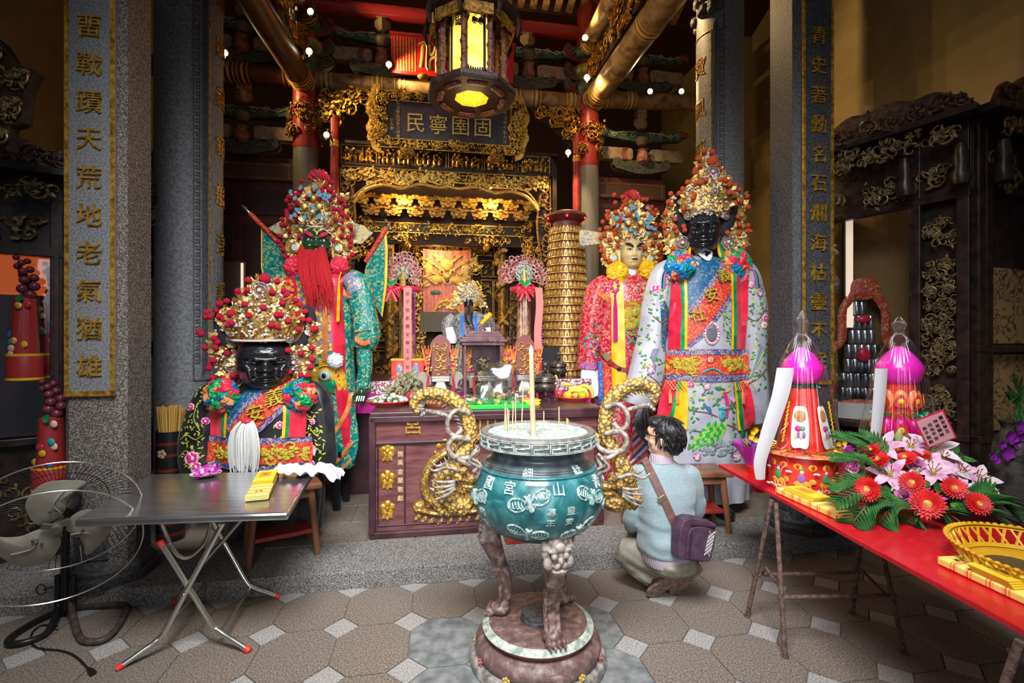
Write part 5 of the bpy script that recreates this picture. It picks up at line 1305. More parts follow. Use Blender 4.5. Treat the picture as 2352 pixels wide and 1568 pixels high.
class Fig:
 def __init__(s,name,label,cx,D,Df,rows,cat='deity figure',group='tall deity figures',z0=ZP):
  s.cx,s.Df,s.s=cx,Df,F/Df
  s.off=((cx-CX)/F)
  x=(cx-CX)/F*D
  s.t=thing(name,label,cat,(x,D,z0),0,group);s.z0=z0
  s.dx=(cx-CX)/F*Df-x;s.dy=Df-D;s.trees=[]
  s.rows=[(s.Z(py),h/s.s,d)for py,h,d in rows]
  s.rows.sort();s.ta=[(z,a)for z,a,b in s.rows];s.tb=[(z,b)for z,a,b in s.rows]
  s.bv=[]
 def X(s,px):return(px-s.cx)/s.s+s.dx*0
 def Z(s,py):return H-(py-CY)/s.s-s.z0
 def robe(s,mat,name='robe',fold=.012,nf=14,n=72,m=40,seed=0):
  z0,z1=s.rows[0][0],s.rows[-1][0]
  def fn(u,v):
   z=lerp(z0,z1,v);a,b=interp(s.ta,z),interp(s.tb,z);q=2*PI*u
   f=1+fold/max(.08,a)*(1-v)*sin(nf*q+3*noise.noise(Vector((cos(q)*2,sin(q)*2,z*1.5+seed))))+.03*noise.noise(Vector((cos(q)*3+seed,sin(q)*3,z*4)))
   return(a*f*cos(q),b*f*sin(q),z)
  mb=MB();mb.surf(fn,n,m,cu=True);L=len(mb.v)
  mb.f.append(tuple(range(L-n,L)));mb.m.append(0)
  s.bv.append(BVHTree.FromPolygons([Vector(p)for p in mb.v],mb.f))
  return mb.build(name,mat,s.t,ang=180)
 def sleeve(s,pts,mat,name='sleeve',y=0.0,flat=.8,fold=.012,seed=0,close=False):
  """pts: (px, py, radius px, y offset) from the shoulder down"""
  P_=spline([(s.X(p[0]),(p[3]if len(p)>3 else y),s.Z(p[1]),p[2]/s.s)for p in pts],7)
  n=28;vs=[]
  for i,p in enumerate(P_):
   a=Vector(P_[max(0,i-1)][:3]);b=Vector(P_[min(len(P_)-1,i+1)][:3]);t=(b-a).normalized()
   sd=Vector((0,1,0));sd=(sd-t*sd.dot(t)).normalized();w=t.cross(sd).normalized()
   for j in range(n):
    q=2*PI*j/n;f=1+fold/p[3]*(.4+i/len(P_))*noise.noise(Vector((cos(q)*2.2,sin(q)*2.2,i*.09+seed)))*2.2
    vs.append(Vector(p[:3])+w*p[3]*f*cos(q)+sd*p[3]*flat*f*sin(q))
  fs=[(i*n+j,i*n+(j+1)%n,(i+1)*n+(j+1)%n,(i+1)*n+j)for i in range(len(P_)-1)for j in range(n)]
  fs+=[tuple(range(n))]+([tuple(range(len(vs)-n,len(vs)))]if close else[])
  mb=MB();mb.add(vs,fs)
  if not close:
   mb.add([v*1.0 for v in vs[-n:]]+[Vector((sum(v.x for v in vs[-n:])/n,sum(v.y for v in vs[-n:])/n,sum(v.z for v in vs[-n:])/n+.09))],[(j,(j+1)%n,n)for j in range(n)])
  s.bv.append(BVHTree.FromPolygons([Vector(p)for p in mb.v],mb.f))
  return mb.build(name,mat,s.t,ang=180)
 def fy(s,x,z):
  best=None
  for b in s.bv:
   loc,nn,i,d=b.ray_cast(Vector((x,-3,z)),Vector((0,1,0)))
   if loc is not None and(best is None or loc.y<best):best=loc.y
  if best is None:
   a,b=interp(s.ta,z),interp(s.tb,z);best=-b*math.sqrt(max(.03,1-(x/max(a,.01))**2))
  return best
 def on(s,px,py,off=.006):
  x,z=s.X(px),s.Z(py);return Vector((x,s.fy(x,z)-off,z))
 def ribbon(s,pts,off,mat,name,nw=6,nl=5,th=.006,flatten=False):
  """pts: (px, py, width px); a cloth strip lying on the figure"""
  P_=spline(pts,nl);fr=[];ym=None
  for i,p in enumerate(P_):
   a,b=P_[max(0,i-1)],P_[min(len(P_)-1,i+1)];dx,dy=b[0]-a[0],b[1]-a[1];l=math.hypot(dx,dy)or 1
   row=[]
   for k in range(nw+1):
    q=(k/nw-.5)*p[2];row.append(s.on(p[0]-dy/l*q,p[1]+dx/l*q,off))
   fr.append(row)
  for _ in range(2):
   for i in range(1,len(fr)-1):
    for k in range(nw+1):fr[i][k].y=min(fr[i][k].y,.5*fr[i][k].y+.25*(fr[i-1][k].y+fr[i+1][k].y))
  mb=MB();n=nw+1
  vs=[v for r in fr for v in r];vs2=[v+Vector((0,th,0))for v in vs];L=len(vs)
  fs=[(i*n+k,i*n+k+1,i*n+n+k+1,i*n+n+k)for i in range(len(fr)-1)for k in range(nw)]
  mb.add(vs+vs2,fs+[tuple(L+q for q in f)for f in fs])
  ring=[k for k in range(nw)]+[i*n+nw for i in range(len(fr)-1)]+[(len(fr)-1)*n+nw-k for k in range(nw)]+[(len(fr)-1-i)*n for i in range(len(fr)-1)]
  k=len(ring);mb.f+=[(ring[i],ring[(i+1)%k],L+ring[(i+1)%k],L+ring[i])for i in range(k)];mb.m+=[0]*k
  return mb.build(name,mat,s.t,ang=60)
 def leaves(s,lst,mats,name,off=.005):
  """lst: (px, py, angle deg, length px, width px, mat index)"""
  mb=MB()
  for px,py,a,L,w,k in lst:
   a=math.radians(a);ca,sa=cos(a),sin(a)
   def pt(u,v,o):return s.on(px+u*ca-v*sa,py+u*sa+v*ca,off+o)
   mb.mat(k).add([pt(-L/2,0,0),pt(-L*.1,-w/2,.001),pt(L/2,0,0),pt(-L*.1,w/2,.001),pt(0,0,.004)],[(0,1,4),(1,2,4),(2,3,4),(3,0,4)])
  return mb.build(name,mats,s.t)
 def vine(s,pts,r,mat,name='embroidered_stem',off=.004):
  mb=MB();mb.tube([s.on(p[0],p[1],off)for p in spline(pts,6)],r,5);return mb.build(name,mat,s.t)
 def flower(s,px,py,r,mats,name='embroidered_flower',off=.005,seed=0,M2=None):
  mb=MB();rr=random.Random(seed+int(px))
  for ring,(n,f)in enumerate(((8,1.0),(6,.62),(1,.0))):
   for k in range(n):
    a=2*PI*k/n+ring*.4+rr.uniform(-.15,.15);c=s.on(px+r*.62*f*cos(a),py+r*.62*f*sin(a),off+.002*ring)
    q=r*.36/s.s;mb.mat(min(ring%2 if n>1 else 2,len(mats)-1)).ball(c,(q,.004,q),7,5)
  return mb.build(name,mats,s.t)
 def char(s,ch,px,py,size,rot,mat,off=.008,th=.018,name='embroidered_character'):
  a=math.radians(rot);mb=MB();k=size/s.s
  def mp(x,y,h):
   u=(x*cos(a)-y*sin(a))*s.s;v=(x*sin(a)+y*cos(a))*s.s
   return s.on(px+u,py-v,off+h)
  mb.text(ch,k,th,map=mp);return mb.build(name,mat,s.t)
def face(fig,cx,cy,w,h,dep,y,mat,bumps,wr=None,jw=.26,am_=1.0,rot=0.0,nu=72,nv=64,mats=None,mf=None,name='face'):
 """sculpted head, centre px, half sizes in px"""
 X0,Z0=fig.X(cx),fig.Z(cy);W_,H_=w/fig.s,h/fig.s
 def fn(u,v):
  a=(u-.5)*2*PI;b=(v-.5)*PI
  sx=math.copysign(abs(sin(a))**.8,sin(a))*cos(b)**.6;sy=cos(a)*cos(b)**.7;sz=math.copysign(abs(sin(b))**.95,sin(b))
  jaw=1-jw*max(0,-sz-.15)**1.2
  d=0
  if sy>0:
   for gx,gz,wx,wz,am in bumps:
    for sg in((1,-1)if gx else(1,)):
     d+=am*math.exp(-((sx*jaw-sg*gx)/wx)**2-((sz-gz)/wz)**2)
   if wr:d+=wr(sx,sz)
   d*=am_*min(1,sy*2.2)
  return(X0+W_*sx*jaw,y-dep*sy-d*W_*.9,Z0+H_*sz)
 mb=MB();mb.surf(fn,nu,nv,cu=True,mf=(lambda u,v:mf(math.copysign(abs(sin((u-.5)*2*PI))**.85,sin((u-.5)*2*PI))*cos((v-.5)*PI)**.75,sin((v-.5)*PI))if abs(u-.5)<.25 else 0)if mf else None)
 turn(mb,X0,y,rot)
 return mb.build(name,mats or mat,fig.t,ang=180)
def turn(mb,x0,y0,a):
 if a:mb.v=[(x0+(x-x0)*cos(a)-(y-y0)*sin(a),y0+(x-x0)*sin(a)+(y-y0)*cos(a),z)for x,y,z in mb.v]
 return mb
BASEF=[(0,.02,.13,.25,.16),(0,-.16,.15,.09,.15),(.16,-.19,.09,.06,.07),(.40,.10,.22,.10,-.16),(.38,.30,.30,.07,.13),(.40,.08,.17,.055,.10),(.55,-.18,.24,.18,.09),(0,-.38,.30,.04,.09),(0,-.45,.34,.028,-.14),(0,-.53,.25,.05,.11),(0,-.80,.28,.13,.13),(.36,-.33,.06,.16,-.05)]
def pom_mesh(mat,key):
 k='pom_'+key
 if k not in bpy.data.meshes:
  mb=MB();rr=random.Random(4);mb.ball((0,0,0),1.0,16,12)
  mb.v=[tuple(Vector(p)*rr.uniform(.93,1.06))for p in mb.v]
  o=mb.build('pom_pom',mat,None,ang=180);me=o.data;me.name=k;bpy.data.objects.remove(o)
 return bpy.data.meshes[k]
def crown(fig,rows,poms,pmat,pkey,pr,wings,rosettes,brim,seed,ybase=.0,leafcol=None,mirrors=(),nleaf=150,npearl=150):
 """rows: (py, half width px, cx px) silhouette of the cap; wings: px polygons hanging at the sides"""
 rr=random.Random(seed)
 cr_=sorted((fig.Z(py),hw/fig.s,fig.X(cx))for py,hw,cx in rows)
 ta=[(z,a)for z,a,c in cr_];tc=[(z,c)for z,a,c in cr_]
 z0,z1=cr_[0][0],cr_[-1][0]
 def sy(x,z):
  a=interp(ta,z);c=interp(tc,z);q=max(0,1-((x-c)/max(a,.005))**2);return ybase-a*.75*math.sqrt(q)
 root=bpy.data.objects.new('headdress',None);COL.objects.link(root);root.parent=fig.t
 mb=MB()
 mb.surf(lambda u,v:(interp(tc,lerp(z0,z1,v))+interp(ta,lerp(z0,z1,v))*cos(2*PI*u),ybase+.75*interp(ta,lerp(z0,z1,v))*sin(2*PI*u),lerp(z0,z1,v)),40,24,cu=True)
 L=len(mb.v);mb.f.append(tuple(range(L-40,L)));mb.m.append(0)
 mb.build('cap',CGOLD,root)
 lf=MB();pe=MB();wy=ybase-.02
 def ornament(x,y,z,ax,az,big=1.0):
  a=math.atan2(az,ax)+rr.uniform(-.7,.7)
  Mm=T(x,y,z)@RX(rr.uniform(-.5,.3))@RZ(rr.uniform(-.5,.5))
  leafp(lf,(0,0,0),a,rr.uniform(.035,.075)*big,rr.uniform(.02,.04)*big,.005,Mm)
 for k in range(nleaf):
  z=z0+(z1-z0)*rr.random()**1.1;a=interp(ta,z);c=interp(tc,z);q=rr.uniform(-1.02,1.02);x=c+a*q
  ornament(x,sy(x,z)-.008,z,q,.8)
 for k in range(npearl):
  z=z0+(z1-z0)*rr.random()**1.1;a=interp(ta,z);c=interp(tc,z);x=c+a*rr.uniform(-.98,.98)
  p=rr.uniform(.007,.0125);pe.ball((x,sy(x,z)-.02,z),p,7,5)
 for wi,poly in enumerate(wings):
  pl=[(fig.X(a),fig.Z(b))for a,b in poly];w=MB();w.prism(spline(pl,4,True),.02,T(0,wy+.02,0)@FR);w.build('side_wing',CGOLD,root)
  x0,x1=min(p[0]for p in pl),max(p[0]for p in pl);zz0,zz1=min(p[1]for p in pl),max(p[1]for p in pl)
  cxm,czm=(x0+x1)/2,(zz0+zz1)/2;n=0;tries=0
  def inside(x,z):
   r=False;j=len(pl)-1
   for i in range(len(pl)):
    (xi,zi),(xj,zj)=pl[i],pl[j]
    if(zi>z)!=(zj>z)and x<(xj-xi)*(z-zi)/(zj-zi)+xi:r=not r
    j=i
   return r
  while n<70 and tries<900:
   tries+=1;x,z=rr.uniform(x0,x1),rr.uniform(zz0,zz1)
   if not inside(x,z):continue
   n+=1
   if n%3:ornament(x,wy-.01-.02*rr.random(),z,x-interp(tc,z),z-czm)
   else:pe.ball((x,wy-.02-.02*rr.random(),z),rr.uniform(.008,.0125),7,5)
   # pearl brim
 pts=spline([(fig.X(a),0,fig.Z(b))for a,b in brim],8);bl=MB()
 xl,xr=pts[0][0],pts[-1][0];cxm=(xl+xr)/2;hwb=(xr-xl)/2
 ys=lambda x:ybase-hwb*.85*math.sqrt(max(.02,1-((x-cxm)/(hwb*1.03))**2))
 Ln=sum((Vector(a)-Vector(b)).length for a,b in zip(pts,pts[1:]));nb=46
 for k in range(nb+1):
  t=k/nb*(len(pts)-1);i=min(int(t),len(pts)-2);p=Vector(pts[i]).lerp(Vector(pts[i+1]),t-i)
  bl.ball((p.x,ys(p.x)-.012,p.z),.0085,7,5)
 bl.build('pearl_brim',PEARL,root)
 bd=MB();bd.surf(lambda u,v:(lambda p:(p[0],ys(p[0])-.004,p[2]+.0+v*.075))(pts[min(int(u*(len(pts)-1)),len(pts)-1)]),len(pts)-1,3);bd.build('brow_band',CGOLD,root)
 jw=MB()
 for k in range(7):
  t=(k+.5)/7*(len(pts)-1);p=pts[int(t)];jw.ball((p[0],ys(p[0])-.012,p[2]+.036),(.014,.008,.017),8,6)
 jw.build('jewel',M('red_jewel',(.25,.01,.015),rough=.1,coat=.5),root)
 lf.build('gold_filigree',CGOLD,root,smooth=False);o=pe.build('pearl_beads',PEARL,root);o['kind']='stuff'
 for px,py,r in rosettes:
  ro=MB();x,z,q=fig.X(px),fig.Z(py),r/fig.s;y=min(sy(x,z)if z0<z<z1 else wy,wy)-.035
  ro.mat(1).ball((x,y+.01,z),(q*.8,.012,q*.8),16,8)
  for ring,(n,f)in enumerate(((26,.95),(18,.62))):
   for k in range(n):a=2*PI*k/n;ro.mat(0).ball((x+q*f*cos(a),y-.004*ring,z+q*f*sin(a)),q*(.12 if ring==0 else .11),6,5)
  ro.mat(2).ball((x,y-.014,z),q*.27,10,8);ro.build('rosette',[SILV,M('rosette_wine',(.28,.09,.10),rough=.4),PEARL],root)
 for px,py,r in mirrors:
  ro=MB();x,z,q=fig.X(px),fig.Z(py),r/fig.s;Mm=T(x,wy-.05,z)@RX(PI/2)
  ro.mat(1).lathe([(q,-.01),(q*1.5,-.005),(q*1.55,.008),(q,.014)],20,Mm,cap=False)
  for k in range(14):a=2*PI*k/14;ro.mat(1).ball((x+q*1.5*cos(a),wy-.052,z+q*1.5*sin(a)),q*.28,6,5)
  ro.mat(0).lathe([(0,.010),(q,.010)],20,Mm);ro.build('mirror',[MIRR,CGOLD],root)
 me=pom_mesh(pmat,pkey)
 for p in poms:
  px,py=p[0],p[1];r=(p[2]if len(p)>2 else pr)/fig.s
  x,z=fig.X(px),fig.Z(py);y=min(sy(x,z)if z0<z<z1 else wy,wy)-.045-.02*rr.random()
  o=bpy.data.objects.new('pom_pom',me);COL.objects.link(o);o.parent=root;o.location=(x,y,z);o.scale=(r,r,r)
 return root
def puff(fig,px,py,r,cols,name='satin_rosette',seed=1,n=30,yoff=.03,flat=.55,loop=True):
 rr=random.Random(seed+int(px));mb=MB();c=fig.on(px,py,yoff);R=r/fig.s
 for k in range(n):
  z=1-2*(k+.5)/n;a=k*2.399;q=math.sqrt(max(0,1-z*z));d=Vector((q*cos(a),-abs(z)*.9-.05 if k%2 else-abs(z),q*sin(a)))
  p=c+Vector((d.x*R*.78,d.y*R*flat,d.z*R*.78));mb.mat(rr.randrange(len(cols)))
  rad=R*rr.uniform(.30,.42);nrm=Vector((d.x,d.y-.7,d.z)).normalized()
  Mm=T(p)@nrm.to_track_quat('Z','Y').to_matrix().to_4x4()@RZ(rr.random()*6.28)
  if loop:
   def fn(u,v,rad=rad,ph=rr.random()*6,k_=rr.choice((2,3))):
    q=2*PI*u;b=(v-.5)*PI*.98;f=1+.20*sin(k_*q+2.5*b+ph)+.08*sin(7*q-3*b);return(rad*1.15*cos(b)*cos(q)*f,rad*.8*cos(b)*sin(q)*f,rad*.72*sin(b)*f)
   mb.surf(fn,18,9,cu=True,M=Mm)
  else:mb.ball((0,0,0),(rad*1.25,rad*.75,rad*.7),8,6,Mm)
 return mb.build(name,cols,fig.t,ang=180,fix=False)
def tassel(fig,px,py0,py1,w,mat,name='tassel',off=.035,n=16):
 mb=MB();a=fig.on(px,py0,off);b=fig.on(px,py1,off);b.y=min(a.y,b.y)
 for k in range(n):
  q=(k/(n-1)-.5)*w/fig.s;mb.tube([a+Vector((q*.3,0,0)),a.lerp(b,.3)+Vector((q,-.004*(k%3),0)),b+Vector((q*1.1,-.004*(k%3),.004*(k%4)))],.5*w/fig.s/n*2.2,5)
 mb.ball(a,(w*.4/fig.s,.012,w*.4/fig.s),8,6);return mb.build(name,mat,fig.t)
def fringe(fig,pts,L,mat,name='fringe',off=.012,n=40):
 P_=spline(pts,8);mb=MB()
 for k in range(n):
  t=k/(n-1)*(len(P_)-1);i=min(int(t),len(P_)-2);px=lerp(P_[i][0],P_[i+1][0],t-i);py=lerp(P_[i][1],P_[i+1][1],t-i)
  a=fig.on(px,py,off);mb.tube([a,a+Vector((.003*sin(k),-.006,-L/fig.s*(.9+.15*sin(k*2.3))))],.0032,4)
 return mb.build(name,mat,fig.t)
def pick(o,s,lst):return[(o[0]+a[0]/s,o[1]+a[1]/s)+((a[2]/s,)if len(a)>2 else())for a in lst]
def goldbeast(fig,x0,x1,y0,y1,seed,mat=None,off=.012,n=26,name='embroidered_dragon'):
 rr=random.Random(seed);mb=MB();H_=y1-y0
 for k in range(n):
  px,py=rr.uniform(x0,x1),rr.uniform(y0+H_*.15,y1-H_*.15);q=H_*.16/fig.s;c=fig.on(px,py,off)
  mb.ball(c,(q*rr.uniform(.7,1.5),.016,q*rr.uniform(.6,1.1)),8,6)
 for k in range(6):
  px,py=rr.uniform(x0,x1),rr.uniform(y0,y1);mb.tube([fig.on(px+H_*.3*cos(a*.9+k),py+H_*.25*sin(a*.9+k),off+.006)for a in range(6)],.009,6)
 return mb.build(name,mat or CORD,fig.t)
 # ---------------------------------------------------------------- 1. short black faced figure at the left
f1=Fig('black_faced_deity','short stout black faced deity in black embroidered robe behind the steel table',622,3.62,3.44,[(868,34,.10),(888,78,.13),(905,108,.17),(940,122,.21),(1005,118,.22),(1065,116,.22),(1150,124,.23),(1235,120,.22)])
BLKS=M('black_satin',(.014,.014,.017),[(.4,(.009,.009,.011)),(.65,(.028,.028,.033))],7,rough=.36,sheen=.1)
f1.robe(BLKS,seed=1)
f1.sleeve([(528,888,20),(498,915,38),(474,965,42),(462,1025,46),(470,1085,48),(500,1100,40)],BLKS,seed=2,y=-.06)
f1.sleeve([(708,888,18),(738,915,32),(750,970,34),(750,1030,38),(742,1080,40)],BLKS,seed=3,y=-.06)
ANGRY=BASEF+[(.30,.20,.20,.06,.14),(.62,.05,.20,.14,.10),(.5,-.42,.12,.2,.08)]
face(f1,622,838,66,60,.19,-.06,GLOSSB,ANGRY,jw=.16,am_=2.3,rot=.44,wr=lambda x,z:.035*sin((z-.75*abs(x))*34)*math.exp(-(x/.3)**2-((z-.52)/.2)**2)+.02*sin((z+abs(x)*.5)*26)*math.exp(-((abs(x)-.55)/.18)**2-((z+.2)/.3)**2))
fo,fs_=(460,620),4.9
poms1=pick(fo,fs_,[(633,103,37),(840,92,62),(968,117,33),(515,228),(510,258),(622,222),(670,222),(597,280),(958,248),(1050,225),(1072,270),(312,372,40),(393,342),(500,357),(724,398),(928,432),(1078,370),(1115,350),(1180,332),(1225,380),(1280,458),(157,468),(145,520),(205,520),(262,445),(302,517,40),(393,553),(543,495,47),(797,522),(545,622),(578,602),(1055,510),(1085,505),(1150,573),(1200,490),(1263,552),(1335,563),(1018,624),(1062,640),(1212,665),(1405,655),(1375,672),(78,695),(103,718),(254,768),(275,810),(138,872),(268,875),(392,938),(238,1020),(193,1050),(190,1105),(230,1217),(345,1235),(457,1190),(1090,905),(1232,938),(1365,878),(1355,1005),(1340,1092),(1097,1150),(1230,1190),(1315,1190)])
crown(f1,[(785,62,622),(765,82,620),(735,86,622),(705,74,625),(680,52,626),(655,36,626),(638,22,628)],poms1,POMR,'red',7.2,[[(560,795),(565,850),(562,868),(520,868),(502,830),(497,790),(510,755),(520,790)],[(680,800),(682,850),(690,868),(722,866),(738,830),(740,780),(728,770),(715,790)],[(512,735),(528,700),(545,715),(535,765)],[(735,770),(738,745),(722,740),(718,765)]],[(628,667,19),(546,779,12),(687,776,11),(547,838,18),(694,834,17)],[(548,780),(580,782),(622,783),(664,782),(688,779)],21,-.05,nleaf=230,npearl=240)
mb=MB()
for pl in([(552,806,13),(530,792,15),(514,762,15),(510,728,14),(518,703,9)],[(686,800,12),(708,788,14),(724,758,14),(724,722,13),(712,702,9)]):
 sp=spline([(f1.X(a),-.05,f1.Z(b),r/f1.s)for a,b,r in pl],5);mb.tube([p[:3]for p in sp],[p[3]for p in sp],12);mb.build('black_cloth_horn',M('black_felt',(.016,.016,.018),rough=.9),f1.t);mb=MB()
f1.ribbon([(668,884,20),(628,905,46),(590,940,62),(560,985,44),(550,1003,24)],.006,M('blue_brocade',(.01,.1,.24),[(0,(.005,.09,.23)),(.55,(.008,.12,.30)),(.60,(.45,.38,.06)),(.64,(.008,.11,.26))],40,dist=1.5,det=3,const=True,rough=.4),'blue_collar')
f1.ribbon([(712,872,60),(664,911,72),(628,945,74),(572,1003,66)],.014,EMB,'sash_border')
f1.ribbon([(712,873,40),(664,912,49),(628,946,50),(572,1004,44)],.020,EMR,'sash')
f1.char('義',663,910,42,16,CORD,.028);f1.char('安',627,945,42,16,CORD,.028)
for px,w,m_,nm in((522,32,SRED,'red_ribbon'),(541,8,SGRN,'green_ribbon'),(549,7,SYEL,'yellow_ribbon'),(712,34,SRED,'red_ribbon'),(693,7,SGRN,'green_ribbon'),(686,6,SYEL,'yellow_ribbon')):
 f1.ribbon([(px+(2 if px<600 else 0),925,w),(px,965,w),(px-2,1004,w)],.024,m_,nm,nw=3)
 f1.ribbon([(px+(30 if px<600 else-24),868,w*.5),(px+(14 if px<600 else-8),890,w*.7)],.02,m_,nm,nw=3)
f1.ribbon([(500,1011,14),(622,1010,14),(742,1011,14)],.012,EMB,'belt_border',nl=14)
f1.ribbon([(498,1040,46),(622,1040,46),(744,1040,46)],.014,EMR,'belt',nl=14)
f1.ribbon([(500,1068,12),(622,1072,12),(742,1068,12)],.012,EMB,'belt_border',nl=14)
goldbeast(f1,508,570,1022,1058,1,n=40);goldbeast(f1,640,735,1022,1058,2,n=46)
MULTI=[SRED,SGRN,SBLU,SORG]
puff(f1,538,910,40,MULTI,n=30,yoff=.05);puff(f1,716,908,36,MULTI,n=30,yoff=.05)
rr=random.Random(5);lv=[]
for(x0,y0,x1,y1,n)in((440,930,492,1075,70),(728,930,770,1070,46),(655,975,690,1003,8),(470,890,510,930,22)):
 for k in range(n):lv.append((rr.uniform(x0,x1),rr.uniform(y0,y1),rr.uniform(0,360),rr.uniform(7,13),rr.uniform(3,5),rr.randrange(2)))
f1.leaves(lv,[LEAFY,M('thread_yellow',(.60,.48,.05),rough=.5)],'embroidered_leaves')
for pl in([(440,1010),(455,1000),(475,1010),(490,1000)],[(438,1050),(455,1035),(470,1045),(488,1040)],[(735,985),(750,1000),(765,990)],[(733,1040),(750,1030),(764,1045)],[(480,925),(470,960),(485,990)]):f1.vine(pl,.0035,LEAFY)
for px,py,r in((463,935,9),(496,968,10),(470,1052,17),(478,1072,14),(737,1036,16),(742,970,8),(675,975,10),(742,1066,8)):f1.flower(px,py,r,[PNK,MAG,ORCHC])
# fly whisk of white horsehair
w0=f1.on(612,962,.06);wl=f1.t.location
wk=thing('horsehair_whisk','white horsehair whisk hanging over the black faced deity\'s sash','whisk',(wl.x+w0.x,wl.y+w0.y,wl.z+w0.z),0)
mb=MB();rr=random.Random(2)
for k in range(90):
 a=rr.uniform(-1,1);b=rr.uniform(-1,1);x1=a*.105+.0;e=rr.uniform(.29,.385)
 mb.tube(spline([(a*.04,b*.01,.0),(a*.085-.01,-.02+b*.02,-.07),(x1-.012,-.02+b*.02,-.2),(x1*.85-.02,b*.02,-e)],3),.0042,4)
mb.build('horsehair',M('horsehair_white',(.74,.75,.72),rough=.6),wk)
mb=MB();mb.ball((0,0,.0),(.04,.03,.02),10,8);mb.build('binding',SRED,wk)
# ---------------------------------------------------------------- 2. tall white robed black faced figure at the right
f2=Fig('white_robed_deity','tall black faced deity in white embroidered robe at right above the visitor',1612,4.25,4.02,[(578,24,.08),(592,52,.11),(606,82,.15),(640,95,.18),(720,92,.20),(800,92,.20),(880,93,.21),(960,100,.22),(1060,106,.23),(1160,108,.23)])
WSAT=M('white_satin',(.55,.55,.6),[(.35,(.34,.34,.42)),(.6,(.46,.46,.50))],6,rough=.33,sheen=.1)
f2.robe(WSAT,seed=4,fold=.016)
WS2=WSAT
f2.sleeve([(1540,600,14),(1512,622,26),(1498,680,30),(1486,760,32),(1474,840,38),(1462,900,42),(1452,935,36)],WS2,seed=5,y=-.08)
f2.sleeve([(1686,600,14),(1714,622,26),(1728,690,30),(1732,770,30),(1732,860,32),(1732,930,36),(1742,975,26)],WS2,seed=6,y=-.06)
face(f2,1608,524,41,50,.15,-.06,GLOSSB,BASEF+[(.60,.0,.15,.2,.06)],jw=.22,am_=2.2,rot=-.36,wr=lambda x,z:.04*cos(x*26)*math.exp(-((z-.55)/.25)**2-(x/.6)**2))
mb=MB()
for pl in([(1578,548,10),(1566,520,14),(1551,488,13),(1544,458,10),(1549,432,7)],[(1640,545,10),(1658,520,16),(1676,488,14),(1685,455,11),(1679,426,7)]):
 sp=spline([(f2.X(a),-.03,f2.Z(b),r/f2.s)for a,b,r in pl],5);mb.tube([p[:3]for p in sp],[p[3]for p in sp],12);mb.build('black_cloth_horn',M('black_felt',(0,0,0)),f2.t);mb=MB()
mb=MB();mb.tube([(0,-.04,f2.Z(560)),(0,-.03,f2.Z(600))],.07,16);mb.build('neck',GLOSSB,f2.t)
poms2=pick((1500,330),5.058,[(540,15,33),(630,30,33),(660,90),(622,150,62),(478,112),(480,200),(668,198),(425,270,34),(425,245),(745,258,34),(720,240),(820,348),(337,390),(282,467),(395,438),(437,440),(503,408),(672,412),(738,408),(805,432),(772,465),(862,418),(905,432),(960,480),(138,527),(240,520),(357,592),(345,622),(747,575),(795,565),(893,570),(1053,560),(975,620),(105,627),(147,655),(275,720),(868,672),(1060,690),(75,765),(192,832),(948,800),(68,920),(180,932),(295,915),(213,980),(303,967),(960,898),(1063,910),(1070,975),(810,995),(960,998),(80,1008),(160,1182),(1015,1172)])
crown(f2,[(492,46,1612),(475,62,1613),(450,66,1615),(425,58,1617),(400,42,1620),(375,24,1620),(350,12,1618),(332,5,1618)],poms2,POMO,'orange',6,[[(1568,560),(1560,575),(1535,580),(1520,555),(1516,510),(1520,465),(1535,435),(1546,450),(1543,490),(1560,530)],[(1650,560),(1665,572),(1695,568),(1708,540),(1705,490),(1712,450),(1700,430),(1690,440),(1688,490),(1668,530)]],[(1620,388,16),(1567,489,8),(1658,488,8),(1556,550,17),(1665,548,16),(1615,440,9)],[(1566,490),(1588,482),(1612,479),(1636,482),(1660,490)],31,-.03,nleaf=210,npearl=230)
f2.ribbon([(1668,588,16),(1630,605,50),(1592,630,70),(1565,680,56),(1556,735,26)],.006,M('blue_brocade',(0,0,0)),'blue_collar')
mb=MB()
for s_2 in(-1,1):
 f2.ribbon([(1612+s_2*16,570,8),(1612+s_2*8,582,9),(1612,592,8)],.022,WHITE,'white_collar',nw=2)
f2.ribbon([(1690,590,66),(1655,640,66),(1612,697,66),(1572,750,64),(1548,786,40)],.012,EMB,'sash_border')
f2.ribbon([(1690,591,42),(1655,641,43),(1612,698,43),(1572,751,42),(1548,787,22)],.018,EMR,'sash')
f2.char('義',1641,630,34,14,CORD,.028);f2.char('安',1610,676,34,14,CORD,.028);f2.char('社',1578,722,34,14,CORD,.028)
for px,w,m_,nm in((1536,25,SRED,'red_ribbon'),(1550,8,SGRN,'green_ribbon'),(1556,6,SYEL,'yellow_ribbon'),(1690,30,SRED,'red_ribbon'),(1672,9,SGRN,'green_ribbon'),(1665,6,SYEL,'yellow_ribbon')):
 f2.ribbon([(px,625,w),(px,700,w),(px-1,803,w*.95)],.022,m_,nm,nw=3,nl=8)
for sgn,px in((-1,1576),(1,1646)):
 for k,m_,nm in((0,SRED,'red_ribbon'),(1,SGRN,'green_ribbon'),(2,SYEL,'yellow_ribbon')):
  f2.ribbon([(px-sgn*5*k+sgn*6,540,5),(px-sgn*6*k+sgn*12,562,7),(px-sgn*7*k+sgn*18,588,9)],.05,m_,nm,nw=2)
puff(f2,1544,608,34,MULTI,n=30,yoff=.05);puff(f2,1682,600,37,MULTI,n=30,yoff=.05)
mb=MB();c=f2.on(1613,765,.006);mb.ball(c,(.044,.008,.07),16,10);mb.build('peep_mesh',M('mesh_grey',(.12,.14,.14),rough=.7),f2.t)
mb=MB()
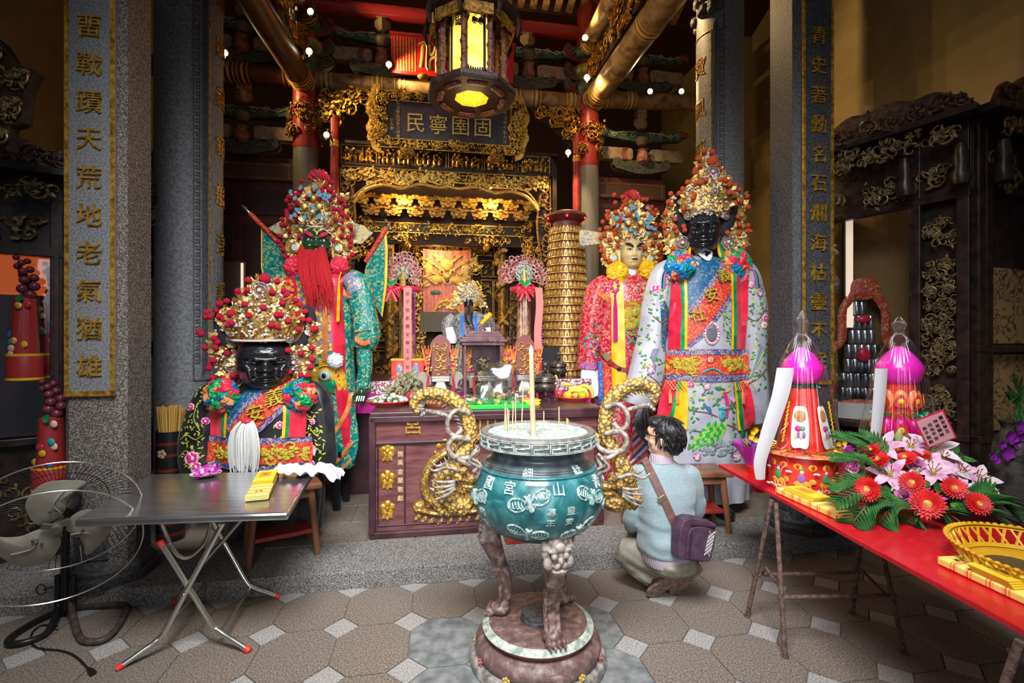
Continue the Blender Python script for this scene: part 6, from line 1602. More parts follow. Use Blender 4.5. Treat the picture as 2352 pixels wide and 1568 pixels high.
for k in range(22):a=2*PI*k/22;q=f2.on(1613+16*cos(a),765+24*sin(a),.01);mb.ball(q,(.012,.008,.012),7,5)
mb.build('pink_frill',PNK,f2.t)
f2.ribbon([(1516,810,13),(1612,808,13),(1708,810,13)],.014,EMB,'belt_border',nl=14)
f2.ribbon([(1514,838,44),(1612,838,44),(1708,838,44)],.016,EMR,'belt',nl=14)
f2.ribbon([(1516,867,13),(1612,870,13),(1706,867,13)],.014,EMB,'belt_border',nl=14)
goldbeast(f2,1520,1582,820,856,3,n=46);goldbeast(f2,1640,1702,820,856,4,n=46)
f2.flower(1608,826,10,[MAG,THG,CORD],off=.02)
mb=MB();mb.tube([f2.on(1590+3.6*k,856-9*sin(k*PI/12),.022)for k in range(13)],.008,6);mb.build('embroidered_wave',TEALT,f2.t)
# streamers under the belt
for pts,m_,nm in(([(1528,876,26),(1520,920,30),(1512,975,34)],SRED,'red_streamer'),([(1543,876,9),(1534,925,10),(1524,978,11)],SGRN,'green_streamer'),([(1550,876,12),(1546,925,22),(1540,985,28)],SYEL,'yellow_streamer'),([(1690,876,22),(1700,930,26),(1708,990,28)],SRED,'red_streamer'),([(1676,878,9),(1682,940,12),(1692,1012,18)],SGRN,'green_streamer'),([(1668,878,6),(1673,930,7),(1678,990,7)],SYEL,'yellow_streamer')):
 f2.ribbon(pts,.03,m_,nm,nw=3,nl=8)
for x0 in(1518,1682):
 mb=MB()
 for k in range(5):
  for s_2 in(-1,1):mb.tube([f2.on(x0+k*6,876,.04),f2.on(x0+k*6+s_2*12,898,.042)],.003,4)
 mb.build('knotted_net',SORG,f2.t);tassel(f2,x0+6,898,930,5,SORG,off=.045,n=5);tassel(f2,x0+18,898,930,5,SORG,off=.045,n=5)
 # apron embroidery: peacock on a rock among leaves
rr=random.Random(8);lv=[]
for k in range(170):
 px,py=rr.uniform(1555,1675),rr.uniform(882,1035)
 if 1580<px<1660 and 940<py<1030:continue
 lv.append((px,py,rr.uniform(0,360),rr.uniform(8,13),rr.uniform(5,7),rr.choice((0,0,0,1))))
for k in range(60):lv.append((rr.uniform(1640,1662),rr.uniform(670,790),rr.uniform(0,360),rr.uniform(6,9),4,rr.choice((0,0,1))))
for(x0,x1,y0,y1,n)in((1445,1520,640,900,110),(1706,1754,630,920,110),(1570,1640,1070,1140,14)):
 for k in range(n):lv.append((rr.uniform(x0,x1),rr.uniform(y0,y1),rr.uniform(0,360),rr.uniform(7,12),rr.uniform(4,6),rr.choice((0,0,0,1))))
f2.leaves(lv,[LEAFG,LEAFY],'embroidered_leaves')
for pl in([(1570,945),(1600,948),(1625,958)],[(1568,990),(1590,992)],[(1645,975),(1670,985),(1690,1000)],[(1655,1048),(1672,1035),(1690,1025)],[(1700,720),(1725,735),(1750,700)],[(1590,910),(1600,890)],[(1480,725),(1500,740),(1515,730)],[(1702,885),(1725,870),(1745,850)],[(1466,860),(1485,875),(1500,890)]):f2.vine(pl,.005,BRN)
f2.leaves([(1600-4*i+rr.uniform(-3,3)+j*9,978+6*i+rr.uniform(-2,2),120+10*(i%3)+j*-8,22,8,(i+j)%2)for i in range(9)for j in range(6)if i+j<11],[M('peacock_green',(.02,.32,.06),rough=.45),M('peacock_lime',(.25,.55,.05),rough=.45)],'peacock_tail',.009)
mb=MB();mb.ball(f2.on(1636,953,.008),(.032,.010,.055),12,8);mb.ball(f2.on(1637,938,.012),(.04,.01,.018),10,8);mb.build('peacock_body',M('peacock_teal',(.03,.32,.38),[(.4,(.02,.25,.32)),(.6,(.08,.42,.44))],60,rough=.5),f2.t)
f2.ribbon([(1640,900,8),(1648,925,9),(1646,960,6)],.009,MAG,'peacock_neck',nw=2)
f2.leaves([(1640,936,0,26,8,0),(1630,892,10,30,9,1),(1650,897,-20,20,7,0)],[M('thread_yellow',(0,0,0)),LEAFG],'peacock_crest',.014)
f2.leaves([(1600,938,60,30,6,0),(1608,945,75,30,5,0)],[M('thread_blue',(.03,.14,.40),rough=.5)],'blue_bird',.009)
mb=MB()
for k in range(26):mb.ball(f2.on(rr.uniform(1592,1658),rr.uniform(1012,1044),.004),(.03,.006,.022),8,6)
mb.build('grey_rock',M('silver_thread',(.24,.28,.31),[(.4,(.17,.20,.23)),(.6,(.34,.38,.41))],70,rough=.45),f2.t)
for px,py,r in((1567,884,9),(1600,888,9),(1578,1050,10),(1672,1052,12),(1664,920,9),(1487,660,12),(1520,632,9),(1732,672,8),(1745,730,10),(1712,650,11),(1474,850,11),(1586,600,8)):f2.flower(px,py,r,[PNK,MAG,PEARL]if int(px)%2 else[PRP,PNK,PEARL])
for px,py,r in((1742,745,10),(1525,600,8),(1470,838,10)):f2.flower(px,py,r,[THG,ORCHC,CORD])
for k in range(4):f2.vine([(1732+3*k,790+6*k),(1722,830+4*k),(1712-2*k,870)],.006,(TEALT,MAG,TEALT,LEAFY)[k],'embroidered_feather')
for k in range(5):f2.vine([(1480+3*k,800),(1474+2*k,820+3*k),(1486-2*k,842+2*k)],.004,(TEALT,MAG)[k%2],'embroidered_feather')
for s_2,px in((-1,1515),(1,1715)):
 for k,m_ in enumerate((MAG,TEALT,BLACK)):f2.vine([(px-s_2*18,604+k*2),(px+s_2*(2+3*k),618+2*k),(px+s_2*(8+3*k),660)],.006,m_,'shoulder_piping')
f2.ribbon([(1432,902,8),(1462,905,8),(1498,900,8)],.004,THG,'cuff_trim',nl=8)
mb=MB();rr=random.Random(12)
for k in range(40):
 a=rr.uniform(-1,1);mb.tube(spline([(f2.X(1462)+a*.03,-.16,f2.Z(930)),(f2.X(1452)+a*.06,-.2+.03*rr.random(),f2.Z(965)),(f2.X(1458)+a*.05,-.18,f2.Z(1000)),(f2.X(1466)+a*.02,-.18,f2.Z(1012+rr.random()*6))],3),.006,4)
mb.build('black_horsehair_whisk',HAIR,f2.t)
f2.ribbon([(1502,690,10),(1510,720,26),(1512,770,24),(1508,800,12)],.004,M('blue_brocade',(0,0,0)),'blue_side_panel')
for s_2 in(-1,1):mb=MB();mb.ball((s_2*.11,-.2,.05),(.07,.14,.06),14,10);mb.build('boot',BLACK,f2.t)
# ---------------------------------------------------------------- 3. green faced red bearded figure
f3=Fig('green_faced_deity','tall green faced deity with long red beard and teal armour',735,4.35,4.14,[(598,22,.08),(615,58,.12),(640,76,.16),(700,82,.19),(800,78,.2),(880,82,.2),(960,84,.2),(1085,82,.2)])
TBRO=M('teal_brocade',(.0,.2,.18),[(0,(.0,.13,.12)),(.40,(.0,.22,.20)),(.52,(.01,.27,.24)),(.56,(.62,.46,.10)),(.62,(.02,.2,.18)),(.68,(.5,.36,.08))],18,det=4,dist=2.2,rough=.38,const=True)
f3.robe(TBRO,seed=7)
f3.sleeve([(806,628,20),(832,655,30),(846,720,30),(850,770,32),(846,800,24)],TBRO,seed=8,y=-.04)
f3.sleeve([(845,785,19),(846,830,18),(845,870,15),(843,896,13)],TBRO,seed=9,y=-.04,close=True)
f3.sleeve([(664,628,20),(640,655,30),(628,720,30),(624,800,28)],TBRO,seed=10,y=-.02)
GFACE=M('green_lacquer_face',(.012,.055,.022),rough=.2,coat=.4)
face(f3,733,556,34,42,.14,-.05,GFACE,BASEF,am_=1.8,rot=.34)
for s_2 in(-1,1):
 mb=MB();mb.ball((f3.X(733+s_2*14),-.172,f3.Z(549)),(.022,.018,.014),12,8);turn(mb,f3.X(733),-.05,.34);mb.build('eye',M('eye_white',(.7,.68,.55),rough=.2),f3.t)
for s_2 in(-1,1):
 mb=MB();mb.ball((f3.X(733+s_2*13),-.190,f3.Z(549)),(.009,.006,.010),10,8);turn(mb,f3.X(733),-.05,.34);mb.build('pupil',BLACK,f3.t)
for s_2 in(-1,1):
 mb=MB();sp=spline([(f3.X(733+s_2*7),-.205,f3.Z(543)),(f3.X(733+s_2*14),-.21,f3.Z(538)),(f3.X(733+s_2*25),-.18,f3.Z(531))],5);mb.tube(sp,[.008+.009*sin(PI*i/10)for i in range(11)],8);turn(mb,f3.X(733),-.05,.34);mb.build('red_eyebrow',SRED,f3.t)
mb=MB()
for s_2 in(-1,1):mb.tube(spline([(f3.X(735),-.212,f3.Z(539)),(f3.X(735+s_2*2),-.212,f3.Z(531)),(f3.X(735+s_2*8),-.205,f3.Z(527))],4),.006,6)
turn(mb,f3.X(733),-.05,.34);mb.build('gold_forehead_mark',THG,f3.t)
BRD=M('red_beard',(.55,.008,.015),[(.35,(.38,.004,.008)),(.65,(.66,.015,.025))],40,rough=.75,stretch=(6,6,.4),bump=.4,bsc=90)
mb=MB();rr=random.Random(6)
for k in range(150):
 g=k%4;bx=(712,729,744,757)[g];ex=(745,748,766,788)[g];a,b=rr.uniform(-1,1),rr.uniform(-1,1);w0=(5,8,8,6)[g];w1=(11,17,17,13)[g];ye=rr.uniform(650,720)
 mb.tube(spline([(f3.X(bx+a*w0),-.17+b*.015,f3.Z(566 if g in(0,3)else 572)),(f3.X(lerp(bx,ex,.35)+a*w1),-.25+b*.03,f3.Z(610)),(f3.X(lerp(bx,ex,.75)+a*w1),-.28+b*.03,f3.Z(655)),(f3.X(ex+a*w1*.6),-.26+b*.03,f3.Z(ye))],3),[.008,.008,.008,.008,.0075,.007,.006,.005,.004,.003],5)
mb.build('beard',BRD,f3.t)
poms3=pick((630,380),5.6,[(415,152),(815,170),(410,238),(365,262),(398,260),(720,210),(765,262),(800,275),(700,275),(720,325),(828,322),(235,350),(285,365),(360,322),(325,330),(325,410),(510,388),(675,412),(788,388),(215,410),(255,468),(362,460),(255,500),(910,398),(950,405),(970,455),(835,512),(890,518),(205,540),(215,580),(225,615),(355,570),(325,620),(335,670),(943,560),(940,590),(1005,612),(835,592),(865,660),(150,652),(245,655),(950,684),(150,725),(185,718),(240,795),(943,772),(1058,755),(125,872),(372,882),(930,868),(1022,892),(1075,855),(1060,945),(95,940),(135,997),(1045,1000),(155,1050),(185,1140),(820,932),(1080,1115),(1030,1155)])
def tallcrown(fig,c,s,poms,pmat,key,seed):
 """c, s: crown centre px and scale; tiered gold crown with side wings, mirrors and a red flower"""
 X=lambda v:c+v*s
 Y=fig.cy
 r=crown(fig,[(Y(0),34*s,c),(Y(-22),44*s,c),(Y(-50),40*s,c),(Y(-75),32*s,c),(Y(-100),24*s,c),(Y(-118),14*s,c)],poms,pmat,key,5.6,[[(X(-30),Y(0)),(X(-30),Y(40)),(X(-34),Y(62)),(X(-62),Y(66)),(X(-80),Y(45)),(X(-78),Y(10)),(X(-84),Y(-20)),(X(-60),Y(-45)),(X(-42),Y(-25))],[(X(30),Y(0)),(X(30),Y(40)),(X(34),Y(62)),(X(62),Y(66)),(X(80),Y(45)),(X(78),Y(10)),(X(84),Y(-20)),(X(60),Y(-45)),(X(42),Y(-25))],[(X(-30),Y(-55)),(X(-50),Y(-60)),(X(-66),Y(-85)),(X(-48),Y(-90)),(X(-25),Y(-85))],[(X(30),Y(-55)),(X(50),Y(-60)),(X(66),Y(-85)),(X(48),Y(-90)),(X(25),Y(-85))]],[],[(X(-32),Y(6)),(X(-18),Y(-4)),(c,Y(-8)),(X(18),Y(-4)),(X(32),Y(6))],seed,-.03,mirrors=((X(-51),Y(38),8*s),(X(51),Y(40),7*s)),nleaf=190,npearl=120)
 mb=MB()
 for q in(-1,1):
  mb.ball((fig.X(X(q*17)),-.22,fig.Z(Y(-50))),(.034,.014,.034),14,8)
 mb.ball((fig.X(c),-.2,fig.Z(Y(-38))),(.04,.03,.03),10,8);mb.ball((fig.X(c),-.17,fig.Z(Y(-72))),(.03,.03,.035),10,8);mb.ball((fig.X(c),-.15,fig.Z(Y(-95))),(.035,.03,.03),10,8)
 mb.build('lion_boss',CGOLD,r)
 rr=random.Random(seed)
 for k in range(26):
  mb=MB()
  px,py=X(rr.uniform(-48,48)),Y(rr.uniform(-100,-20));leafp(mb,(fig.X(px),-.19-.001*k-.02*rr.random(),fig.Z(py)),rr.random()*6,.05,.03,.006)
  mb.build('kingfisher_blue_leaf',M('kingfisher_blue',(.10,.33,.48),rough=.4),r,smooth=False)
 mb=MB()
 for k in range(44):
  z=1-(k+.5)/44*1.3;a=k*2.399;q=math.sqrt(max(0,1-z*z));d=Vector((q*cos(a),q*sin(a),max(-.3,z)));R=23*s/fig.s
  petal(mb,Vector((fig.X(c),-.05,fig.Z(Y(-126))))+d*R*.35,d,Vector((-d.y,d.x,.5)),R*.8,R*.75,.3,4)
 mb.build('red_flower_tuft',SRED,r,ang=180,fix=False)
 return r
f3.cy=lambda v:524+v
tallcrown(f3,738,1.0,poms3,POMR,'red',41)
WINGM=M('wing_plate',(.55,.42,.18),[(0,(.62,.48,.2)),(.5,(.60,.45,.18)),(.55,(.12,.18,.45)),(.62,(.6,.46,.2)),(.68,(.1,.4,.25)),(.74,(.6,.46,.2)),(.8,(.45,.1,.35))],28,det=3,dist=1,const=True,rough=.4)
for pl in([(600,506),(632,488),(668,486),(668,540),(630,528)],[(858,518),(835,500),(800,490),(800,545),(830,545)]):
 mb=MB();mb.prism([(f3.X(a),f3.Z(b))for a,b in pl],.015,T(0,.08,0)@FR);mb.build('hat_wing',WINGM,f3.t,bev=.004)
f3.ribbon([(672,628,34),(682,660,34),(688,705,30)],.02,SRED,'red_ribbon',nw=4)
f3.ribbon([(788,625,26),(790,700,24),(794,780,24),(796,860,22),(806,950,20),(812,1030,16)],.03,SRED,'red_ribbon',nw=4)
puff(f3,684,607,24,[SRED],n=30,yoff=.06);puff(f3,790,606,22,[SRED],n=30,yoff=.06)
SCAL=M('gold_scale_armour',(.7,.45,.03),[(0,(.80,.56,.05)),(.48,(.68,.42,.03)),(.60,(.05,.22,.26)),(.72,(.30,.12,.32))],30,tex='voronoi',rough=.4,bump=.5,bsc=26,btex='voronoi')
f3.ribbon([(740,640,96),(745,700,100),(748,770,100),(750,815,96)],.012,SCAL,'scale_breastplate',nw=10)
f3.ribbon([(700,816,22),(748,826,22),(792,812,22)],.018,TBRO,'waist_band',nl=8)
fringe(f3,[(705,640),(728,652),(742,655)],20,SORG);fringe(f3,[(800,660),(815,668),(832,655)],16,SORG);fringe(f3,[(833,772),(850,782),(866,778)],12,SORG,off=.02)
for pts in([(760,838,60),(775,870,66),(780,905,60)],):f3.ribbon(pts,.03,M('beast_yellow',(.70,.42,.02),[(.35,(.55,.30,.01)),(.65,(.78,.50,.04))],30,rough=.45,bump=.3),'beast_face_panel',nw=8)
mb=MB();c=f3.on(770,862,.05);mb.ball(c,(.055,.03,.05),12,8);mb.build('beast_eye_white',M('beast_white',(.45,.55,.52),rough=.4),f3.t)
mb=MB();mb.ball(c+Vector((.005,-.025,0)),(.02,.012,.022),10,8);mb.build('beast_pupil',BLACK,f3.t)
mb=MB()
for k in range(4):mb.tube(spline([f3.on(758,842-5*k,.05),f3.on(775,838-5*k,.055),f3.on(792,848-3*k,.05)],4),.007,6)
mb.build('beast_brow',SYEL,f3.t)
mb=MB()
for k in range(6):mb.tube(spline([f3.on(750+3*k,880,.05),f3.on(768,878+3*k,.055),f3.on(790,882+4*k,.05)],4),.007,6)
mb.ball(f3.on(785,882,.05),(.03,.02,.04),10,8);mb.build('beast_snout',M('beast_green',(.0,.24,.10),rough=.4),f3.t)
f3.ribbon([(770,905,70),(785,960,80),(795,1020,76),(790,1078,60)],.024,TBRO,'apron',nw=8)
for pl in([(760,1040),(785,1000),(810,950),(818,905)],[(770,1078),(795,1060),(820,1020)]):f3.ribbon([(a,b,9)for a,b in pl],.034,SORG,'orange_trim',nw=2)
fringe(f3,[(765,1078),(790,1084),(820,1055)],12,SORG,off=.03)
f3.ribbon([(818,640,40),(838,690,44),(850,760,40)],.02,TBRO,'shoulder_cape',nw=6);f3.ribbon([(812,625,40),(828,655,40),(836,668,30)],.03,M('cape_trim',(.1,.3,.3),[(.4,(.02,.25,.25)),(.55,(.35,.18,.4)),(.65,(.6,.5,.2))],40,dist=1,rough=.4),'collar_cape',nw=6)
tassel(f3,772,690,830,10,SORG,off=.07);tassel(f3,797,640,740,6,SYEL,off=.08,n=8);f3.vine([(797,590),(797,640)],.006,SYEL,'yellow_cord',.08)
mb=MB()
for k in range(10):a=k*PI/5;mb.ball(f3.on(676+12*cos(a),665+22*sin(a*1.0),.035),(.02,.006,.02),8,6)
mb.build('knot_ornament',M('orange_cord',(.85,.16,.02),rough=.5),f3.t)
puff(f3,793,828,17,[WHITE],'white_rosette',n=34,yoff=.07);puff(f3,778,940,13,[WHITE],'white_rosette',n=30,yoff=.04)
mb=MB();q=Vector((f3.X(843),-.08,f3.Z(905)));mb.ball(q,(.042,.05,.05),12,8)
for k in range(4):mb.tube([q+Vector((-.03+.02*k,-.03,-.03)),q+Vector((-.034+.02*k,-.05,-.07)),q+Vector((-.034+.02*k,-.035,-.10+.01*abs(k-1.5)))],[.014,.012,.008],8)
mb.tube([q+Vector((-.04,-.02,0)),q+Vector((-.06,-.05,-.03)),q+Vector((-.055,-.06,-.06))],[.015,.013,.009],8);mb.build('hand',GFACE,f3.t)
for pole,fl in(([(548,466),(600,520),(662,590)],[(572,488),(640,575),(664,600),(648,640),(620,650),(588,665),(572,600)]),([(887,502),(862,540),(832,585)],[(882,515),(838,580),(828,610),(840,660),(872,720),(884,640),(886,560)])):
 mb=MB();mb.tube([(f3.X(a),.12+.02*k,f3.Z(b))for k,(a,b)in enumerate(pole)],.022,10);mb.build('flag_pole_sleeve',EMR,f3.t)
 a,b=pole[0],pole[1];dx,dy=(a[0]-b[0])/40,(a[1]-b[1])/40
 mb=MB();mb.tube([(f3.X(a[0]),.12,f3.Z(a[1])),(f3.X(a[0]+dx*3),.12,f3.Z(a[1]+dy*3)),(f3.X(a[0]+dx*9),.12,f3.Z(a[1]+dy*9)),(f3.X(a[0]+dx*16),.12,f3.Z(a[1]+dy*16))],[.008,.012,.016,.002],8);mb.build('spear_tip',CHROME,f3.t)
 pp=[(f3.X(a),f3.Z(b))for a,b in fl]
 mb=MB();mb.prism(pp,.01,map=lambda x,y,h:(x,.16-h+.02*sin(x*40),y));mb.build('flag',TBRO,f3.t)
 mb=MB();k0=3 if pole[0][0]<700 else 3
 mb.tube([(x,.15+.02*sin(x*40),y)for x,y in(pp[k0:]+pp[:1])],.014,6,flat=.6);mb.build('flag_border',SYEL,f3.t)
mb=MB()
for x in(-.2,.2):
 for y in(-.12,.12):mb.box((x,y,.26),(.05,.05,.52))
mb.box((0,0,.5),(.5,.34,.05));mb.build('support_stand',BLACK,f3.t,smooth=False)
# ---------------------------------------------------------------- 4. pale faced figure in the red robe
f4=Fig('red_robed_deity','pale faced deity in red and gold robe left of the white robed one',1440,4.98,4.8,[(606,18,.07),(628,34,.1),(645,62,.15),(690,76,.18),(800,72,.19),(930,78,.2),(1075,80,.2),(1150,78,.2)])
RBRO=M('red_brocade',(.45,.02,.04),[(0,(.48,.015,.035)),(.50,(.55,.02,.045)),(.54,(.75,.62,.58)),(.565,(.5,.018,.04)),(.63,(.50,.36,.06)),(.67,(.08,.28,.2)),(.70,(.45,.02,.06))],17,det=3,dist=2.4,rough=.38,const=True)
f4.robe(RBRO,seed=11)
f4.sleeve([(1392,640,16),(1370,665,26),(1354,730,28),(1348,800,27),(1346,850,24)],RBRO,seed=12,y=-.05)
f4.sleeve([(1488,640,16),(1508,665,26),(1520,740,28),(1524,850,26)],RBRO,seed=13,y=-.02)
f4.sleeve([(1346,842,19),(1352,880,22),(1362,912,19)],WHITE,'white_cuff',seed=14,y=-.06,close=True)
f4.ribbon([(1326,838,16),(1347,842,16),(1366,838,16)],.006,M('purple_sequin',(.25,.05,.18),[(.4,(.18,.03,.14)),(.6,(.5,.2,.4))],90,rough=.3),'cuff_band',nl=6)
PALEF=M('pale_painted_face',(.62,.44,.20),[(.35,(.58,.40,.17)),(.65,(.66,.48,.23))],8,rough=.35,coat=.2)
face(f4,1447,579,26,37,.13,-.06,PALEF,BASEF)
for s_2 in(-1,1):
 mb=MB();sp=spline([(f4.X(1448+s_2*4),-.20,f4.Z(568)),(f4.X(1448+s_2*11),-.20,f4.Z(562)),(f4.X(1448+s_2*21),-.165,f4.Z(558))],5);mb.tube(sp,[.006+.008*sin(PI*i/10)for i in range(11)],8);mb.build('black_eyebrow',BLACK,f4.t)
for s_2 in(-1,1):
 mb=MB();mb.ball((f4.X(1448+s_2*11),-.172,f4.Z(573)),(.018,.012,.008),12,8);mb.build('eye',M('eye_white',(0,0,0)),f4.t)
for s_2 in(-1,1):
 mb=MB();mb.ball((f4.X(1448+s_2*11),-.183,f4.Z(573)),(.008,.005,.008),10,8);mb.tube(spline([(f4.X(1448+s_2*4),-.186,f4.Z(574)),(f4.X(1448+s_2*11),-.188,f4.Z(570.5)),(f4.X(1448+s_2*17),-.17,f4.Z(572))],4),.0028,5);mb.build('pupil',BLACK,f4.t)
mb=MB();mb.ball((f4.X(1448),-.19,f4.Z(594.5)),(.034,.016,.007),12,8);mb.build('dark_lips',M('lip_dark',(.10,.03,.025),rough=.3),f4.t)
mb=MB();mb.tube([(f4.X(1445),-.03,f4.Z(600)),(f4.X(1445),-.03,f4.Z(632))],.075,16);mb.build('white_collar',WHITE,f4.t)
poms4=pick((1300,420),3.268,[(343,72),(403,90),(440,105),(352,130),(408,155),(425,118),(300,198),(355,207),(395,180),(392,245),(432,140),(435,237),(470,222),(568,233),(495,85,30),(558,107),(587,108),(597,165),(627,165),(617,190),(660,188),(632,215),(650,222),(285,230),(292,250),(253,278),(395,275),(378,305),(347,370),(350,340),(315,320),(277,328),(233,337),(268,380),(308,415),(240,398),(372,457),(242,463),(243,497),(262,532),(272,557),(305,577),(697,300),(660,298),(615,330),(650,330),(660,390),(640,440),(685,455),(700,485),(685,520),(580,475),(690,560)])
f4.cy=lambda v:556+v*.86
tallcrown(f4,1447,.84,[p[:2]+((p[2],)if len(p)>2 else(5.4,))for p in poms4],POMO,'orange',51)
mb=MB();mb.prism([(f4.X(a),f4.Z(b))for a,b in((1328,518),(1334,515),(1372,521),(1385,523),(1385,549),(1334,555),(1328,550))],.015,T(0,.05,0)@FR);mb.build('hat_paddle',WINGM,f4.t,bev=.004)
for px in(1412,1487):puff(f4,px,622 if px<1450 else 615,24,[SYEL],'yellow_rosette',n=30,yoff=.05)
CAPE=M('cape_brocade',(.5,.03,.05),[(0,(.55,.02,.05)),(.5,(.6,.03,.06)),(.55,(.8,.7,.65)),(.6,(.55,.35,.1)),(.65,(.6,.03,.06))],24,dist=2,det=3,const=True,rough=.4)
f4.ribbon([(1378,652,34),(1412,668,40),(1445,672,40),(1480,664,36)],.012,CAPE,'collar_cape',nw=5,nl=8)
fringe(f4,[(1366,662),(1385,676),(1412,688),(1445,690),(1478,680)],18,SORG,off=.02,n=60)
f4.ribbon([(1408,640,27),(1409,720,28),(1410,820,30),(1412,900,32)],.026,SYEL,'yellow_ribbon',nw=4,nl=8)
tassel(f4,1402,678,785,8,M('tassel_magenta',(.55,.01,.25),rough=.6),off=.05,n=12)
mb=MB()
for k in range(9):a=k*2*PI/9;mb.ball(f4.on(1403+7*cos(a),655+15*sin(a),.045),(.018,.006,.018),8,6)
mb.build('knot_ornament',MAG,f4.t)
f4.ribbon([(1366,795,9),(1385,825,10),(1412,846,10),(1440,850,10)],.034,M('belt_leather_red',(.30,.02,.025),rough=.4),'waist_belt',nw=3,nl=8)
f4.ribbon([(1378,812,12),(1390,826,12)],.042,M('belt_plaque',(.35,.28,.14),rough=.4,metal=.4),'belt_plaque',nw=3)
mb=MB();mb.ball(f4.on(1410,846,.045),(.022,.01,.022),12,8);mb.build('belt_stud',BLACK,f4.t)
for px,m_ in((1372,M('blue_sequin',(.03,.07,.30),[(.4,(.02,.04,.2)),(.6,(.15,.25,.6))],80,rough=.35)),(1384,EMR)):f4.ribbon([(px,830,10),(px,880,11),(px,930,12)],.02,m_,'robe_edge',nw=3,nl=6)
goldbeast(f4,1428,1470,700,760,5,n=22);
lv=[];rr=random.Random(15)
for k in range(90):lv.append((rr.uniform(1428,1475),rr.uniform(695,790),rr.uniform(0,360),rr.uniform(8,16),rr.uniform(4,7),rr.randrange(4)))
for k in range(26):lv.append((rr.uniform(1332,1368),rr.uniform(740,830),rr.uniform(0,360),rr.uniform(8,14),rr.uniform(4,7),rr.randrange(4)))
f4.leaves(lv,[M('lilac_thread',(.25,.22,.50),rough=.5),TEALT,THG,SGRN],'embroidered_dragon_scales',.012)
mb=MB();mb.ball(f4.on(1456,782,.008),(.05,.01,.085),14,10);mb.build('peep_mesh',BLACK,f4.t)
CHEV=M('chevron_skirt',(.4,.05,.2),[(0,(.38,.02,.14)),(.2,(.55,.28,.08)),(.4,(.06,.06,.28)),(.6,(.45,.03,.18)),(.8,(.5,.42,.5))],5,tex='wavez',const=True,rough=.5)
mb=MB()
for s_2 in(-1,1):
 cols_=16
 for k in range(cols_):
  py0=935+k*9
  a=[f4.on(1474,py0-14,.03),f4.on(1474,py0-5,.03),f4.on(1474+s_2*34,py0+27,.03),f4.on(1474+s_2*34,py0+18,.03)]
  mb.mat(k%4).add(a,[(0,1,2,3)])
mb.build('chevron_panel',[M('chev_magenta',(.40,.03,.15),rough=.5),M('chev_gold',(.50,.24,.07),rough=.5),M('chev_navy',(.05,.05,.26),rough=.5),M('chev_grey',(.42,.36,.42),rough=.5)],f4.t,smooth=False)
goldbeast(f4,1462,1500,958,985,6,n=24,off=.045)
# ================================================================ ALTAR TABLE AND OFFERINGS
def plastic(name,fac,tint=(1,1,1),rough=.08):
 m=bpy.data.materials.new(name);m.use_nodes=True;nt=m.node_tree;nt.nodes.clear()
 o=nt.nodes.new('ShaderNodeOutputMaterial');mx=nt.nodes.new('ShaderNodeMixShader');tr=nt.nodes.new('ShaderNodeBsdfTransparent');gl=nt.nodes.new('ShaderNodeBsdfGlossy');lw=nt.nodes.new('ShaderNodeLayerWeight');mp=nt.nodes.new('ShaderNodeMapRange')
 tr.inputs[0].default_value=tint+(1,);gl.inputs['Roughness'].default_value=rough;gl.inputs[0].default_value=(.9,.9,.92,1)
 lw.inputs[0].default_value=.35;mp.inputs[3].default_value=fac;mp.inputs[4].default_value=min(.6,fac*4+.12)
 nt.links.new(lw.outputs['Facing'],mp.inputs[0]);nt.links.new(mp.outputs[0],mx.inputs[0]);nt.links.new(tr.outputs[0],mx.inputs[1]);nt.links.new(gl.outputs[0],mx.inputs[2]);nt.links.new(mx.outputs[0],o.inputs[0]);return m
CELLO=plastic('cellophane',.035);BAGP=plastic('poly_bag',.22,(.93,.95,.95),.2);GLASS=plastic('cabinet_glass',.06,(.95,.95,.95),.03)
MAHO=M('mahogany',(.16,.055,.055),[(.35,(.11,.036,.036)),(.65,(.20,.075,.075))],6,rough=.3,coat=.2,stretch=(1,1,5));MAHD=M('mahogany_dark',(.06,.022,.03),[(.35,(.04,.015,.02)),(.7,(.09,.035,.045))],6,rough=.35)
AXC,AYC,AH=.44,4.12,.955
al=thing('altar_table','dark red altar table with gold dragon front behind the cauldron','table',S(AXC,AYC,ZP),TH)
def A(px,py,ys=3.73):p=ons(px,py,ys);return p.x-AXC,p.z-ZP
mb=MB();mb.box((0,0,AH-.0175),(1.84,.80,.035));mb.build('tabletop',MAHD,al,smooth=False,bev=.008)
mb=MB();mb.box((0,.0,.47),(1.78,.72,.90));mb.build('body',MAHO,al,smooth=False)
mb=MB();yf=-.37
for x in(-.90,.90):mb.box((x,yf,.47),(.05,.06,.90))
for z in(.025,.90):mb.box((0,yf,z),(1.84,.06,.045))
mb.box((0,yf+.005,.715),(1.76,.03,.022));mb.box((0,yf+.008,.09),(1.74,.02,.012))
for x in(-.86,.86,-.66,.66):mb.box((x,yf+.008,.40),(.012,.02,.62))
mb.build('front_frame',MAHD,al,smooth=False,bev=.006)
for ch,px in(('宮',948),('山',1121),('青',1290)):
 x,z=A(px,974);mb=MB();mb.text(ch,.17,.012,T(x,yf+.01,z)@FR);mb.build('character',GOLD,al,smooth=False)
x,z=A(919,1095);mb=MB();mb.text('施吳金蘭敬獻',.045,.006,T(x,yf+.01,z)@FR,step=.068,vertical=True);mb.build('donor_inscription',M('pale_gold_paint',(.75,.55,.3),rough=.5),al,smooth=False)
RGOLD=M('relief_gold',(.72,.50,.14),[(.12,(.82,.60,.20)),(.45,(.60,.38,.09)),(.6,(.35,.2,.04))],48,tex='voronoi',rough=.32,metal=.5,bump=.5,bsc=48,btex='voronoi')
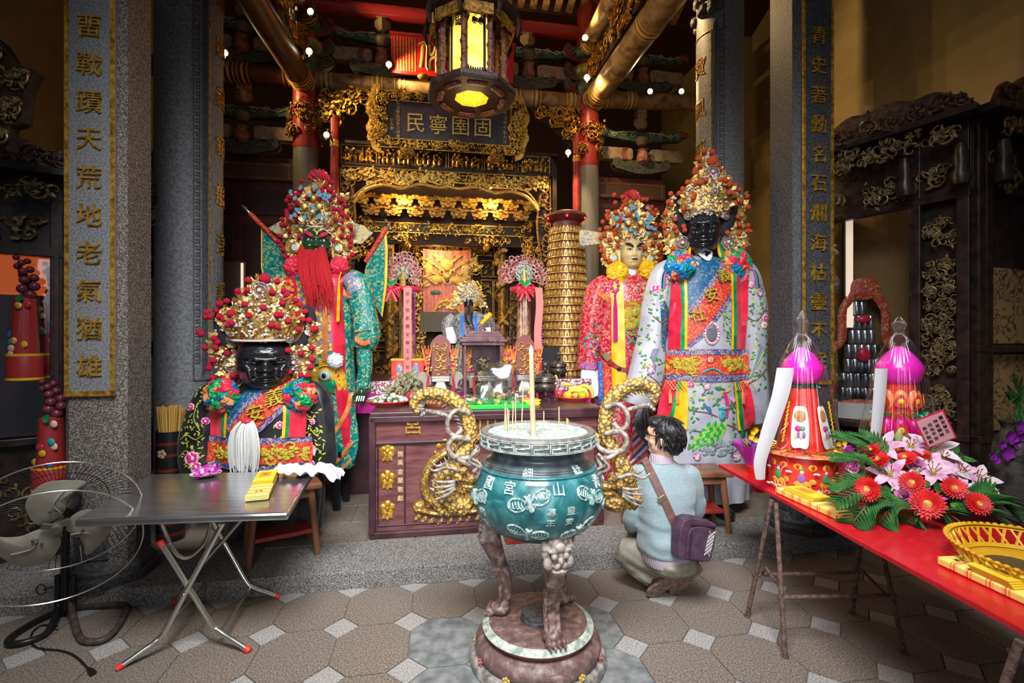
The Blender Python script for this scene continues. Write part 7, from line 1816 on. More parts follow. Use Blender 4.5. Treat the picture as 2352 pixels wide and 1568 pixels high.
for py in(1037,1100,1170):
 x,z=A(889,py);mb=MB()
 for k in range(5):a=k*2*PI/5+PI/2;mb.ball((x+.032*cos(a),yf+.01,z+.032*sin(a)),(.032,.012,.03),10,6)
 mb.ball((x,yf,z),(.018,.014,.018),8,6)
 for k in range(3):leafp(mb,(x,yf+.005,z-.03),-PI/2+(k-1)*.7,.06,.03,.008)
 mb.build('gilt_flower',GOLD,al)
def rel(px,py,dy=0.0):x,z=A(px,py);return(x,yf+.012+dy,z)
mb=MB()
for pl,r0 in(([(1090,1022),(1040,1032),(995,1060),(975,1105),(985,1145),(1030,1162),(1080,1150),(1120,1120)],.075),([(960,1172),(1000,1180),(1060,1178),(1120,1165),(1180,1120)],.045)):
 sp=spline([rel(*p)for p in pl],6);n=len(sp);mb.tube(sp,[r0*(.6+.4*sin(PI*(i+3)/(n+3)))for i in range(n)],14,flat=.45)
 for i in range(2,n-2,2):
  a,b,c=Vector(sp[i-1]),Vector(sp[i+1]),Vector(sp[i]);t=(b-a).normalized();nn=Vector((-t.z,0,t.x))
  for sg in(-1,)if r0>.05 else(-1,1):leafp(mb,c+nn*sg*r0*.75*-1,math.atan2(nn.z*-sg+t.z*.8*-1,nn.x*-sg-t.x*.8),.11 if r0>.05 else .07,.03,.012)
mb.ball(rel(962,1168),(.05,.03,.05),12,8);mb.build('gilt_dragon',RGOLD,al,ang=60)
mb=MB()
for px,py,r in((1008,1024,.03),(1022,1017,.035),(1040,1018,.03),(1052,1012,.022),(1000,1040,.018),(1070,1010,.014),(1310,1030,.03),(1330,1040,.025),(1180,1060,.06),(1160,1030,.05)):mb.ball(rel(px,py),(r,.014,r*.8),10,6)
mb.build('gilt_cloud',GOLD,al)
mb=MB();mb.box((.33,-.55,.03),(.5,.2,.06));o=thing('kneeling_pad','low dark red step board in front of the altar table','step',S(AXC,AYC-.0,ZP),TH);mb.build('board',RED,o,smooth=False,bev=.006)
ZA=ZP+AH
def onA(px,py):return onz(px,py,ZA)
def rest(name,label,cat,px,py,group=None,z=None,rz=TH):p=onz(px,py,ZA if z is None else z);return thing(name,label,cat,p,rz,group),p
# second table behind
bt=thing('rear_offering_table','rear table with lace edged magenta cloth behind the altar table','table',S(.3,5.15,ZP),TH)
mb=MB();mb.box((0,0,1.09),(2.5,1.0,.05));mb.box((0,.1,.53),(2.4,.8,1.06));mb.build('table_body',MAHD,bt,smooth=False)
mb=MB();mb.sheet(lambda u,v:((u-.5)*2.52,-.515+.01*sin(u*90)*v,1.02-.20*v),120,2,.006);mb.build('magenta_skirt',M('magenta_satin',(.60,.01,.28),rough=.35),bt)
mb=MB();mb.sheet(lambda u,v:((u-.5)*2.53,-.522,1.118-.11*v-.012*abs(sin(u*60))*v),120,2,.004);mb.build('lace_edge',M('lace',(.55,.42,.42),[(.42,(.20,.06,.09)),(.5,(.62,.52,.50))],60,rough=.8,const=True),bt)
ZB=ZP+1.115
# trays and fruit
TRAYR=M('tray_red',(.72,.07,.04),rough=.35);TRAYG=M('tray_green',(.02,.62,.06),rough=.35)
def tray(label,px,py,r,mat,group='round red trays'):
 t,p=rest('offering_tray',label,'tray',px,py,group);mb=MB();mb.lathe([(0,.003),(r*.8,.0),(r*.97,.028),(r,.032),(r*.985,.036),(r*.82,.009),(0,.008)],40);mb.build('tray',mat,t);return p
FOIL=M('wrapper_foil',(.55,.60,.55),[(.35,(.30,.36,.28)),(.5,(.62,.66,.62)),(.65,(.80,.83,.84))],45,det=4,rough=.25)
def rough_ball(mb,c,r,n=.25,nu=10,nv=8,seed=0):
 k=len(mb.v);mb.ball(c,r,nu,nv);cc=Vector(c)
 for i in range(k,len(mb.v)):d=Vector(mb.v[i])-cc;mb.v[i]=tuple(cc+d*(1+n*noise.noise(d*60+Vector((seed,seed*2,0)))))
rr=random.Random(3)
p=tray('round red tray heaped with wrapped sweets at the left altar corner',893,928,.185,TRAYR)
for k in range(46):
 a=rr.uniform(0,6.28);q=.15*math.sqrt(rr.random());h=.03+.075*max(0,1-q/.16)*rr.random()**.4
 t=thing('wrapped_sweet','clear wrapped green and white sweet heaped on the left red tray','sweet',(p.x+q*cos(a),p.y+q*sin(a),p.z+h),a,'wrapped sweets');mb=MB();rough_ball(mb,(0,0,0),(.026,.022,.018),.4,seed=k)
 for s in(-1,1):mb.add([(s*.022,0,0),(s*.045,-.016,.01),(s*.047,.016,.006)],[(0,1,2)])
 mb.build('wrapper',FOIL if k%4 else LEAFG if k%8 else M('sweet_green',(.16,.22,.06),rough=.4),t)
t,p=rest('rice_dumpling_bowl','red bowl under the heap of leaf wrapped dumplings','bowl',940,912);mb=MB();mb.lathe([(.09,0),(.15,.02),(.175,.055),(.17,.06),(.14,.03),(0,.03)],32);mb.build('bowl',TRAYR,t)
for k in range(40):
 a=k*2.399;q=.21*math.sqrt((k+.5)/40);h=.055+.17*(1-(q/.215)**1.6)
 t=thing('rice_dumpling','olive leaf wrapped rice dumpling tied with string in the heap','dumpling',(p.x+q*cos(a),p.y+q*sin(a),p.z+h),a,'leaf wrapped dumplings');mb=MB();s=.055;vs=[(s,0,-.5*s),(-.6*s,s*.85,-.4*s),(-.6*s,-s*.85,-.4*s),(.1*s,0,s)]
 mb.add(vs,[(0,2,1),(0,1,3),(1,2,3),(2,0,3)]);mb.build('leaf_wrap',M('dumpling_leaf',(.20,.20,.10),[(.4,(.14,.14,.065)),(.6,(.27,.27,.14))],40,rough=.6),t,smooth=False,bev=.005,rot=(rr.uniform(-.5,.5),rr.uniform(-.5,.5),0))
 mb=MB();mb.tube([(s*.6,0,0),(-.2*s,s*.5,.15*s),(-.4*s,0,.4*s),(-.2*s,-s*.5,.15*s),(s*.6,0,0)],.0022,4);mb.tube([(0,0,s*.9),(s*.5,s*.5,s),(s*.9,s*.2,s*.5)],.0018,4);mb.build('string',M('string_pale',(.62,.60,.46),rough=.8),t)
def fruit(name,label,mat,px,py,r,z=0.0,sq=(1,1,.92),group=None,y=0):
 p=onA(px,py);t=thing(name,label,'fruit',(p.x,p.y+y,ZA+z),0,group);mb=MB()
 vs0=len(mb.v);mb.ball((0,0,r*sq[2]),(r*sq[0],r*sq[1],r*sq[2]),16,12)
 for i in range(vs0,len(mb.v)):x,y_,zz=mb.v[i];d=math.hypot(x,y_)/r;mb.v[i]=(x,y_,zz-(.12*r*max(0,1-d*3)if zz>r else 0))
 mb.build('flesh',mat,t);mb=MB();mb.tube([(0,0,r*1.7*sq[2]),(.002,0,r*2.05*sq[2])],.0025,5);mb.build('stem',BRN,t)
APPL=M('apple_red',(.42,.03,.06),[(.35,(.30,.012,.03)),(.65,(.56,.09,.10))],30,rough=.25,coat=.3,stretch=(1,1,.2));PEAR=M('lemon_skin',(.75,.55,.12),rough=.35);ORNG=M('orange_skin',(.80,.48,.03),[(.4,(.75,.42,.02)),(.6,(.62,.52,.06))],12,rough=.4,bump=.1,bsc=200);LIME=M('lime_skin',(.30,.42,.03),[(.4,(.25,.38,.02)),(.6,(.70,.50,.03))],10,rough=.4)
for i,(px,py)in enumerate(((945,925),(966,922),(978,918))):fruit('apple',('red apple leftmost of the three behind the dragon handle','large red apple in the middle of three behind the dragon handle','red apple at right of the three behind the dragon handle')[i],APPL,px,py,.055,.0,group='apples behind the dragon handle')
fruit('lemon','pale yellow lemon beside the tray of sweets',PEAR,922,916,.04,.03)
p=tray('round orange tray half hidden behind the left dragon tail',1010,930,.15,M('tray_orange',(.80,.20,.04),rough=.35),None)
p=tray('round red fruit tray with bananas at the right altar corner',1317,918,.165,TRAYR)
for nm,lab,m_,px,py,r,z in(('apple','red apple left on the right fruit tray',APPL,1283,916,.042,.012),('apple','red apple standing on top at left of the right fruit tray',APPL,1298,906,.040,.05),('orange','yellow orange in front of the bananas',ORNG,1304,920,.04,.012),('orange','orange half hidden between yellow orange and green lime',ORNG,1322,918,.036,.012),('lime','green yellow tangerine right of the oranges',LIME,1337,920,.042,.012)):fruit(nm,lab,m_,px,py,r,z,group='tray fruit')
BAN=M('banana_skin',(.85,.58,.06),[(.45,(.82,.55,.05)),(.62,(.90,.66,.12)),(.72,(.30,.18,.04))],14,rough=.4)
for i,(pl,lab)in enumerate((([(1300,902),(1318,896),(1338,900),(1350,912)],'banana lying lowest across the right fruit tray'),([(1306,893),(1322,890),(1342,896),(1352,908)],'middle banana of the bunch on the right fruit tray'),([(1328,887),(1344,886),(1358,896),(1362,914)],'outermost curved banana at right of the fruit tray'),([(1292,884),(1300,882),(1312,884)],'small banana at the back of the right fruit tray'))):
 d0=p.y-.02+.03*i;pts=[P(a,b,d0)for a,b in pl];o0=pts[1].copy();t=thing('banana',lab,'fruit',o0,0,'bananas');mb=MB();sp=spline([q-o0 for q in pts],6);n=len(sp);mb.tube(sp,[.019*min(1,.35+2.2*min(i_/n,1-i_/n))for i_ in range(n)],7);mb.build('peel',BAN,t,ang=180);mb=MB();mb.tube([sp[0],Vector(sp[0])*1.25-Vector(sp[2])*.25],.006,6);mb.build('stalk',BRN,t)
 # green tray with bags
t,p=rest('green_tray','bright green rectangular tray under the plastic bags','tray',1134,934);mb=MB();mb.box((0,0,.004),(.50,.26,.008))
for s in(-1,1):mb.box((0,s*.135,.018),(.54,.012,.034));mb.box((s*.262,0,.018),(.012,.27,.034))
mb.build('tray',TRAYG,t,smooth=False,bev=.004);gp=p
CONT=[(.30,.10,.08),(.35,.5,.45),(.06,.22,.10),(.65,.42,.16),(.5,.42,.12)]
for px,py,r,lab,ci in((1080,918,(.07,.06,.06),'small clear bag of pink sweets at the left of the green tray',0),(1112,906,(.085,.06,.085),'clear bag of pale green sweets on the green tray',1),(1148,880,(.15,.07,.16),'big upright clear plastic bag in the middle of the green tray',3),(1183,912,(.07,.06,.07),'small clear bag at the right of the green tray',1)):
 q=P(px,py,gp.y+.01);zb=ZA+.012;t=thing('plastic_bag',lab,'bag',(q.x,q.y,zb),0,'clear plastic bags');mb=MB();c=(0,0,q.z-zb);k0=len(mb.v);mb.ball(c,(r[0],r[1],q.z-zb),22,18)
 for i in range(k0,len(mb.v)):v=Vector(mb.v[i]);d=v-Vector(c);mb.v[i]=tuple(Vector(c)+Vector((d.x*(1+.25*d.z/r[2]),d.y,d.z))*(1+.30*noise.noise(v*14+Vector((ci,0,px)))))
 mb.build('film',BAGP,t,ang=50)
 for k in range(7):mb=MB();rough_ball(mb,(rr.uniform(-.5,.5)*r[0],rr.uniform(-.4,.2)*r[1],.02+rr.random()*r[2]*.55),(.026,.024,.022),.3,8,6,k);mb.build('content',M('bag_content%d'%((ci+k)%5),CONT[(ci+k)%5],rough=.5),t)
 # yellow papers, bottle, censers, sticks
t,p=rest('yellow_paper_stack','small stack of yellow and orange paper right of the green tray','paper',1218,928)
for k in range(8):mb=MB();mb.box((rr.uniform(-.008,.008),0,.003+.006*k),(.15,.11,.005));mb.build('sheet',(PAPERY,PAPERO,PAPERY)[k%3],t,smooth=False)
t,p=rest('water_bottle','clear water bottle with pink label behind the tall incense stick','bottle',1203,912);mb=MB();mb.lathe([(0,0),(.03,0),(.032,.01)]+[(.032-.002*(k%2),.02+.012*k)for k in range(9)]+[(.033,.14),(.033,.19),(.028,.21),(.014,.235),(.014,.25)],20);mb.build('bottle',BAGP,t);mb=MB();mb.lathe([(.0335,.13),(.0335,.185)],20,cap=False);mb.build('label',M('pink_label',(.75,.22,.22),rough=.5),t);mb=MB();mb.lathe([(.015,.24),(.015,.258),(0,.258)],12);mb.build('cap',WHITE,t)
BRONZ=M('dark_bronze',(.09,.075,.065),[(.35,(.05,.042,.038)),(.65,(.15,.125,.11))],30,rough=.35,metal=.6,bump=.2)
for px,py,s,z,lab in((1252,916,1.0,ZA,'dark bronze tripod censer with lion lid on the altar'),(1283,872,.85,ZB-.03,'smaller dark bronze lion censer standing further back')):
 p=onz(px,py,z);t=thing('bronze_censer',lab,'censer',p,0,'bronze censers');t.scale=(s,)*3;mb=MB();mb.lathe(spline([(.03,.055),(.07,.065),(.098,.10),(.10,.13),(.085,.15),(.105,.165),(.105,.172)],3),28)
 for k in range(3):a=k*2*PI/3-PI/2;mb.tube(spline([(.06*cos(a),.06*sin(a),.08),(.09*cos(a),.09*sin(a),.05),(.07*cos(a),.07*sin(a),.02),(.09*cos(a),.09*sin(a),0)],4),.014,8)
 mb.build('bowl',BRONZ,t);mb=MB();mb.lathe([(.10,.172),(.098,.19),(.08,.22),(.05,.24),(.03,.245)],28)
 for k in range(10):a=k*2*PI/10;mb.ball((.088*cos(a),.088*sin(a),.205),(.012,.012,.01),6,5)
 mb.build('lid',BRONZ,t);mb=MB();mb.ball((0,0,.28),(.03,.035,.04));mb.ball((0,-.03,.32),(.026,.026,.026))
 for s_ in(-1,1):mb.tube([(s_*.02,-.03,.27),(s_*.022,-.045,.245)],.009,6);mb.ball((s_*.018,-.025,.345),.009,6,5)
 mb.build('lion_finial',BRONZ,t,ang=180)
for px,py,ang,lab,z in((1214,880,.5,'yellow rolled stick leaning behind the water bottle',.1),(1282,868,-.6,'yellow rolled packet leaning over the fruit tray',.12)):
 q=P(px,py,p.y-.15 if px>1250 else 4.25);q.z=ZA+(.055 if px<1250 else .12);t=thing('rolled_packet',lab,'packet',q,0,'rolled packets');mb=MB();mb.tube([(-.05*sin(ang),0,-.07),(.05*sin(ang)*-1*-1,0,.07)],.014,10);mb.build('roll',PAPERY,t);mb=MB();mb.tube([(-.012*sin(ang),0,-.018),(.012*sin(ang),0,.018)],.0146,10);mb.build('red_band',SRED,t)
t,p=rest('pale_garland','pale crumpled packet beside the fruit tray','packet',1284,905);mb=MB()
for k in range(12):rough_ball(mb,(rr.uniform(-.05,.04),rr.uniform(-.02,.03),.03+rr.random()*.09),.025,.3,8,6,k)
mb.build('crumpled_bag',M('pale_packet',(.62,.56,.46),rough=.5),t)
# pewter vases with red ribbons and gilded paper plaques
for i,(px,py,lab)in enumerate(((1012,902,'pewter vase with red ribbon and gilt plaque left of the wooden shrine cabinet'),(1117,905,'pewter vase behind the plastic bag with gilt paper ornaments'),(1205,900,'pewter vase with red ribbon and gilt plaque behind the tall incense stick'))):
 q=ons(px,py,4.42);t=thing('pewter_vase',lab,'vase',S(q.x,q.y,ZA),TH,'pewter altar vases');mb=MB()
 for z0,w,h in((.0,.15,.03),(.17,.16,.03),(.2,.17,.02)):mb.box((0,0,z0+h/2),(w,.10,h))
 mb.surf(lambda u,v:(lambda r,q_:(r*max(-1,min(1,1.3*cos(q_))),r*.65*max(-1,min(1,1.3*sin(q_))),.03+.14*v))(.058+.017*sin(v*PI*1.3+.4),2*PI*u),40,10,cu=True);mb.build('vase_body',PEWTER,t,ang=50,bev=.004)
 for s in(-1,1):
  mb=MB();mb.sheet(lambda u,v:(s*(.095+.02*u-.0+.015*sin(v*3)),-.06+.02*u+.01*sin(v*5),.22-.21*v*(1-.15*abs(u-.5))),4,8,.004);mb.build('red_ribbon',SRED,t)
  mb=MB();mb.prism(spline([(s*.085,.15),(s*.15,.10),(s*.16,.17),(s*.21,.20),(s*.17,.26),(s*.10,.23)],3,True),.01,T(0,.03,0)@FR);mb.build('vase_handle',M('aged_pewter',(.30,.26,.22),rough=.4,metal=.5),t)
 if i!=1:
  mb=MB();mb.prism(spline([(-.075,.22),(-.08,.42),(-.095,.50),(-.06,.56),(0,.60),(.06,.56),(.095,.50),(.08,.42),(.075,.22)],3,True),.02,T(0,.01,0)@FR);mb.build('plaque',M('plaque_wine',(.22,.06,.06),rough=.5),t);mb=MB()
  for k in range(5):
   for s in(-1,1):scroll(mb,(s*.03,-.015,.26+.06*k),.03,1.1,.007,.01,s,k)
  mb.build('gilt_scroll',GOLD,t)
 for s in(-1,1):
  x0=s*.115 if i!=1 else s*.17;mb=MB()
  for k in range(7):a=(k-3)*.11;mb.tube([(x0,-.03,.23),(x0+.14*sin(a)+s*.01,-.03,.38+.12*cos(a)-.03*(k%2))],[.007,.004],5)
  mb.build('orange_spray',M('spray_orange',(.75,.22,.05),rough=.5),t);mb=MB()
  for k in range(10):mb.ball((x0+rr.uniform(-.035,.035),-.045,.25+rr.random()*.16),rr.uniform(.008,.014),6,5)
  mb.build('gold_and_pearl_bead',[GOLDB,PEARL][0],t);mb=MB()
  for k in range(5):mb.ball((x0+rr.uniform(-.04,.05),-.05,.24+rr.random()*.24),.012,7,5)
  mb.build('pink_bloom',M('bloom_pink',(.65,.06,.22),rough=.5),t)
  # wooden shrine cabinet
q=ons(1107,890,4.44);t=thing('shrine_cabinet','small carved wooden shrine cabinet with glass front in front of the seated deity','cabinet',S(q.x,q.y,ZA),TH);w=.33
PURW=M('purple_wood',(.13,.055,.065),[(.35,(.09,.035,.042)),(.65,(.18,.08,.095))],10,rough=.35);mb=MB()
for z0,ww,h in((0,w+.02,.05),(.50,w+.06,.03),(.53,w+.10,.025),(.555,w+.06,.02),(.575,w+.0,.03),(.605,w-.06,.02)):mb.box((0,0,z0+h/2),(ww,ww*.75,h))
for sx in(-1,1):
 for sy in(-1,1):mb.box((sx*w/2,sy*w*.36,.28),(.026,.026,.45))
mb.box((0,w*.37,.28),(w,.01,.45));mb.build('case',PURW,t,smooth=False,bev=.004);mb=MB();carve(mb,-w/2-.01,w/2+.01,.625,.68,-.05,8,1.3,.035,.03);carve(mb,-w/2,w/2,.535,.55,-.17,9,1.3,.012,.012);mb.build('carved_crest',PURW,t)
mb=MB();mb.box((0,-w*.37,.28),(w-.03,.004,.43));mb.build('glass_front',GLASS,t,smooth=False);mb=MB();mb.ball((0,0,.16),(.09,.06,.13));mb.ball((0,-.02,.31),(.04,.04,.05));mb.ball((0,-.02,.36),(.07,.03,.03));mb.build('dark_figure',M('dark_idol',(.06,.05,.04),[(.5,(.03,.025,.02)),(.6,(.35,.24,.10))],40,rough=.35),t)
# seated deity in the middle
q=ons(1078,760,5.55);f5=Fig('seated_dark_deity','small seated deity with black face and long beard under a silver crown',1080,RS.to_3x3().row[1][0]*q.x+RS.to_3x3().row[1][1]*5.55,5.4,[(712,14,.06),(722,36,.12),(745,46,.16),(790,40,.2),(850,52,.26),(905,56,.28)],'deity figure',None,ZB)
JADE=M('silver_brocade',(.25,.22,.22),[(.40,(.12,.10,.12)),(.5,(.45,.40,.36)),(.58,(.10,.22,.22)),(.66,(.50,.36,.14))],30,det=3,dist=2,const=True,rough=.4);f5.robe(JADE,seed=20);face(f5,1077,698,11,14,.07,-.04,GLOSSB,BASEF,nu=36,nv=32)
for s in(-1,1):f5.sleeve([(1078+s*34,724,10),(1078+s*48,745,15),(1078+s*44,775,14)],JADE,seed=20+s,y=-.1);f5.sleeve([(1078+s*43,752,9),(1078+s*(42 if s>0 else 38),775,12),(1078+s*38,788,13)],WHITE,'white_cuff',seed=3,y=-.2)
mb=MB();mb.tube(spline([(0,-.13,f5.Z(703)),(0,-.2,f5.Z(720)),(f5.X(1082),-.24,f5.Z(738)),(f5.X(1094),-.24,f5.Z(757))],5),[.04,.045,.05,.05,.05,.05,.048,.046,.044,.04,.035,.03,.025,.018,.012,.006],10,flat=.5);mb.build('beard',HAIR,f5.t)
crown(f5,[(690,16,1077),(675,24,1077),(660,20,1077),(648,8,1077)],[],POMR,'red',3,[[(1050,672),(1064,660),(1066,690),(1052,700),(1034,702)],[(1090,660),(1104,672),(1118,702),(1102,700),(1088,690)]],[],[(1066,692),(1077,688),(1088,692)],61,-.02,nleaf=60,npearl=130)
for px in(1064,1095):f5.ribbon([(px,722,7),(px,745,7),(px+2,775,7)],.03,M('ribbon_blue',(.02,.18,.62),rough=.35),'blue_ribbon',nw=2)
mb=MB();mb.tube([(f5.X(1110),-.3,f5.Z(745)),(f5.X(1132),-.3,f5.Z(722))],[.02,.03],10);mb.build('yellow_baton',SYEL,f5.t)
f5.ribbon([(1054,790,12),(1050,830,16),(1042,860,18)],.02,M('dragon_trim',(.1,.3,.35),[(.42,(.06,.2,.26)),(.5,(.6,.5,.25)),(.6,(.05,.15,.3))],40,const=True,rough=.4),'embroidered_panel',nw=4)
# pagoda of little gilded niches
q=ons(1300,866,5.35);t=thing('buddha_lamp_pagoda','tall tapering pagoda covered with rows of little gilded niches','pagoda',S(q.x,q.y,ZP),TH);k_=F/(S(q.x,q.y,0).y);R0,R1=52/k_,36/k_;zb,zt=q.z-ZP,(866-525)/k_+q.z-ZP
mb=MB();mb.lathe([(R0*1.05,0),(R0*1.05,zb-.03),(R0,zb)],36);mb.lathe([(R0-.012,zb),(R0*.97,lerp(zb,zt,.4)),(R1+.01,lerp(zb,zt,.85)),(R1-.012,zt)],36);mb.lathe([(R1-.03,zt),(R1-.03,zt+.06),(R1+.02,zt+.09),(R1+.06,zt+.12),(R1+.05,zt+.15),(R1*.5,zt+.2),(0,zt+.21)],24);mb.build('core',M('pagoda_red',(.12,.025,.02),rough=.5),t)
nr=19
for j in range(nr):
 v=(j+.5)/nr;z=lerp(zb,zt,v);R=interp([(0,R0),(.4,R0*.97),(.85,R1+.02),(1,R1)],v);n=30;mb=MB()
 for k in range(n):
  a=2*PI*k/n+j*.1;Mk=T(R*cos(a),R*sin(a),z)@RZ(a+PI/2);w=2*PI*R/n*.42;h=(zt-zb)/nr*.42
  mb.prism([(-w,-h*.7),(w,-h*.7),(w,h*.35),(w*.6,h*.85),(0,h*1.15),(-w*.6,h*.85),(-w,h*.35)],.012,Mk@T(0,.006,0)@FR);mb.ball((0,-.012,-h*.1),(w*.4,.008,h*.6),5,4,Mk)
 mb.lathe([(R,z-h*1.0),(R+.016,z-h*1.0),(R+.014,z-h*.75)],36,cap=False);mb.build('niche_row',M('niche_gold',(.55,.32,.08),[(.4,(.40,.21,.04)),(.6,(.66,.42,.13))],30,rough=.35,metal=.4),t,smooth=False)
for k in range(6):a=k*PI/3+.3;mb=MB();mb.ball(((R1+.06)*cos(a),(R1+.06)*sin(a),zt+.09),.014,8,6);mb.build('red_lamp',M('red_led',(1,.03,.02),emit=4),t)
q=ons(1265,850,5.0);t=thing('framed_picture','black glossy picture frame leaning before the pagoda','picture frame',S(q.x,q.y,ZB),TH);mb=MB();mb.box((0,0,.16),(.2,.02,.32),RX(-.12));mb.build('frame_board',BLACK,t,smooth=False,bev=.006)
# ================================================================ TOWERS OF OFFERINGS, FLOWERS, CABINETS
GLITG=M('tinsel_gold',(.75,.38,.05),rough=.25,metal=.7);GLITN=M('tinsel_green',(.0,.30,.08),rough=.25,metal=.5);GLITP=M('tinsel_violet',(.45,.05,.55),rough=.25,metal=.5)
BULBM=M('lotus_bulb_magenta',(.85,.01,.45),[(.4,(.80,.01,.40)),(.6,(.88,.03,.52))],6,rough=.3,coat=.3);GRED=M('gift_red',(.72,.03,.02),[(.4,(.62,.02,.015)),(.6,(.78,.05,.03))],14,rough=.35)
def tinsel(par,r,z,mat,h=.03,n=90,seed=0):
 q=random.Random(seed);mb=MB()
 for k in range(n):a=q.uniform(0,6.28);d=q.uniform(-1,1);mb.tube([(r*cos(a),r*sin(a),z),((r+.03)*cos(a+q.uniform(-.2,.2)),(r+.03)*sin(a+q.uniform(-.2,.2)),z+h*d)],.0022,3)
 mb.build('tinsel',mat,par,smooth=False)
def cone(par,prof,n=40,amp=.02,mat=None):
 mb=MB();P_=spline(prof,4);m=n*4;vs=[]
 for r,z,a in P_:
  for j in range(m):q=2*PI*j/m;f=1+amp*a*sin(n*q)+amp*a*.8*sin(7*q+z*9);vs.append((r*f*cos(q),r*f*sin(q),z))
 mb.add(vs,[(i*m+j,i*m+(j+1)%m,(i+1)*m+(j+1)%m,(i+1)*m+j)for i in range(len(P_)-1)for j in range(m)]);return mb.build('cellophane_wrap',mat or CELLO,par,ang=180)
def whitesheet(par,pts,w):
 mb=MB();sp=spline(pts,5);n=len(sp)-1
 def fn(u,v):i=min(int(v*n),n);p=sp[i];return(p[0]+(u-.5)*w*(1-.5*v*v),p[1]+.03*(u-.5)**2,p[2])
 mb.sheet(fn,4,n,.003);mb.build('white_paper',M('plain_paper',(.52,.52,.54),rough=.7),par)
def bulb(par,z,r):
 mb=MB();mb.lathe(spline([(.02,z-.01),(r*.75,z+.0),(r,z+r*.55),(r*.93,z+r*.95),(r*.55,z+r*1.5),(.012,z+r*1.85)],6),36);mb.build('lotus_bulb',BULBM,par)
g1=onz(1842,1119,ZT);t=thing('offering_tower','red drum offering tower with magenta bulb, left of the pair on the red table','offering tower',g1,0,'cellophane wrapped towers');R=.172
mb=MB();mb.lathe([(R*.96,0),(R,.004),(R,.195),(R*.99,.2)],48);mb.build('drum',GRED,t);mb=MB();mb.lathe([(R+.001,.012),(R+.003,.016),(R+.001,.02)],48,cap=False);mb.lathe([(.10,.214),(.20,.206),(.208,.21),(.2,.222),(.12,.224)],48);mb.build('brim',M('brim_orange',(.75,.16,.08),[(.4,(.66,.06,.04)),(.6,(.85,.35,.12))],30,rough=.35),t)
def onR(a,z,o=.002):return Vector(((R+o)*sin(a),-(R+o)*cos(a),z))
for k in range(9):
 a=-1.5+.42*k;mb=MB();Mk=T(onR(a,.155,0))@RZ(a);mb.ball((0,0,0),(.022,.005,.019),10,6,Mk);mb.build('gold_lotus',SYEL,t);mb=MB();mb.ball((0,-.004,.002),(.010,.004,.013),8,5,Mk);mb.build('flame',GRED,t)
CM=[M('print_green',(.05,.35,.12),rough=.4),M('print_orange',(.80,.35,.05),rough=.4),M('print_skin',(.80,.55,.38),rough=.4),M('print_violet',(.30,.12,.45),rough=.4),WHITE];q_=random.Random(4)
for k in range(4):
 a=-1.25+.72*k;Mk=T(onR(a,.075,0))@RZ(a);mb=MB();mb.mat(1).ball((0,0,-.012),(.045,.003,.018),10,6,Mk);mb.ball((.048,0,.004),(.018,.004,.016),8,6,Mk)
 for s in(-.03,-.01,.018,.035):mb.tube([Mk@Vector((s,-.001,-.02)),Mk@Vector((s+.006,-.001,-.045))],.005,5)
 mb.mat(k%2*3).ball((-.005,-.002,.018),(.02,.004,.026),8,6,Mk);mb.mat(2).ball((-.003,-.003,.052),(.011,.004,.012),8,6,Mk);mb.mat(3-k%2*3).ball((-.003,-.002,.065),(.013,.004,.007),8,5,Mk)
 mb.mat(4)
 for j in range(7):mb.ball((-.075+.025*j,0,-.05+.006*(j%2)),(.014,.003,.007),6,5,Mk)
 for s in(-1,1):mb.ball((s*.07,0,.05),(.014,.003,.006),6,5,Mk)
 mb.build('printed_rider',CM,t)
mb=MB();mb.lathe(spline([(.135,.225),(.13,.25),(.10,.42),(.078,.54),(.07,.58)],4),36);mb.build('red_core',GRED,t)
for a in(-.62,.52):
 Mk=RZ(a)@T(0,-.122,.37)@RX(-.2);mb=MB();mb.prism(spline([(-.042,-.10),(0,-.115),(.042,-.10),(.034,.09),(0,.115),(-.034,.09)],4,True),.004,Mk@FR);mb.build('white_label',M('label_white',(.78,.74,.66),rough=.5),t)
 mb=MB();mb.ball((0,-.005,.06),(.03,.003,.034),14,8,Mk);mb.build('gold_seal',M('seal_gold2',(.50,.30,.10),[(.45,(.45,.25,.07)),(.6,(.60,.12,.05))],60,rough=.5,const=True),t)
 mb=MB();mb.mat(0).ball((-.008,-.006,-.01),(.018,.004,.016),8,6,Mk);mb.mat(1).ball((.012,-.006,-.008),(.014,.004,.014),8,6,Mk)
 for j in range(4):mb.mat(2+j%2).ball((-.02+.013*j,-.006,-.05+.006*(j%2)),(.009,.004,.02),7,5,Mk)
 mb.build('printed_children',[MAG,CM[0],CM[2],CM[3]],t)
tinsel(t,.14,.232,GLITG,.022,150,1);tinsel(t,.05,.60,GLITN,.02,80,2);bulb(t,.615,.108)
cone(t,[(.205,.212,.5),(.19,.30,1),(.165,.45,1),(.135,.60,.8),(.115,.72,.4),(.06,.84,2),(.025,.90,5),(.03,.96,7),(.006,1.03,5)])
whitesheet(t,[(-.13,-.07,.70),(-.17,-.09,.55),(-.24,-.10,.35),(-.29,-.10,.18),(-.285,-.09,.07)],.10)
mb=MB();mb.tube([(-.16+.02*sin(k*.7),-.1,.42-.012*k)for k in range(26)],.004,5,flat=.4);mb.build('curled_ribbon',M('ribbon_coral',(.85,.22,.22),rough=.4),t);mb=MB();mb.sheet(lambda u,v:(-.11-.07*v-.04*u,-.06,.50-.05*u-.16*v),4,6,.003);mb.build('red_card',GRED,t)
for s in(-1,1):mb=MB();mb.tube([(s*(.15-.002*k)+.006*(k%2),-.06,.28+.012*k)for k in range(20)],.005,5);mb.build('gold_chain',SYEL,t)
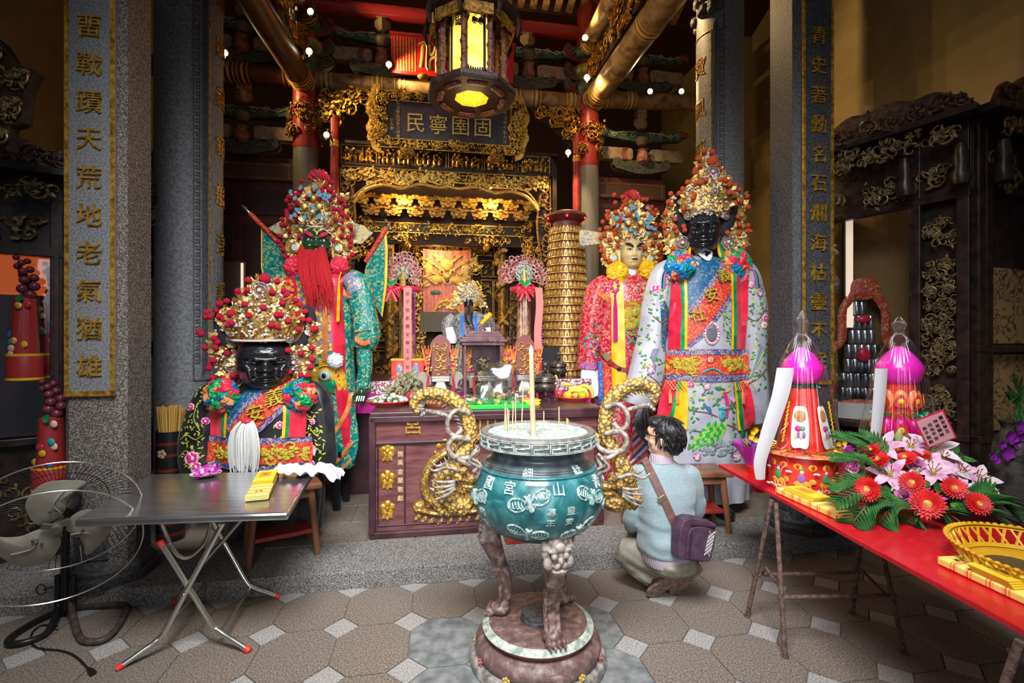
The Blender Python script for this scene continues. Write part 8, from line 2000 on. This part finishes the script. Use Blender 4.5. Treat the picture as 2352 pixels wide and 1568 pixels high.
g2=P(2065,1085,2.72);g2.z=ZT;t=thing('offering_tower','orange and magenta tiered offering tower with magenta bulb behind the bouquet','offering tower',g2,0,'cellophane wrapped towers')
zt2=[(.20,.15,SORG),(.365,.13,M('pack_magenta',(.62,.0,.20),rough=.35)),(.52,.105,SORG)]
mb=MB();mb.lathe([(.15,0),(.15,.16),(.10,.17),(.08,.62)],32);mb.build('core',GRED,t)
for z,r,m_ in zt2:
 for k in range(8):
  a=k*PI/4+.2;Mk=RZ(a)@T(0,-r*.62,z);mb=MB();mb.ball((0,0,0),(r*.34,r*.36,.07),12,8,Mk);mb.build('petal_pack',m_,t)
  mb=MB();mb.prism(spline([(-.024,-.03),(.024,-.03),(.028,.0),(0,.04),(-.028,.0)],3,True),.004,Mk@T(0,-r*.35,0)@FR);mb.build('red_label',GRED,t);mb=MB();mb.ball((0,-r*.35-.005,.0),(.014,.004,.016),8,6,Mk);mb.build('gold_flame',SYEL,t)
tinsel(t,.09,.445,GLITN,.02,110,3);tinsel(t,.10,.285,GLITP,.02,110,4);tinsel(t,.14,.12,GLITG,.02,110,5);tinsel(t,.05,.60,GLITP,.02,60,6);bulb(t,.615,.112)
cone(t,[(.20,.10,.5),(.185,.30,1),(.16,.45,1),(.135,.60,.8),(.118,.72,.4),(.06,.84,2),(.022,.90,5),(.03,.95,7),(.006,.99,5)]);whitesheet(t,[(-.14,-.06,.70),(-.17,-.08,.5),(-.20,-.09,.3),(-.23,-.09,.12)],.07)
# ---- flower arrangement
fp=onz(2095,1150,ZT);fl=thing('flower_arrangement','large flower arrangement of red gerberas and pink lilies on the red table','flower arrangement',fp,0)
mb=MB();mb.lathe([(0,0),(.16,0),(.18,.06),(.0,.09)],24);mb.build('foam_base',M('foam_green',(.03,.08,.03),rough=.9),fl)
def flp(cx_,cy_):px,py=1880+cx_/3.564,980+cy_/3.564;d=lerp(2.56,2.22,max(0,min(1,(py-1000)/165)));return P(px,py,d)-fp
GER=M('gerbera_red',(.68,.01,.012),[(.4,(.55,.006,.008)),(.6,(.76,.02,.02))],20,rough=.5);GERC=M('gerbera_eye',(.70,.45,.06),[(.4,(.45,.22,.02)),(.6,(.80,.60,.12))],90,rough=.7,bump=.6,bsc=160);LIL=M('lily_pink',(.72,.36,.52),[(.35,(.58,.22,.42)),(.6,(.80,.52,.65))],22,rough=.45);LILW=M('lily_pale',(.78,.66,.68),rough=.45);LIS=M('lisianthus_pink',(.72,.26,.50),rough=.5);LEF=M('leaf_green',(.03,.13,.03),[(.4,(.015,.085,.02)),(.6,(.05,.18,.04))],14,rough=.35);LEFB=M('bright_leaf',(.12,.30,.03),rough=.4);BUDM=M('bud_green',(.34,.40,.14),rough=.45)
rr=random.Random(2);camd=Vector((-.55,-.75,.35))
def fnorm(p,k=1.0):return(Vector((p.x*k,p.y*k*.6,.12))*3+camd*.8).normalized()
def frame_of(n):e=n.orthogonal().normalized();return e,n.cross(e)
for a,b,r in((485,268,.056),(705,252,.054),(400,510,.062),(765,455,.057),(895,630,.072),(1110,500,.055),(1312,630,.055),(430,190,.045),(850,230,.04)):
 r*=.98;p=flp(a,b);p-=(p+fp-Vector((0,0,H))).normalized()*(.10 if b>400 else .03);n=fnorm(p)if b>300 else(fnorm(p)+Vector((0,.2,.5))).normalized();e,f=frame_of(n);mb=MB()
 for ring,(m,q)in enumerate(((26,1.0),(22,.8),(16,.55))):
  for k in range(m):an=2*PI*k/m+ring*.1+rr.uniform(-.05,.05);petal(mb,p+n*.004*ring,e*cos(an)+f*sin(an),n,r*q*rr.uniform(.94,1.04),r*.36,.10+.1*ring,3)
 o=mb.build('gerbera',GER,fl,fix=False);mb=MB();mb.ball((0,0,0),(r*.27,r*.27,r*.12),14,8,T(p+n*.006)@n.to_track_quat('Z','Y').to_matrix().to_4x4());mb.build('gerbera_eye',GERC,o)
for a,b,r,m_ in((540,175,.085,LIL),(930,195,.10,LILW),(590,395,.085,LIL),(935,380,.085,LIL),(1150,385,.075,LIL),(1290,440,.085,LILW),(880,290,.065,LIL),(760,165,.06,LIL),(1010,262,.06,LIL)):
 r*=1.2;p=flp(a,b);n=(fnorm(p)+Vector((0,0,.35))).normalized();e,f=frame_of(n);mb=MB()
 for k in range(6):an=PI*k/3+a;petal(mb,p,(e*cos(an)+f*sin(an)+n*.55).normalized(),n,r,r*.46,-.35,6)
 o=mb.build('lily',m_,fl,ang=180,fix=False);mb=MB()
 for k in range(6):an=PI*k/3+.4;tip=p+n*r*.62+(e*cos(an)+f*sin(an))*r*.24;mb.tube([p,tip],.0018,4);mb.ball(tip,(.006,.003,.003),6,5)
 mb.build('stamen',M('stamen_rust',(.35,.10,.02),rough=.6),o);mb=MB();mb.ball(p+n*.012,.014,8,6);mb.build('lily_throat',M('throat_lime',(.50,.52,.10),rough=.5),o)
for a,b,r in((300,325,.042),(705,570,.046),(1240,640,.045),(795,312,.045),(1050,440,.04)):
 p=flp(a,b);n=fnorm(p);e,f=frame_of(n);mb=MB()
 for k in range(16):an=k*2.399;petal(mb,p+(e*cos(an)+f*sin(an))*r*.05*k/4,(e*cos(an)*(.35+.05*k)+f*sin(an)*(.35+.05*k)+n*(1.0-.04*k)).normalized(),n,r*.9,r*.85,.15,4)
 mb.build('lisianthus',LIS,fl,ang=180,fix=False)
for a,b,L,dx,dz,m_ in((655,85,.055,0,1,BUDM),(1105,310,.05,.5,.8,BUDM),(800,375,.032,.2,.7,BUDM),(275,385,.024,-.4,.4,LILW),(605,510,.018,-.3,-.2,BUDM),(1015,590,.028,.3,.1,ORCH),(1220,545,.03,.3,.1,ORCH),(890,520,.022,.1,.3,ORCH),(1240,480,.03,.3,.3,LILW)):
 p=flp(a,b);u=Vector((dx,-.2,dz)).normalized();mb=MB();mb.tube([p-u*L,p-u*L*.4,p+u*L*.2,p+u*L],[L*.22,L*.36,L*.34,L*.05],10);mb.build('bud',m_,fl,ang=180)
for a,b,a2,b2,w,m_ in((370,330,280,215,.04,LEFB),(360,300,385,220,.03,LEFB),(690,440,610,490,.05,LEF),(540,540,560,600,.05,LEF),(960,520,1110,560,.045,LEF),(1080,640,1270,650,.03,LEFB),(560,330,480,350,.04,LEF),(860,440,890,500,.04,LEF),(1000,440,960,560,.04,LEF),(620,130,570,60,.03,LEF),(700,130,730,70,.03,LEF)):
 p,q=flp(a,b),flp(a2,b2);d=q-p;mb=MB();petal(mb,p,d,fnorm(p),d.length,w,.15,6);mb.build('leaf',m_,fl,ang=180,fix=False)
for k in range(70):
 a,b=rr.uniform(330,1300),rr.uniform(180,640);p=flp(a,b)+Vector((0,.06,-.04));n=fnorm(p);e,f=frame_of(n);an=rr.uniform(0,6.28);mb=MB();petal(mb,p,e*cos(an)+f*sin(an)+n*.3,n,.085,.045,.2,4);mb.build('leaf',LEF,fl,ang=180,fix=False)
def frond(a,b,a2,b2,n=16,L=.15,droop=.05,z1=None):
 p,q=flp(a,b),flp(a2,b2)
 if z1 is not None:q.z=max(q.z,z1)
 mid=(p+q)/2+Vector((0,0,droop));sp=[Vector(v)for v in spline([p,mid,q],n//2)];mb=MB();mb.tube(sp,.003,5);m=len(sp)
 for i in range(1,m):
  t=(sp[i]-sp[i-1]).normalized();sd=t.cross(Vector((0,-.35,1))).normalized();ll=L*(.55+.45*sin(PI*i/m))
  for s in(-1,1):
   dr=(t*.75+sd*s*.8).normalized();e=sp[i]+dr*ll
   if e.z<.004:dr.z+=(.006-e.z)/ll
   petal(mb,sp[i],dr,Vector((0,-.3,1)),ll,.014,.0,3)
 mb.build('palm_frond',LEF,fl,ang=180,fix=False)
for a in((600,330,150,70,16,.10,.03),(600,380,120,250,16,.08,.03),(560,520,110,480,16,.08,.04,.01),(560,560,150,620,14,.08,.04,.01),(600,600,280,800,16,.12,.05,.01),(760,640,500,800,14,.12,.05,.01),(860,700,740,830,12,.10,.04,.01),(960,700,1050,860,14,.10,.04,.01),(1080,680,1500,850,18,.14,.06,.01),(1200,600,1640,760,18,.14,.06,.01),(1250,600,1560,650,16,.12,.05,.01),(640,330,350,60,14,.10,.03)):frond(*a)
# message card
p=P(2148,985,2.42);t=thing('message_card','pink handwritten card tucked behind the lilies','card',(p.x,p.y,p.z),0);Mc=RZ(-.2)@RX(.25)@RY(-.5)
mb=MB();mb.box((0,0,0),(.135,.003,.17),Mc);mb.build('card',M('card_red',(.65,.03,.10),rough=.5),t,smooth=False);mb=MB();mb.box((0,-.002,-.002),(.12,.002,.155),Mc);mb.build('card_face',M('card_pink',(.72,.38,.42),rough=.6),t,smooth=False);mb=MB()
for k,st_ in enumerate(('靈安尊王','神威顯赫','庇佑平安','弟子敬獻')):mb.text(st_,.021,.001,Mc@T(.042-.028*k,-.004,.01-.008*k)@FR,step=.027,vertical=True)
mb.build('handwriting',BLACK,t,smooth=False);mb=MB();mb.tube([Mc@Vector((-.02,.004,-.08)),(-.06,.04,-.24)],.003,5);mb.build('card_stick',BRN,t)
# potted orchids in magenta cellophane
def pot(label,px,py,s):
 p=onz(px,py,ZT);t=thing('wrapped_pot_plant',label,'pot plant',p,0,'wrapped pot plants');t.scale=(s,)*3;q=random.Random(int(px));mb=MB();mb.lathe([(.06,0),(.075,.05),(.07,.055),(0,.05)],24);mb.build('pot',GRED,t);cone(t,[(.06,.02,.5),(.08,.08,1),(.12,.15,2),(.15,.19,3)],9,.05,M('magenta_cello',(.50,.02,.42),rough=.15,alpha=.75,coat=.5));mb=MB()
 for k in range(12):a=q.uniform(0,6.28);petal(mb,Vector((0,0,.08)),Vector((cos(a),sin(a),1.6)),Vector((cos(a),sin(a),-.3)),.17,.035,.2,5)
 mb.build('foliage',LEFB,t,ang=180,fix=False)
 for k in range(9):
  a=q.uniform(0,6.28);c=Vector((.09*cos(a)*q.random(),.09*sin(a)*q.random()-.03,.18+.1*q.random()));mb=MB()
  for j in range(5):an=j*2*PI/5;petal(mb,c,Vector((cos(an),-.4,sin(an))),Vector((0,-1,0)),.025,.022,.2,3)
  mb.build('yellow_bloom' if k<6 else 'purple_bloom',SYEL if k<6 else M('bloom_purple',(.18,.06,.42),rough=.5),t,ang=180,fix=False)
pot('purple wrapped pot of yellow orchids at the far corner of the red table',1742,1086,1.0);pot('purple wrapped pot plant half hidden between the two offering towers',1905,1085,.9)
# orchid stand at the right edge
p=P(2335,1100,3.0);t=thing('orchid_vase','dark vase with arching purple orchids at the right edge','pot plant',(p.x,p.y,0),0);mb=MB();mb.lathe(spline([(.14,0),(.16,.1),(.10,.35),(.09,.55),(.13,.75),(.11,.95),(.07,1.05),(.09,1.1)],4),24);mb.build('vase',M('vase_dark',(.05,.045,.042),[(.4,(.03,.027,.026)),(.6,(.09,.08,.075))],14,rough=.4,bump=.5,bsc=30),t);base=Vector((p.x,p.y,0))
for pl in([(2330,1000),(2310,1020),(2290,1040),(2272,1045)],[(2335,970),(2330,985),(2345,995)]):
 mb=MB();mb.tube(spline([P(a,b,2.95)-base for a,b in pl],5),.004,5);mb.build('orchid_stem',LEF,t)
for px,py in((2338,980),(2318,1003),(2334,1015),(2300,1022),(2308,1040),(2278,1048),(2346,1000),(2286,1056)):
 c=P(px,py,2.93)-base;mb=MB()
 for j in range(5):an=j*2*PI/5+px;petal(mb,c,Vector((cos(an),-.3,sin(an))),Vector((0,-1,0)),.05 if px>2300 else .025,.045,.2,4)
 mb.build('orchid_bloom',M('orchid_violet',(.30,.02,.38),rough=.5),t,ang=180,fix=False)
mb=MB()
for k in range(16):a=rr.uniform(0,6.28);petal(mb,P(2342,900+k*3,3.0)-base,Vector((cos(a),-.3,sin(a)*.8+.2)),Vector((0,-1,.2)),.22,.03,.2,5)
mb.build('leaf',LEF,t,ang=180,fix=False)
# ---- carved cabinets
def cabinet(name,label,Pc,u,wA,v,wB,hh,swap=False,lining=None):
 """corner cabinet: front panel runs along u from the corner Pc, second face along v"""
 t=thing(name,label,'cabinet',(Pc.x,Pc.y,0),0,'carved shrine cabinets');D_=MAHD
 for(d,w,tag_)in((u,wA,0),(v,wB,1)):
  ang=math.atan2(d.y,d.x);fl_=1 if(RZ(ang)@Vector((0,-1,0))).dot(Vector((-Pc.x,-Pc.y,0)))>0 else-1
  Mk=RZ(ang)if fl_>0 else RZ(ang+PI)@T(-w,0,0)
  mb=MB();mb.box((w/2,.03,.45),(w,.05,.9),Mk);mb.box((w/2,.02,hh-.36),(w,.06,.52),Mk)
  Q=(lambda x:x)if(fl_>0)!=(swap and tag_==0)else(lambda x:w-x)
  for x in(Q(.04),Q(w*.30 if tag_==0 else .12),Q(w-.04)):mb.box((x,.0,hh*.5),(.07,.08,hh-.1),Mk)
  mb.box((w/2,-.01,.92),(w,.09,.05),Mk);mb.box((w/2,-.01,1.55 if tag_ else hh-.64),(w,.07,.05),Mk);mb.box((Q(w*.16)if not tag_ else w/2,.05,hh/2),(w*.30 if not tag_ else w,.02,hh-.1),Mk);mb.box((w/2,-.06,hh-.10),(w+.14,.26,.05),Mk);mb.build('frame',DKWOOD,t,smooth=False,bev=.006)
  mb=MB();carve(mb,-.04,w+.04,hh-.07,hh+.05,-.16,7+tag_,1.3,.06,.03,Mk);pl=[(-.06,0)]+[(x_*w,.10+.10*math.sin(PI*min(1,x_*1.0))+.018*sin(x_*24))for x_ in[i/20 for i in range(21)]]+[(w+.06,0)];mb.prism(pl,.025,Mk@T(0,-.13,hh-.07)@FR);mb.build('carved_cresting',M('cresting_wood',(.10,.045,.025),[(.35,(.05,.022,.014)),(.65,(.16,.08,.045))],26,rough=.4,bump=.5,bsc=50),t)
  mb=MB();carve(mb,0,w,hh-.30,hh-.12,-.14,9+tag_,1.2,.05,.03,Mk);carve(mb,.1,w-.1,hh-.6,hh-.36,-.03,10+tag_,.5,.05,.02,Mk)
  if not tag_:
   a_,b_=sorted((Q(.075),Q(w*.30-.04)))
   for z0,z1,sd in((1.0,1.28,12),(1.34,2.2,13),(2.3,2.5,14)):carve(mb,a_,b_,z0,z1,.0,sd,1.3,.032,.02,Mk)
   a_,b_=sorted((Q(w*.36),Q(w-.08)));carve(mb,a_,b_,.25,.75,.0,15,.3,.04,.02,Mk)
  mb.build('gilded_carving',M('dim_gold',(.26,.18,.08),[(.35,(.10,.065,.03)),(.65,(.36,.26,.12))],30,rough=.45,metal=.4),t)
  for x in((Q(.02),Q(w*.32))if not tag_ else(Q(.06),)):
   mb=MB();mb.lathe([(.0,0),(.05,.02),(.06,.08),(.04,.14),(.05,.2),(.03,.3)],12,Mk@T(x,-.14,hh-.62));mb.build('pendant',DKWOOD,t)
  mb=MB()
  if tag_:mb.box((Q(w*.5+.06),.03,1.23),(w-.16,.01,.55),Mk);mb.box((Q(w*.5+.06),.03,1.86),(w-.16,.01,.55),Mk);mb.build('stained_glass',M('stained_pane',(.4,.24,.1),[(.40,(.46,.29,.13)),(.52,(.44,.27,.12)),(.535,(.10,.11,.05)),(.58,(.16,.05,.03)),(.61,(.44,.27,.12))],7,det=1,dist=2.5,rough=.3),t,smooth=False)
  else:mb.box((Q(w*.65),.03,(hh+.32)/2),(w*.66,.006,hh-1.56),Mk);mb.build('glass',GLASS,t,smooth=False);mb=MB();mb.box((Q(w*.65),.42,(hh+.32)/2),(w*.8,.02,hh-1.4),Mk);mb.box((Q(w*.97),.2,(hh+.32)/2),(.02,.5,hh-1.4),Mk);mb.box((Q(w*.65),.2,.93),(w*.7,.45,.03),Mk);mb.build('niche_lining',lining or M('niche_ochre',(.33,.20,.08),rough=.5),t,smooth=False)
 return t,u
Pc=P(2233,900,3.35);uL=Vector((-.507,.862,0));vR_=Vector((.95,.30,0)).normalized()
cab,_=cabinet('shrine_cabinet','large dark carved cabinet with glass niche and stained panes at the right',Pc,uL,1.05,vR_,.75,3.28)
q=Pc+uL*.80+Vector((.22,.14,0));t=thing('can_tower','tower of silver cans with red paper dragons inside the right cabinet','offering tower',(q.x,q.y,.945),-.35);t.scale=(1.08,)*3
CAN=M('can_foil',(.30,.32,.36),[(.35,(.10,.11,.13)),(.6,(.48,.50,.54))],8,rough=.2,metal=.8)
mb=MB();mb.box((0,0,.06),(.36,.26,.12));mb.build('carton',M('carton_white',(.70,.72,.72),rough=.6),t,smooth=False)
for j in range(7):
 for k in range(6-j//2 if j<6 else 2):mb=MB();n=6-j//2;mb.lathe([(.03,0),(.033,.01),(.033,.10),(.027,.11)],12,c=((k-(n-1)/2)*.052*(1-.05*j),-.05,.13+.115*j));mb.build('can',CAN,t)
mb=MB()
for s in(-1,1):mb.tube(spline([(s*.26,-.1,.12),(s*.22,-.1,.3),(s*.24,-.1,.5),(s*.15,-.1,.62),(s*.14,-.1,.85),(s*.06,-.1,1.0)],5),.032,8,flat=.4)
mb.ball((0,-.09,1.02),(.12,.02,.09),14,8);mb.ball((0,-.09,.10),(.2,.02,.05),14,8);mb.build('paper_dragon',M('paper_print',(.5,.08,.05),[(.4,(.52,.06,.05)),(.55,(.65,.45,.12)),(.62,(.45,.1,.1)),(.7,(.1,.35,.2))],30,dist=1.5,const=True,rough=.5),t)
mb=MB();mb.ball((0,-.1,.5),(.045,.02,.055),12,8);mb.ball((.0,-.1,.78),(.05,.02,.03),12,8);mb.build('red_bow',SRED,t)
light('cabinet_lamp','POINT',q+Vector((.1,.05,2.0)),3,WARM,size=.05)
# left cabinet with orange lit niches and candle towers
Pl=P(150,900,3.4);t,_=cabinet('shrine_cabinet','dark carved cabinet with orange lit niche at the left edge behind the pale pillar',Pl,Vector((-.80,-.60,0)).normalized(),1.3,Vector((.2,.98,0)).normalized(),.8,2.85,True,MAHD);mb=MB();mb.prism([(-.2,-.22),(.34,-.22),(.34,.16),(.2,.2),(.1,.14),(-.2,.2)],.02,T(P(72,610,3.55)-Vector((Pl.x,Pl.y,0)))@RZ(.5)@FR);mb.build('orange_lit_panel',M('niche_glow',(.72,.12,.02),emit=.5),t,smooth=False)
p=P(20,320,2.75);t=thing('carved_canopy','dark carved canopy corner high at the left edge of the hall','carving',p,0);KV=lambda a,b:((a-20)/400,(320-b)/400)
mb=MB();mb.prism([KV(*q)for q in((-60,60),(0,88),(28,112),(52,150),(66,160),(106,176),(82,218),(76,292),(46,302),(42,356),(8,350),(0,290),(-60,290))],.06,FR);mb.build('canopy_board',DKWOOD,t,smooth=False,bev=.006);mb=MB()
for x0,x1,y0,y1 in((-50,30,120,160),(-50,90,165,215),(-50,72,222,290),(10,42,300,345)):a,b=KV(x0,y1),KV(x1,y0);carve(mb,a[0],b[0],a[1],b[1],-.06,5,.9,.03,.03)
mb.build('carved_foliage',M('dim_gold',(1,1,1)),t)
def lamp_tower(label,px,yt,yb,d,wpx):
 k=F/d;p=P(px,yb,d);h=(yb-yt)/k;w=wpx/k;t=thing('lamp_tower',label,'offering tower',p,0,'wrapped lamp towers');q=random.Random(int(px));mb=MB();mb.lathe([(w,0),(w,h*.2),(w*.98,h*.205)],20);mb.build('red_base',M('lamp_red',(.38,.03,.03),rough=.4),t);mb=MB();mb.lathe([(w*1.01,h*.19),(w*1.03,h*.2),(w*1.01,h*.21)],20,cap=False);mb.lathe([(w*1.01,.0),(w*1.03,h*.012),(w*1.01,h*.02)],20,cap=False);mb.build('yellow_band',SYEL,t)
 mb=MB();mb.lathe([(w*.8,h*.2),(w*.62,h*.64),(w*.4,h*.66)],20);mb.build('red_body',M('lamp_red',(0,0,0)),t)
 for k_ in range(10):mb=MB();a=q.uniform(-1.2,1.2);z=h*q.uniform(.04,.62);mb.ball((w*.78*sin(a),-w*.8*cos(a),z),(w*.26,w*.1,w*.26),8,6);mb.build('printed_motif',(TEALT,THG,SBLU,CM[2],SRED,SYEL)[k_%6],t)
 mb=MB()
 for k_ in range(14):a=k_*.5;mb.ball((w*.35*cos(k_*2.2)+w*.25*sin(a*.8),w*.3*sin(k_*2.2),h*(.68+.32*k_/14)),w*(.36-.012*k_),10,7)
 mb.build('plum_ball',M('plum_ball',(.16,.03,.05),rough=.3),t);mb=MB();petal(mb,Vector((w*.3,-w*.8,h*.62)),Vector((.6,0,.8)),Vector((0,-1,0)),w*.7,w*.4);mb.build('green_leaf',SGRN,t,fix=False);cone(t,[(w*1.02,h*.2,.5),(w*.85,h*.5,1),(w*.75,h*.66,1)],20,.02)
lamp_tower('red lamp tower left in the orange lit niche of the left cabinet',58,585,872,3.22,32);lamp_tower('red lamp tower right in the orange lit niche beside the pale pillar',122,600,866,3.48,29);lamp_tower('lower red lamp tower standing behind the fan',118,870,1120,3.0,34);lamp_tower('red lamp tower seen between the pale and round pillars',366,620,830,4.9,16)
# towers inside the shrine
for px,lab,fan_ in((938,'cellophane candle tower with pink strip of writing left of the seated deity',0),(1203,'cellophane candle tower with peacock fan top right of the seated deity',1)):
 d=S(ons(px,870,4.85).x,4.85,0).y;k=F/d;p=P(px,872,d);p.z=ZB;t=thing('candle_tower',lab,'offering tower',p,TH,'tall candle towers');w=36/k;z_=lambda py:H-(py-CY)/k-ZB
 mb=MB();mb.box((0,0,.10),(w*2,w*1.6,.20));mb.build('red_box',GRED,t,smooth=False,bev=.004);mb=MB();mb.box((0,0,.2),(w*2.04,w*1.64,.016));mb.build('yellow_band',SYEL,t,smooth=False)
 mb=MB()
 for s in(-1,1):mb.ball((s*w*.5,-w*.81,.1),(.03,.004,.07),10,6)
 mb.build('printed_figure',M('print_mix',(.4,.3,.3),[(.4,(.15,.25,.45)),(.55,(.7,.5,.3)),(.65,(.5,.1,.2))],40,const=True,rough=.5),t)
 mb=MB();mb.lathe([(w*.5,.2),(w*.42,z_(700)),(w*.3,z_(665))],16);mb.build('candle',M('candle_brown',(.26,.10,.05),[(.4,(.16,.05,.03)),(.6,(.45,.24,.10))],14,rough=.4),t);cone(t,[(w*1.0,.2,.3),(w*.92,z_(760),1),(w*.85,z_(665),1)],24,.02)
 mb=MB();mb.lathe([(w*.88,z_(668)),(w*.9,z_(664)),(w*.88,z_(660))],20,cap=False);mb.build('red_hoop',SRED,t)
 x0=(.0 if not fan_ else w*.75);mb=MB();mb.sheet(lambda u,v:(x0+(u-.5)*.075+.01*sin(v*6)*fan_,-w*1.02,lerp(z_(664),z_(855 if not fan_ else 800),v)-.02*abs(u-.5)*(v>.95)),4,16,.004);mb.build('writing_strip',M('strip_coral',(.75,.20,.18),rough=.5),t)
 if not fan_:mb=MB();mb.text('弟子敬獻靈安尊王平安',.042,.002,T(x0,-w*1.02-.001,(z_(664)+z_(855))/2)@FR,step=.078,vertical=True);mb.build('strip_writing',M('ink_red',(.12,.02,.02),rough=.6),t,smooth=False)
 bx=-w*1.0 if not fan_ else-w*.1;mb=MB()
 for s in(-1,1):
  for j in range(3):mb.tube(spline([(bx,-w,z_(668)),(bx+s*.05,-w-.02,z_(668)+.05-.03*j),(bx+s*.085,-w-.01,z_(668)+.02-.05*j),(bx+s*.02,-w-.02,z_(668)-.01)],4),.014,6,flat=.5)
  mb.tube([(bx,-w,z_(668)),(bx+s*.05,-w,z_(668)-.12)],.016,6,flat=.4)
 mb.build('red_bow',SRED,t);mb=MB()
 for s in(-1,1):petal(mb,Vector((bx,-w,z_(665))),Vector((s*.6,0,.9)),Vector((0,-1,0)),.10,.05)
 mb.build('green_leaf',SGRN,t,fix=False);mb=MB();cz,R_=z_(636),(50 if fan_ else 34)/k
 for k_ in range(90):a=PI*(k_+.5)/90*(1.25)-.39;q=R_*(.45+.55*((k_*7)%10)/10);scroll(mb,(bx*.3+q*cos(a)*1.15,-.01,cz+q*sin(a)*(1.0 if fan_ else 1.7)),.03,1,.008,.01,1,k_,None,7)
 mb.build('pink_plume',M('plume_pink',(.42,.16,.15),[(.4,(.28,.08,.09)),(.6,(.60,.30,.26))],40,rough=.4),t);mb=MB();mb.ball((bx*.3,-.06,cz+.03),(R_*.42,.012,R_*.5),16,10);mb.build('peacock_disc',M('peacock_grey',(.25,.26,.2),[(.38,(.06,.08,.1)),(.5,(.42,.42,.3)),(.65,(.5,.42,.1))],60,const=True,rough=.5),t);mb=MB();mb.tube([(bx*.3,-.08,cz-.1),(bx*.3,-.085,cz+.0),(bx*.3-.01,-.08,cz+.07)],[.03,.022,.01],8);mb.build('gold_bird',GOLDB,t)
 mb=MB()
 for j in range(46):mb.ball(((w*.95+.01*(j%2))*(1 if fan_ else .45),-w*.8,z_(665)-j*.014),.008,5,4)
 mb.build('violet_tinsel',GLITP,t,smooth=False)
 # stools, benches, barrel of incense, cloth, leaf
WOOD=M('stool_wood',(.18,.07,.035),[(.35,(.12,.042,.02)),(.65,(.25,.105,.055))],8,rough=.35,coat=.2,stretch=(1,1,.2))
def stool(label,c,rz,L,Wd,h,name='wooden_stool'):
 t=thing(name,label,'stool',(c[0],c[1],ZP),rz,'wooden stools');mb=MB();mb.box((0,0,h-.02),(L,Wd,.04));mb.build('seat',WOOD,t,smooth=False,bev=.01);mb=MB();mb.box((0,0,h-.075),(L-.1,Wd-.06,.05));mb.build('apron',WOOD,t,smooth=False,bev=.008)
 for sx in(-1,1):
  for sy in(-1,1):mb=MB();mb.tube([(sx*(L/2-.07),sy*(Wd/2-.05),h-.04),(sx*(L/2-.03),sy*(Wd/2-.02),0)],[.026,.021],12);mb.build('leg',WOOD,t)
 mb=MB();mb.box((0,0,.16),(L-.12,Wd-.08,.03));mb.build('lower_shelf',RED,t,smooth=False,bev=.006);return t
a,b=onz(575,1306,ZP),onz(726,1272,ZP);rz=math.atan2(b.y-a.y,b.x-a.x);c=(a+b)/2+Vector((-sin(rz),cos(rz),0))*.14;stool('reddish wooden stool carrying the short black faced deity',(c.x,c.y),rz,(b-a).length+.08,.32,.50)
b=onz(1670,1227,ZP);stool('long dark wooden bench in front of the white robed deity',(b.x-.36,b.y+.13),.06,.82,.30,.475,'wooden_bench')
p=P(392,1000,3.62);t=thing('incense_barrel','black and red lacquer barrel full of yellow incense bundles','barrel',(p.x,p.y,ZP),0);r_=28/F*3.62;zt_=H-(988-CY)/F*3.62-ZP;mb=MB();mb.lathe([(r_,0),(r_,zt_),(r_-.008,zt_),(r_-.008,zt_-.1),(0,zt_-.1)],28);mb.build('barrel',M('lacquer_bands',(.05,.01,.01),[(0,(.012,.012,.012)),(.45,(.16,.012,.012)),(.75,(.015,.013,.012))],1.6,tex='wavez',rough=.3,const=True),t);mb=MB()
for k in range(5):mb.ball((.02*cos(k*1.257),-r_-.002,zt_-.16+.02*sin(k*1.257)),(.016,.004,.016),8,6)
mb.build('painted_flower',M('painted_blossom',(.42,.25,.16),rough=.5),t)
for k in range(40):a=k*2.399;q=r_*.85*math.sqrt((k+.5)/40);mb=MB();mb.tube([(q*cos(a)*.8,q*sin(a)*.8,zt_-.1),(q*cos(a)*1.15,q*sin(a)*1.15,zt_+.16+.03*rr.random())],.008,6);mb.build('incense_bundle',M('incense_yellow',(.52,.30,.06),rough=.8),t)
p=P(705,1083,3.05);t=thing('crumpled_paper','crumpled white lavender cloth on the stool behind the steel table','cloth',p,0);mb=MB();mb.sheet(lambda u,v:((u-.5)*.42,(v-.5)*.2,.02+.05*noise.noise(Vector((u*4,v*3,1)))+.03*noise.noise(Vector((u*11,v*7,4)))-.35*max(0,u-.78)**1.2),30,14,.004);mb.build('cloth',M('lavender_cloth',(.62,.62,.74),rough=.7),t,ang=60)
p=onz(571,1389,.004);t=thing('fallen_leaf','small bright green leaf on the floor near the steel table legs','leaf',p,.6);mb=MB();petal(mb,Vector((-.02,0,.003)),Vector((1,0,0)),Vector((0,0,1)),.045,.022,.1);mb.build('leaf_blade',LEFB,t,fix=False)
for px,y0,y1,d,w,lab in((1951,500,752,4.12,.05,'bright pale emissive strip at the left edge of the right cabinet glass'),(556,604,690,5.6,.02,'thin white emissive strip left of the teal flag')):
 a,b=P(px,y0,d),P(px,y1,d);t=thing('emissive_strip',lab,'strip',b,0,'emissive strips');mb=MB();mb.box((0,0,(a.z-b.z)/2),(w,.02,a.z-b.z));mb.build('tube',M('strip_glow',(1,.80,.62),emit=.75),t,smooth=False);mb=MB();mb.box((0,.02,(a.z-b.z)/2),(w*1.6 if px>900 else .26,.02,a.z-b.z+.04),T(0 if px>900 else-.10,0,0));mb.build('backing',DKWOOD if px>900 else M('brown_door',(.16,.11,.08),rough=.5),t,smooth=False)  # bright lines at the glass and door edge, brightness put in as emission
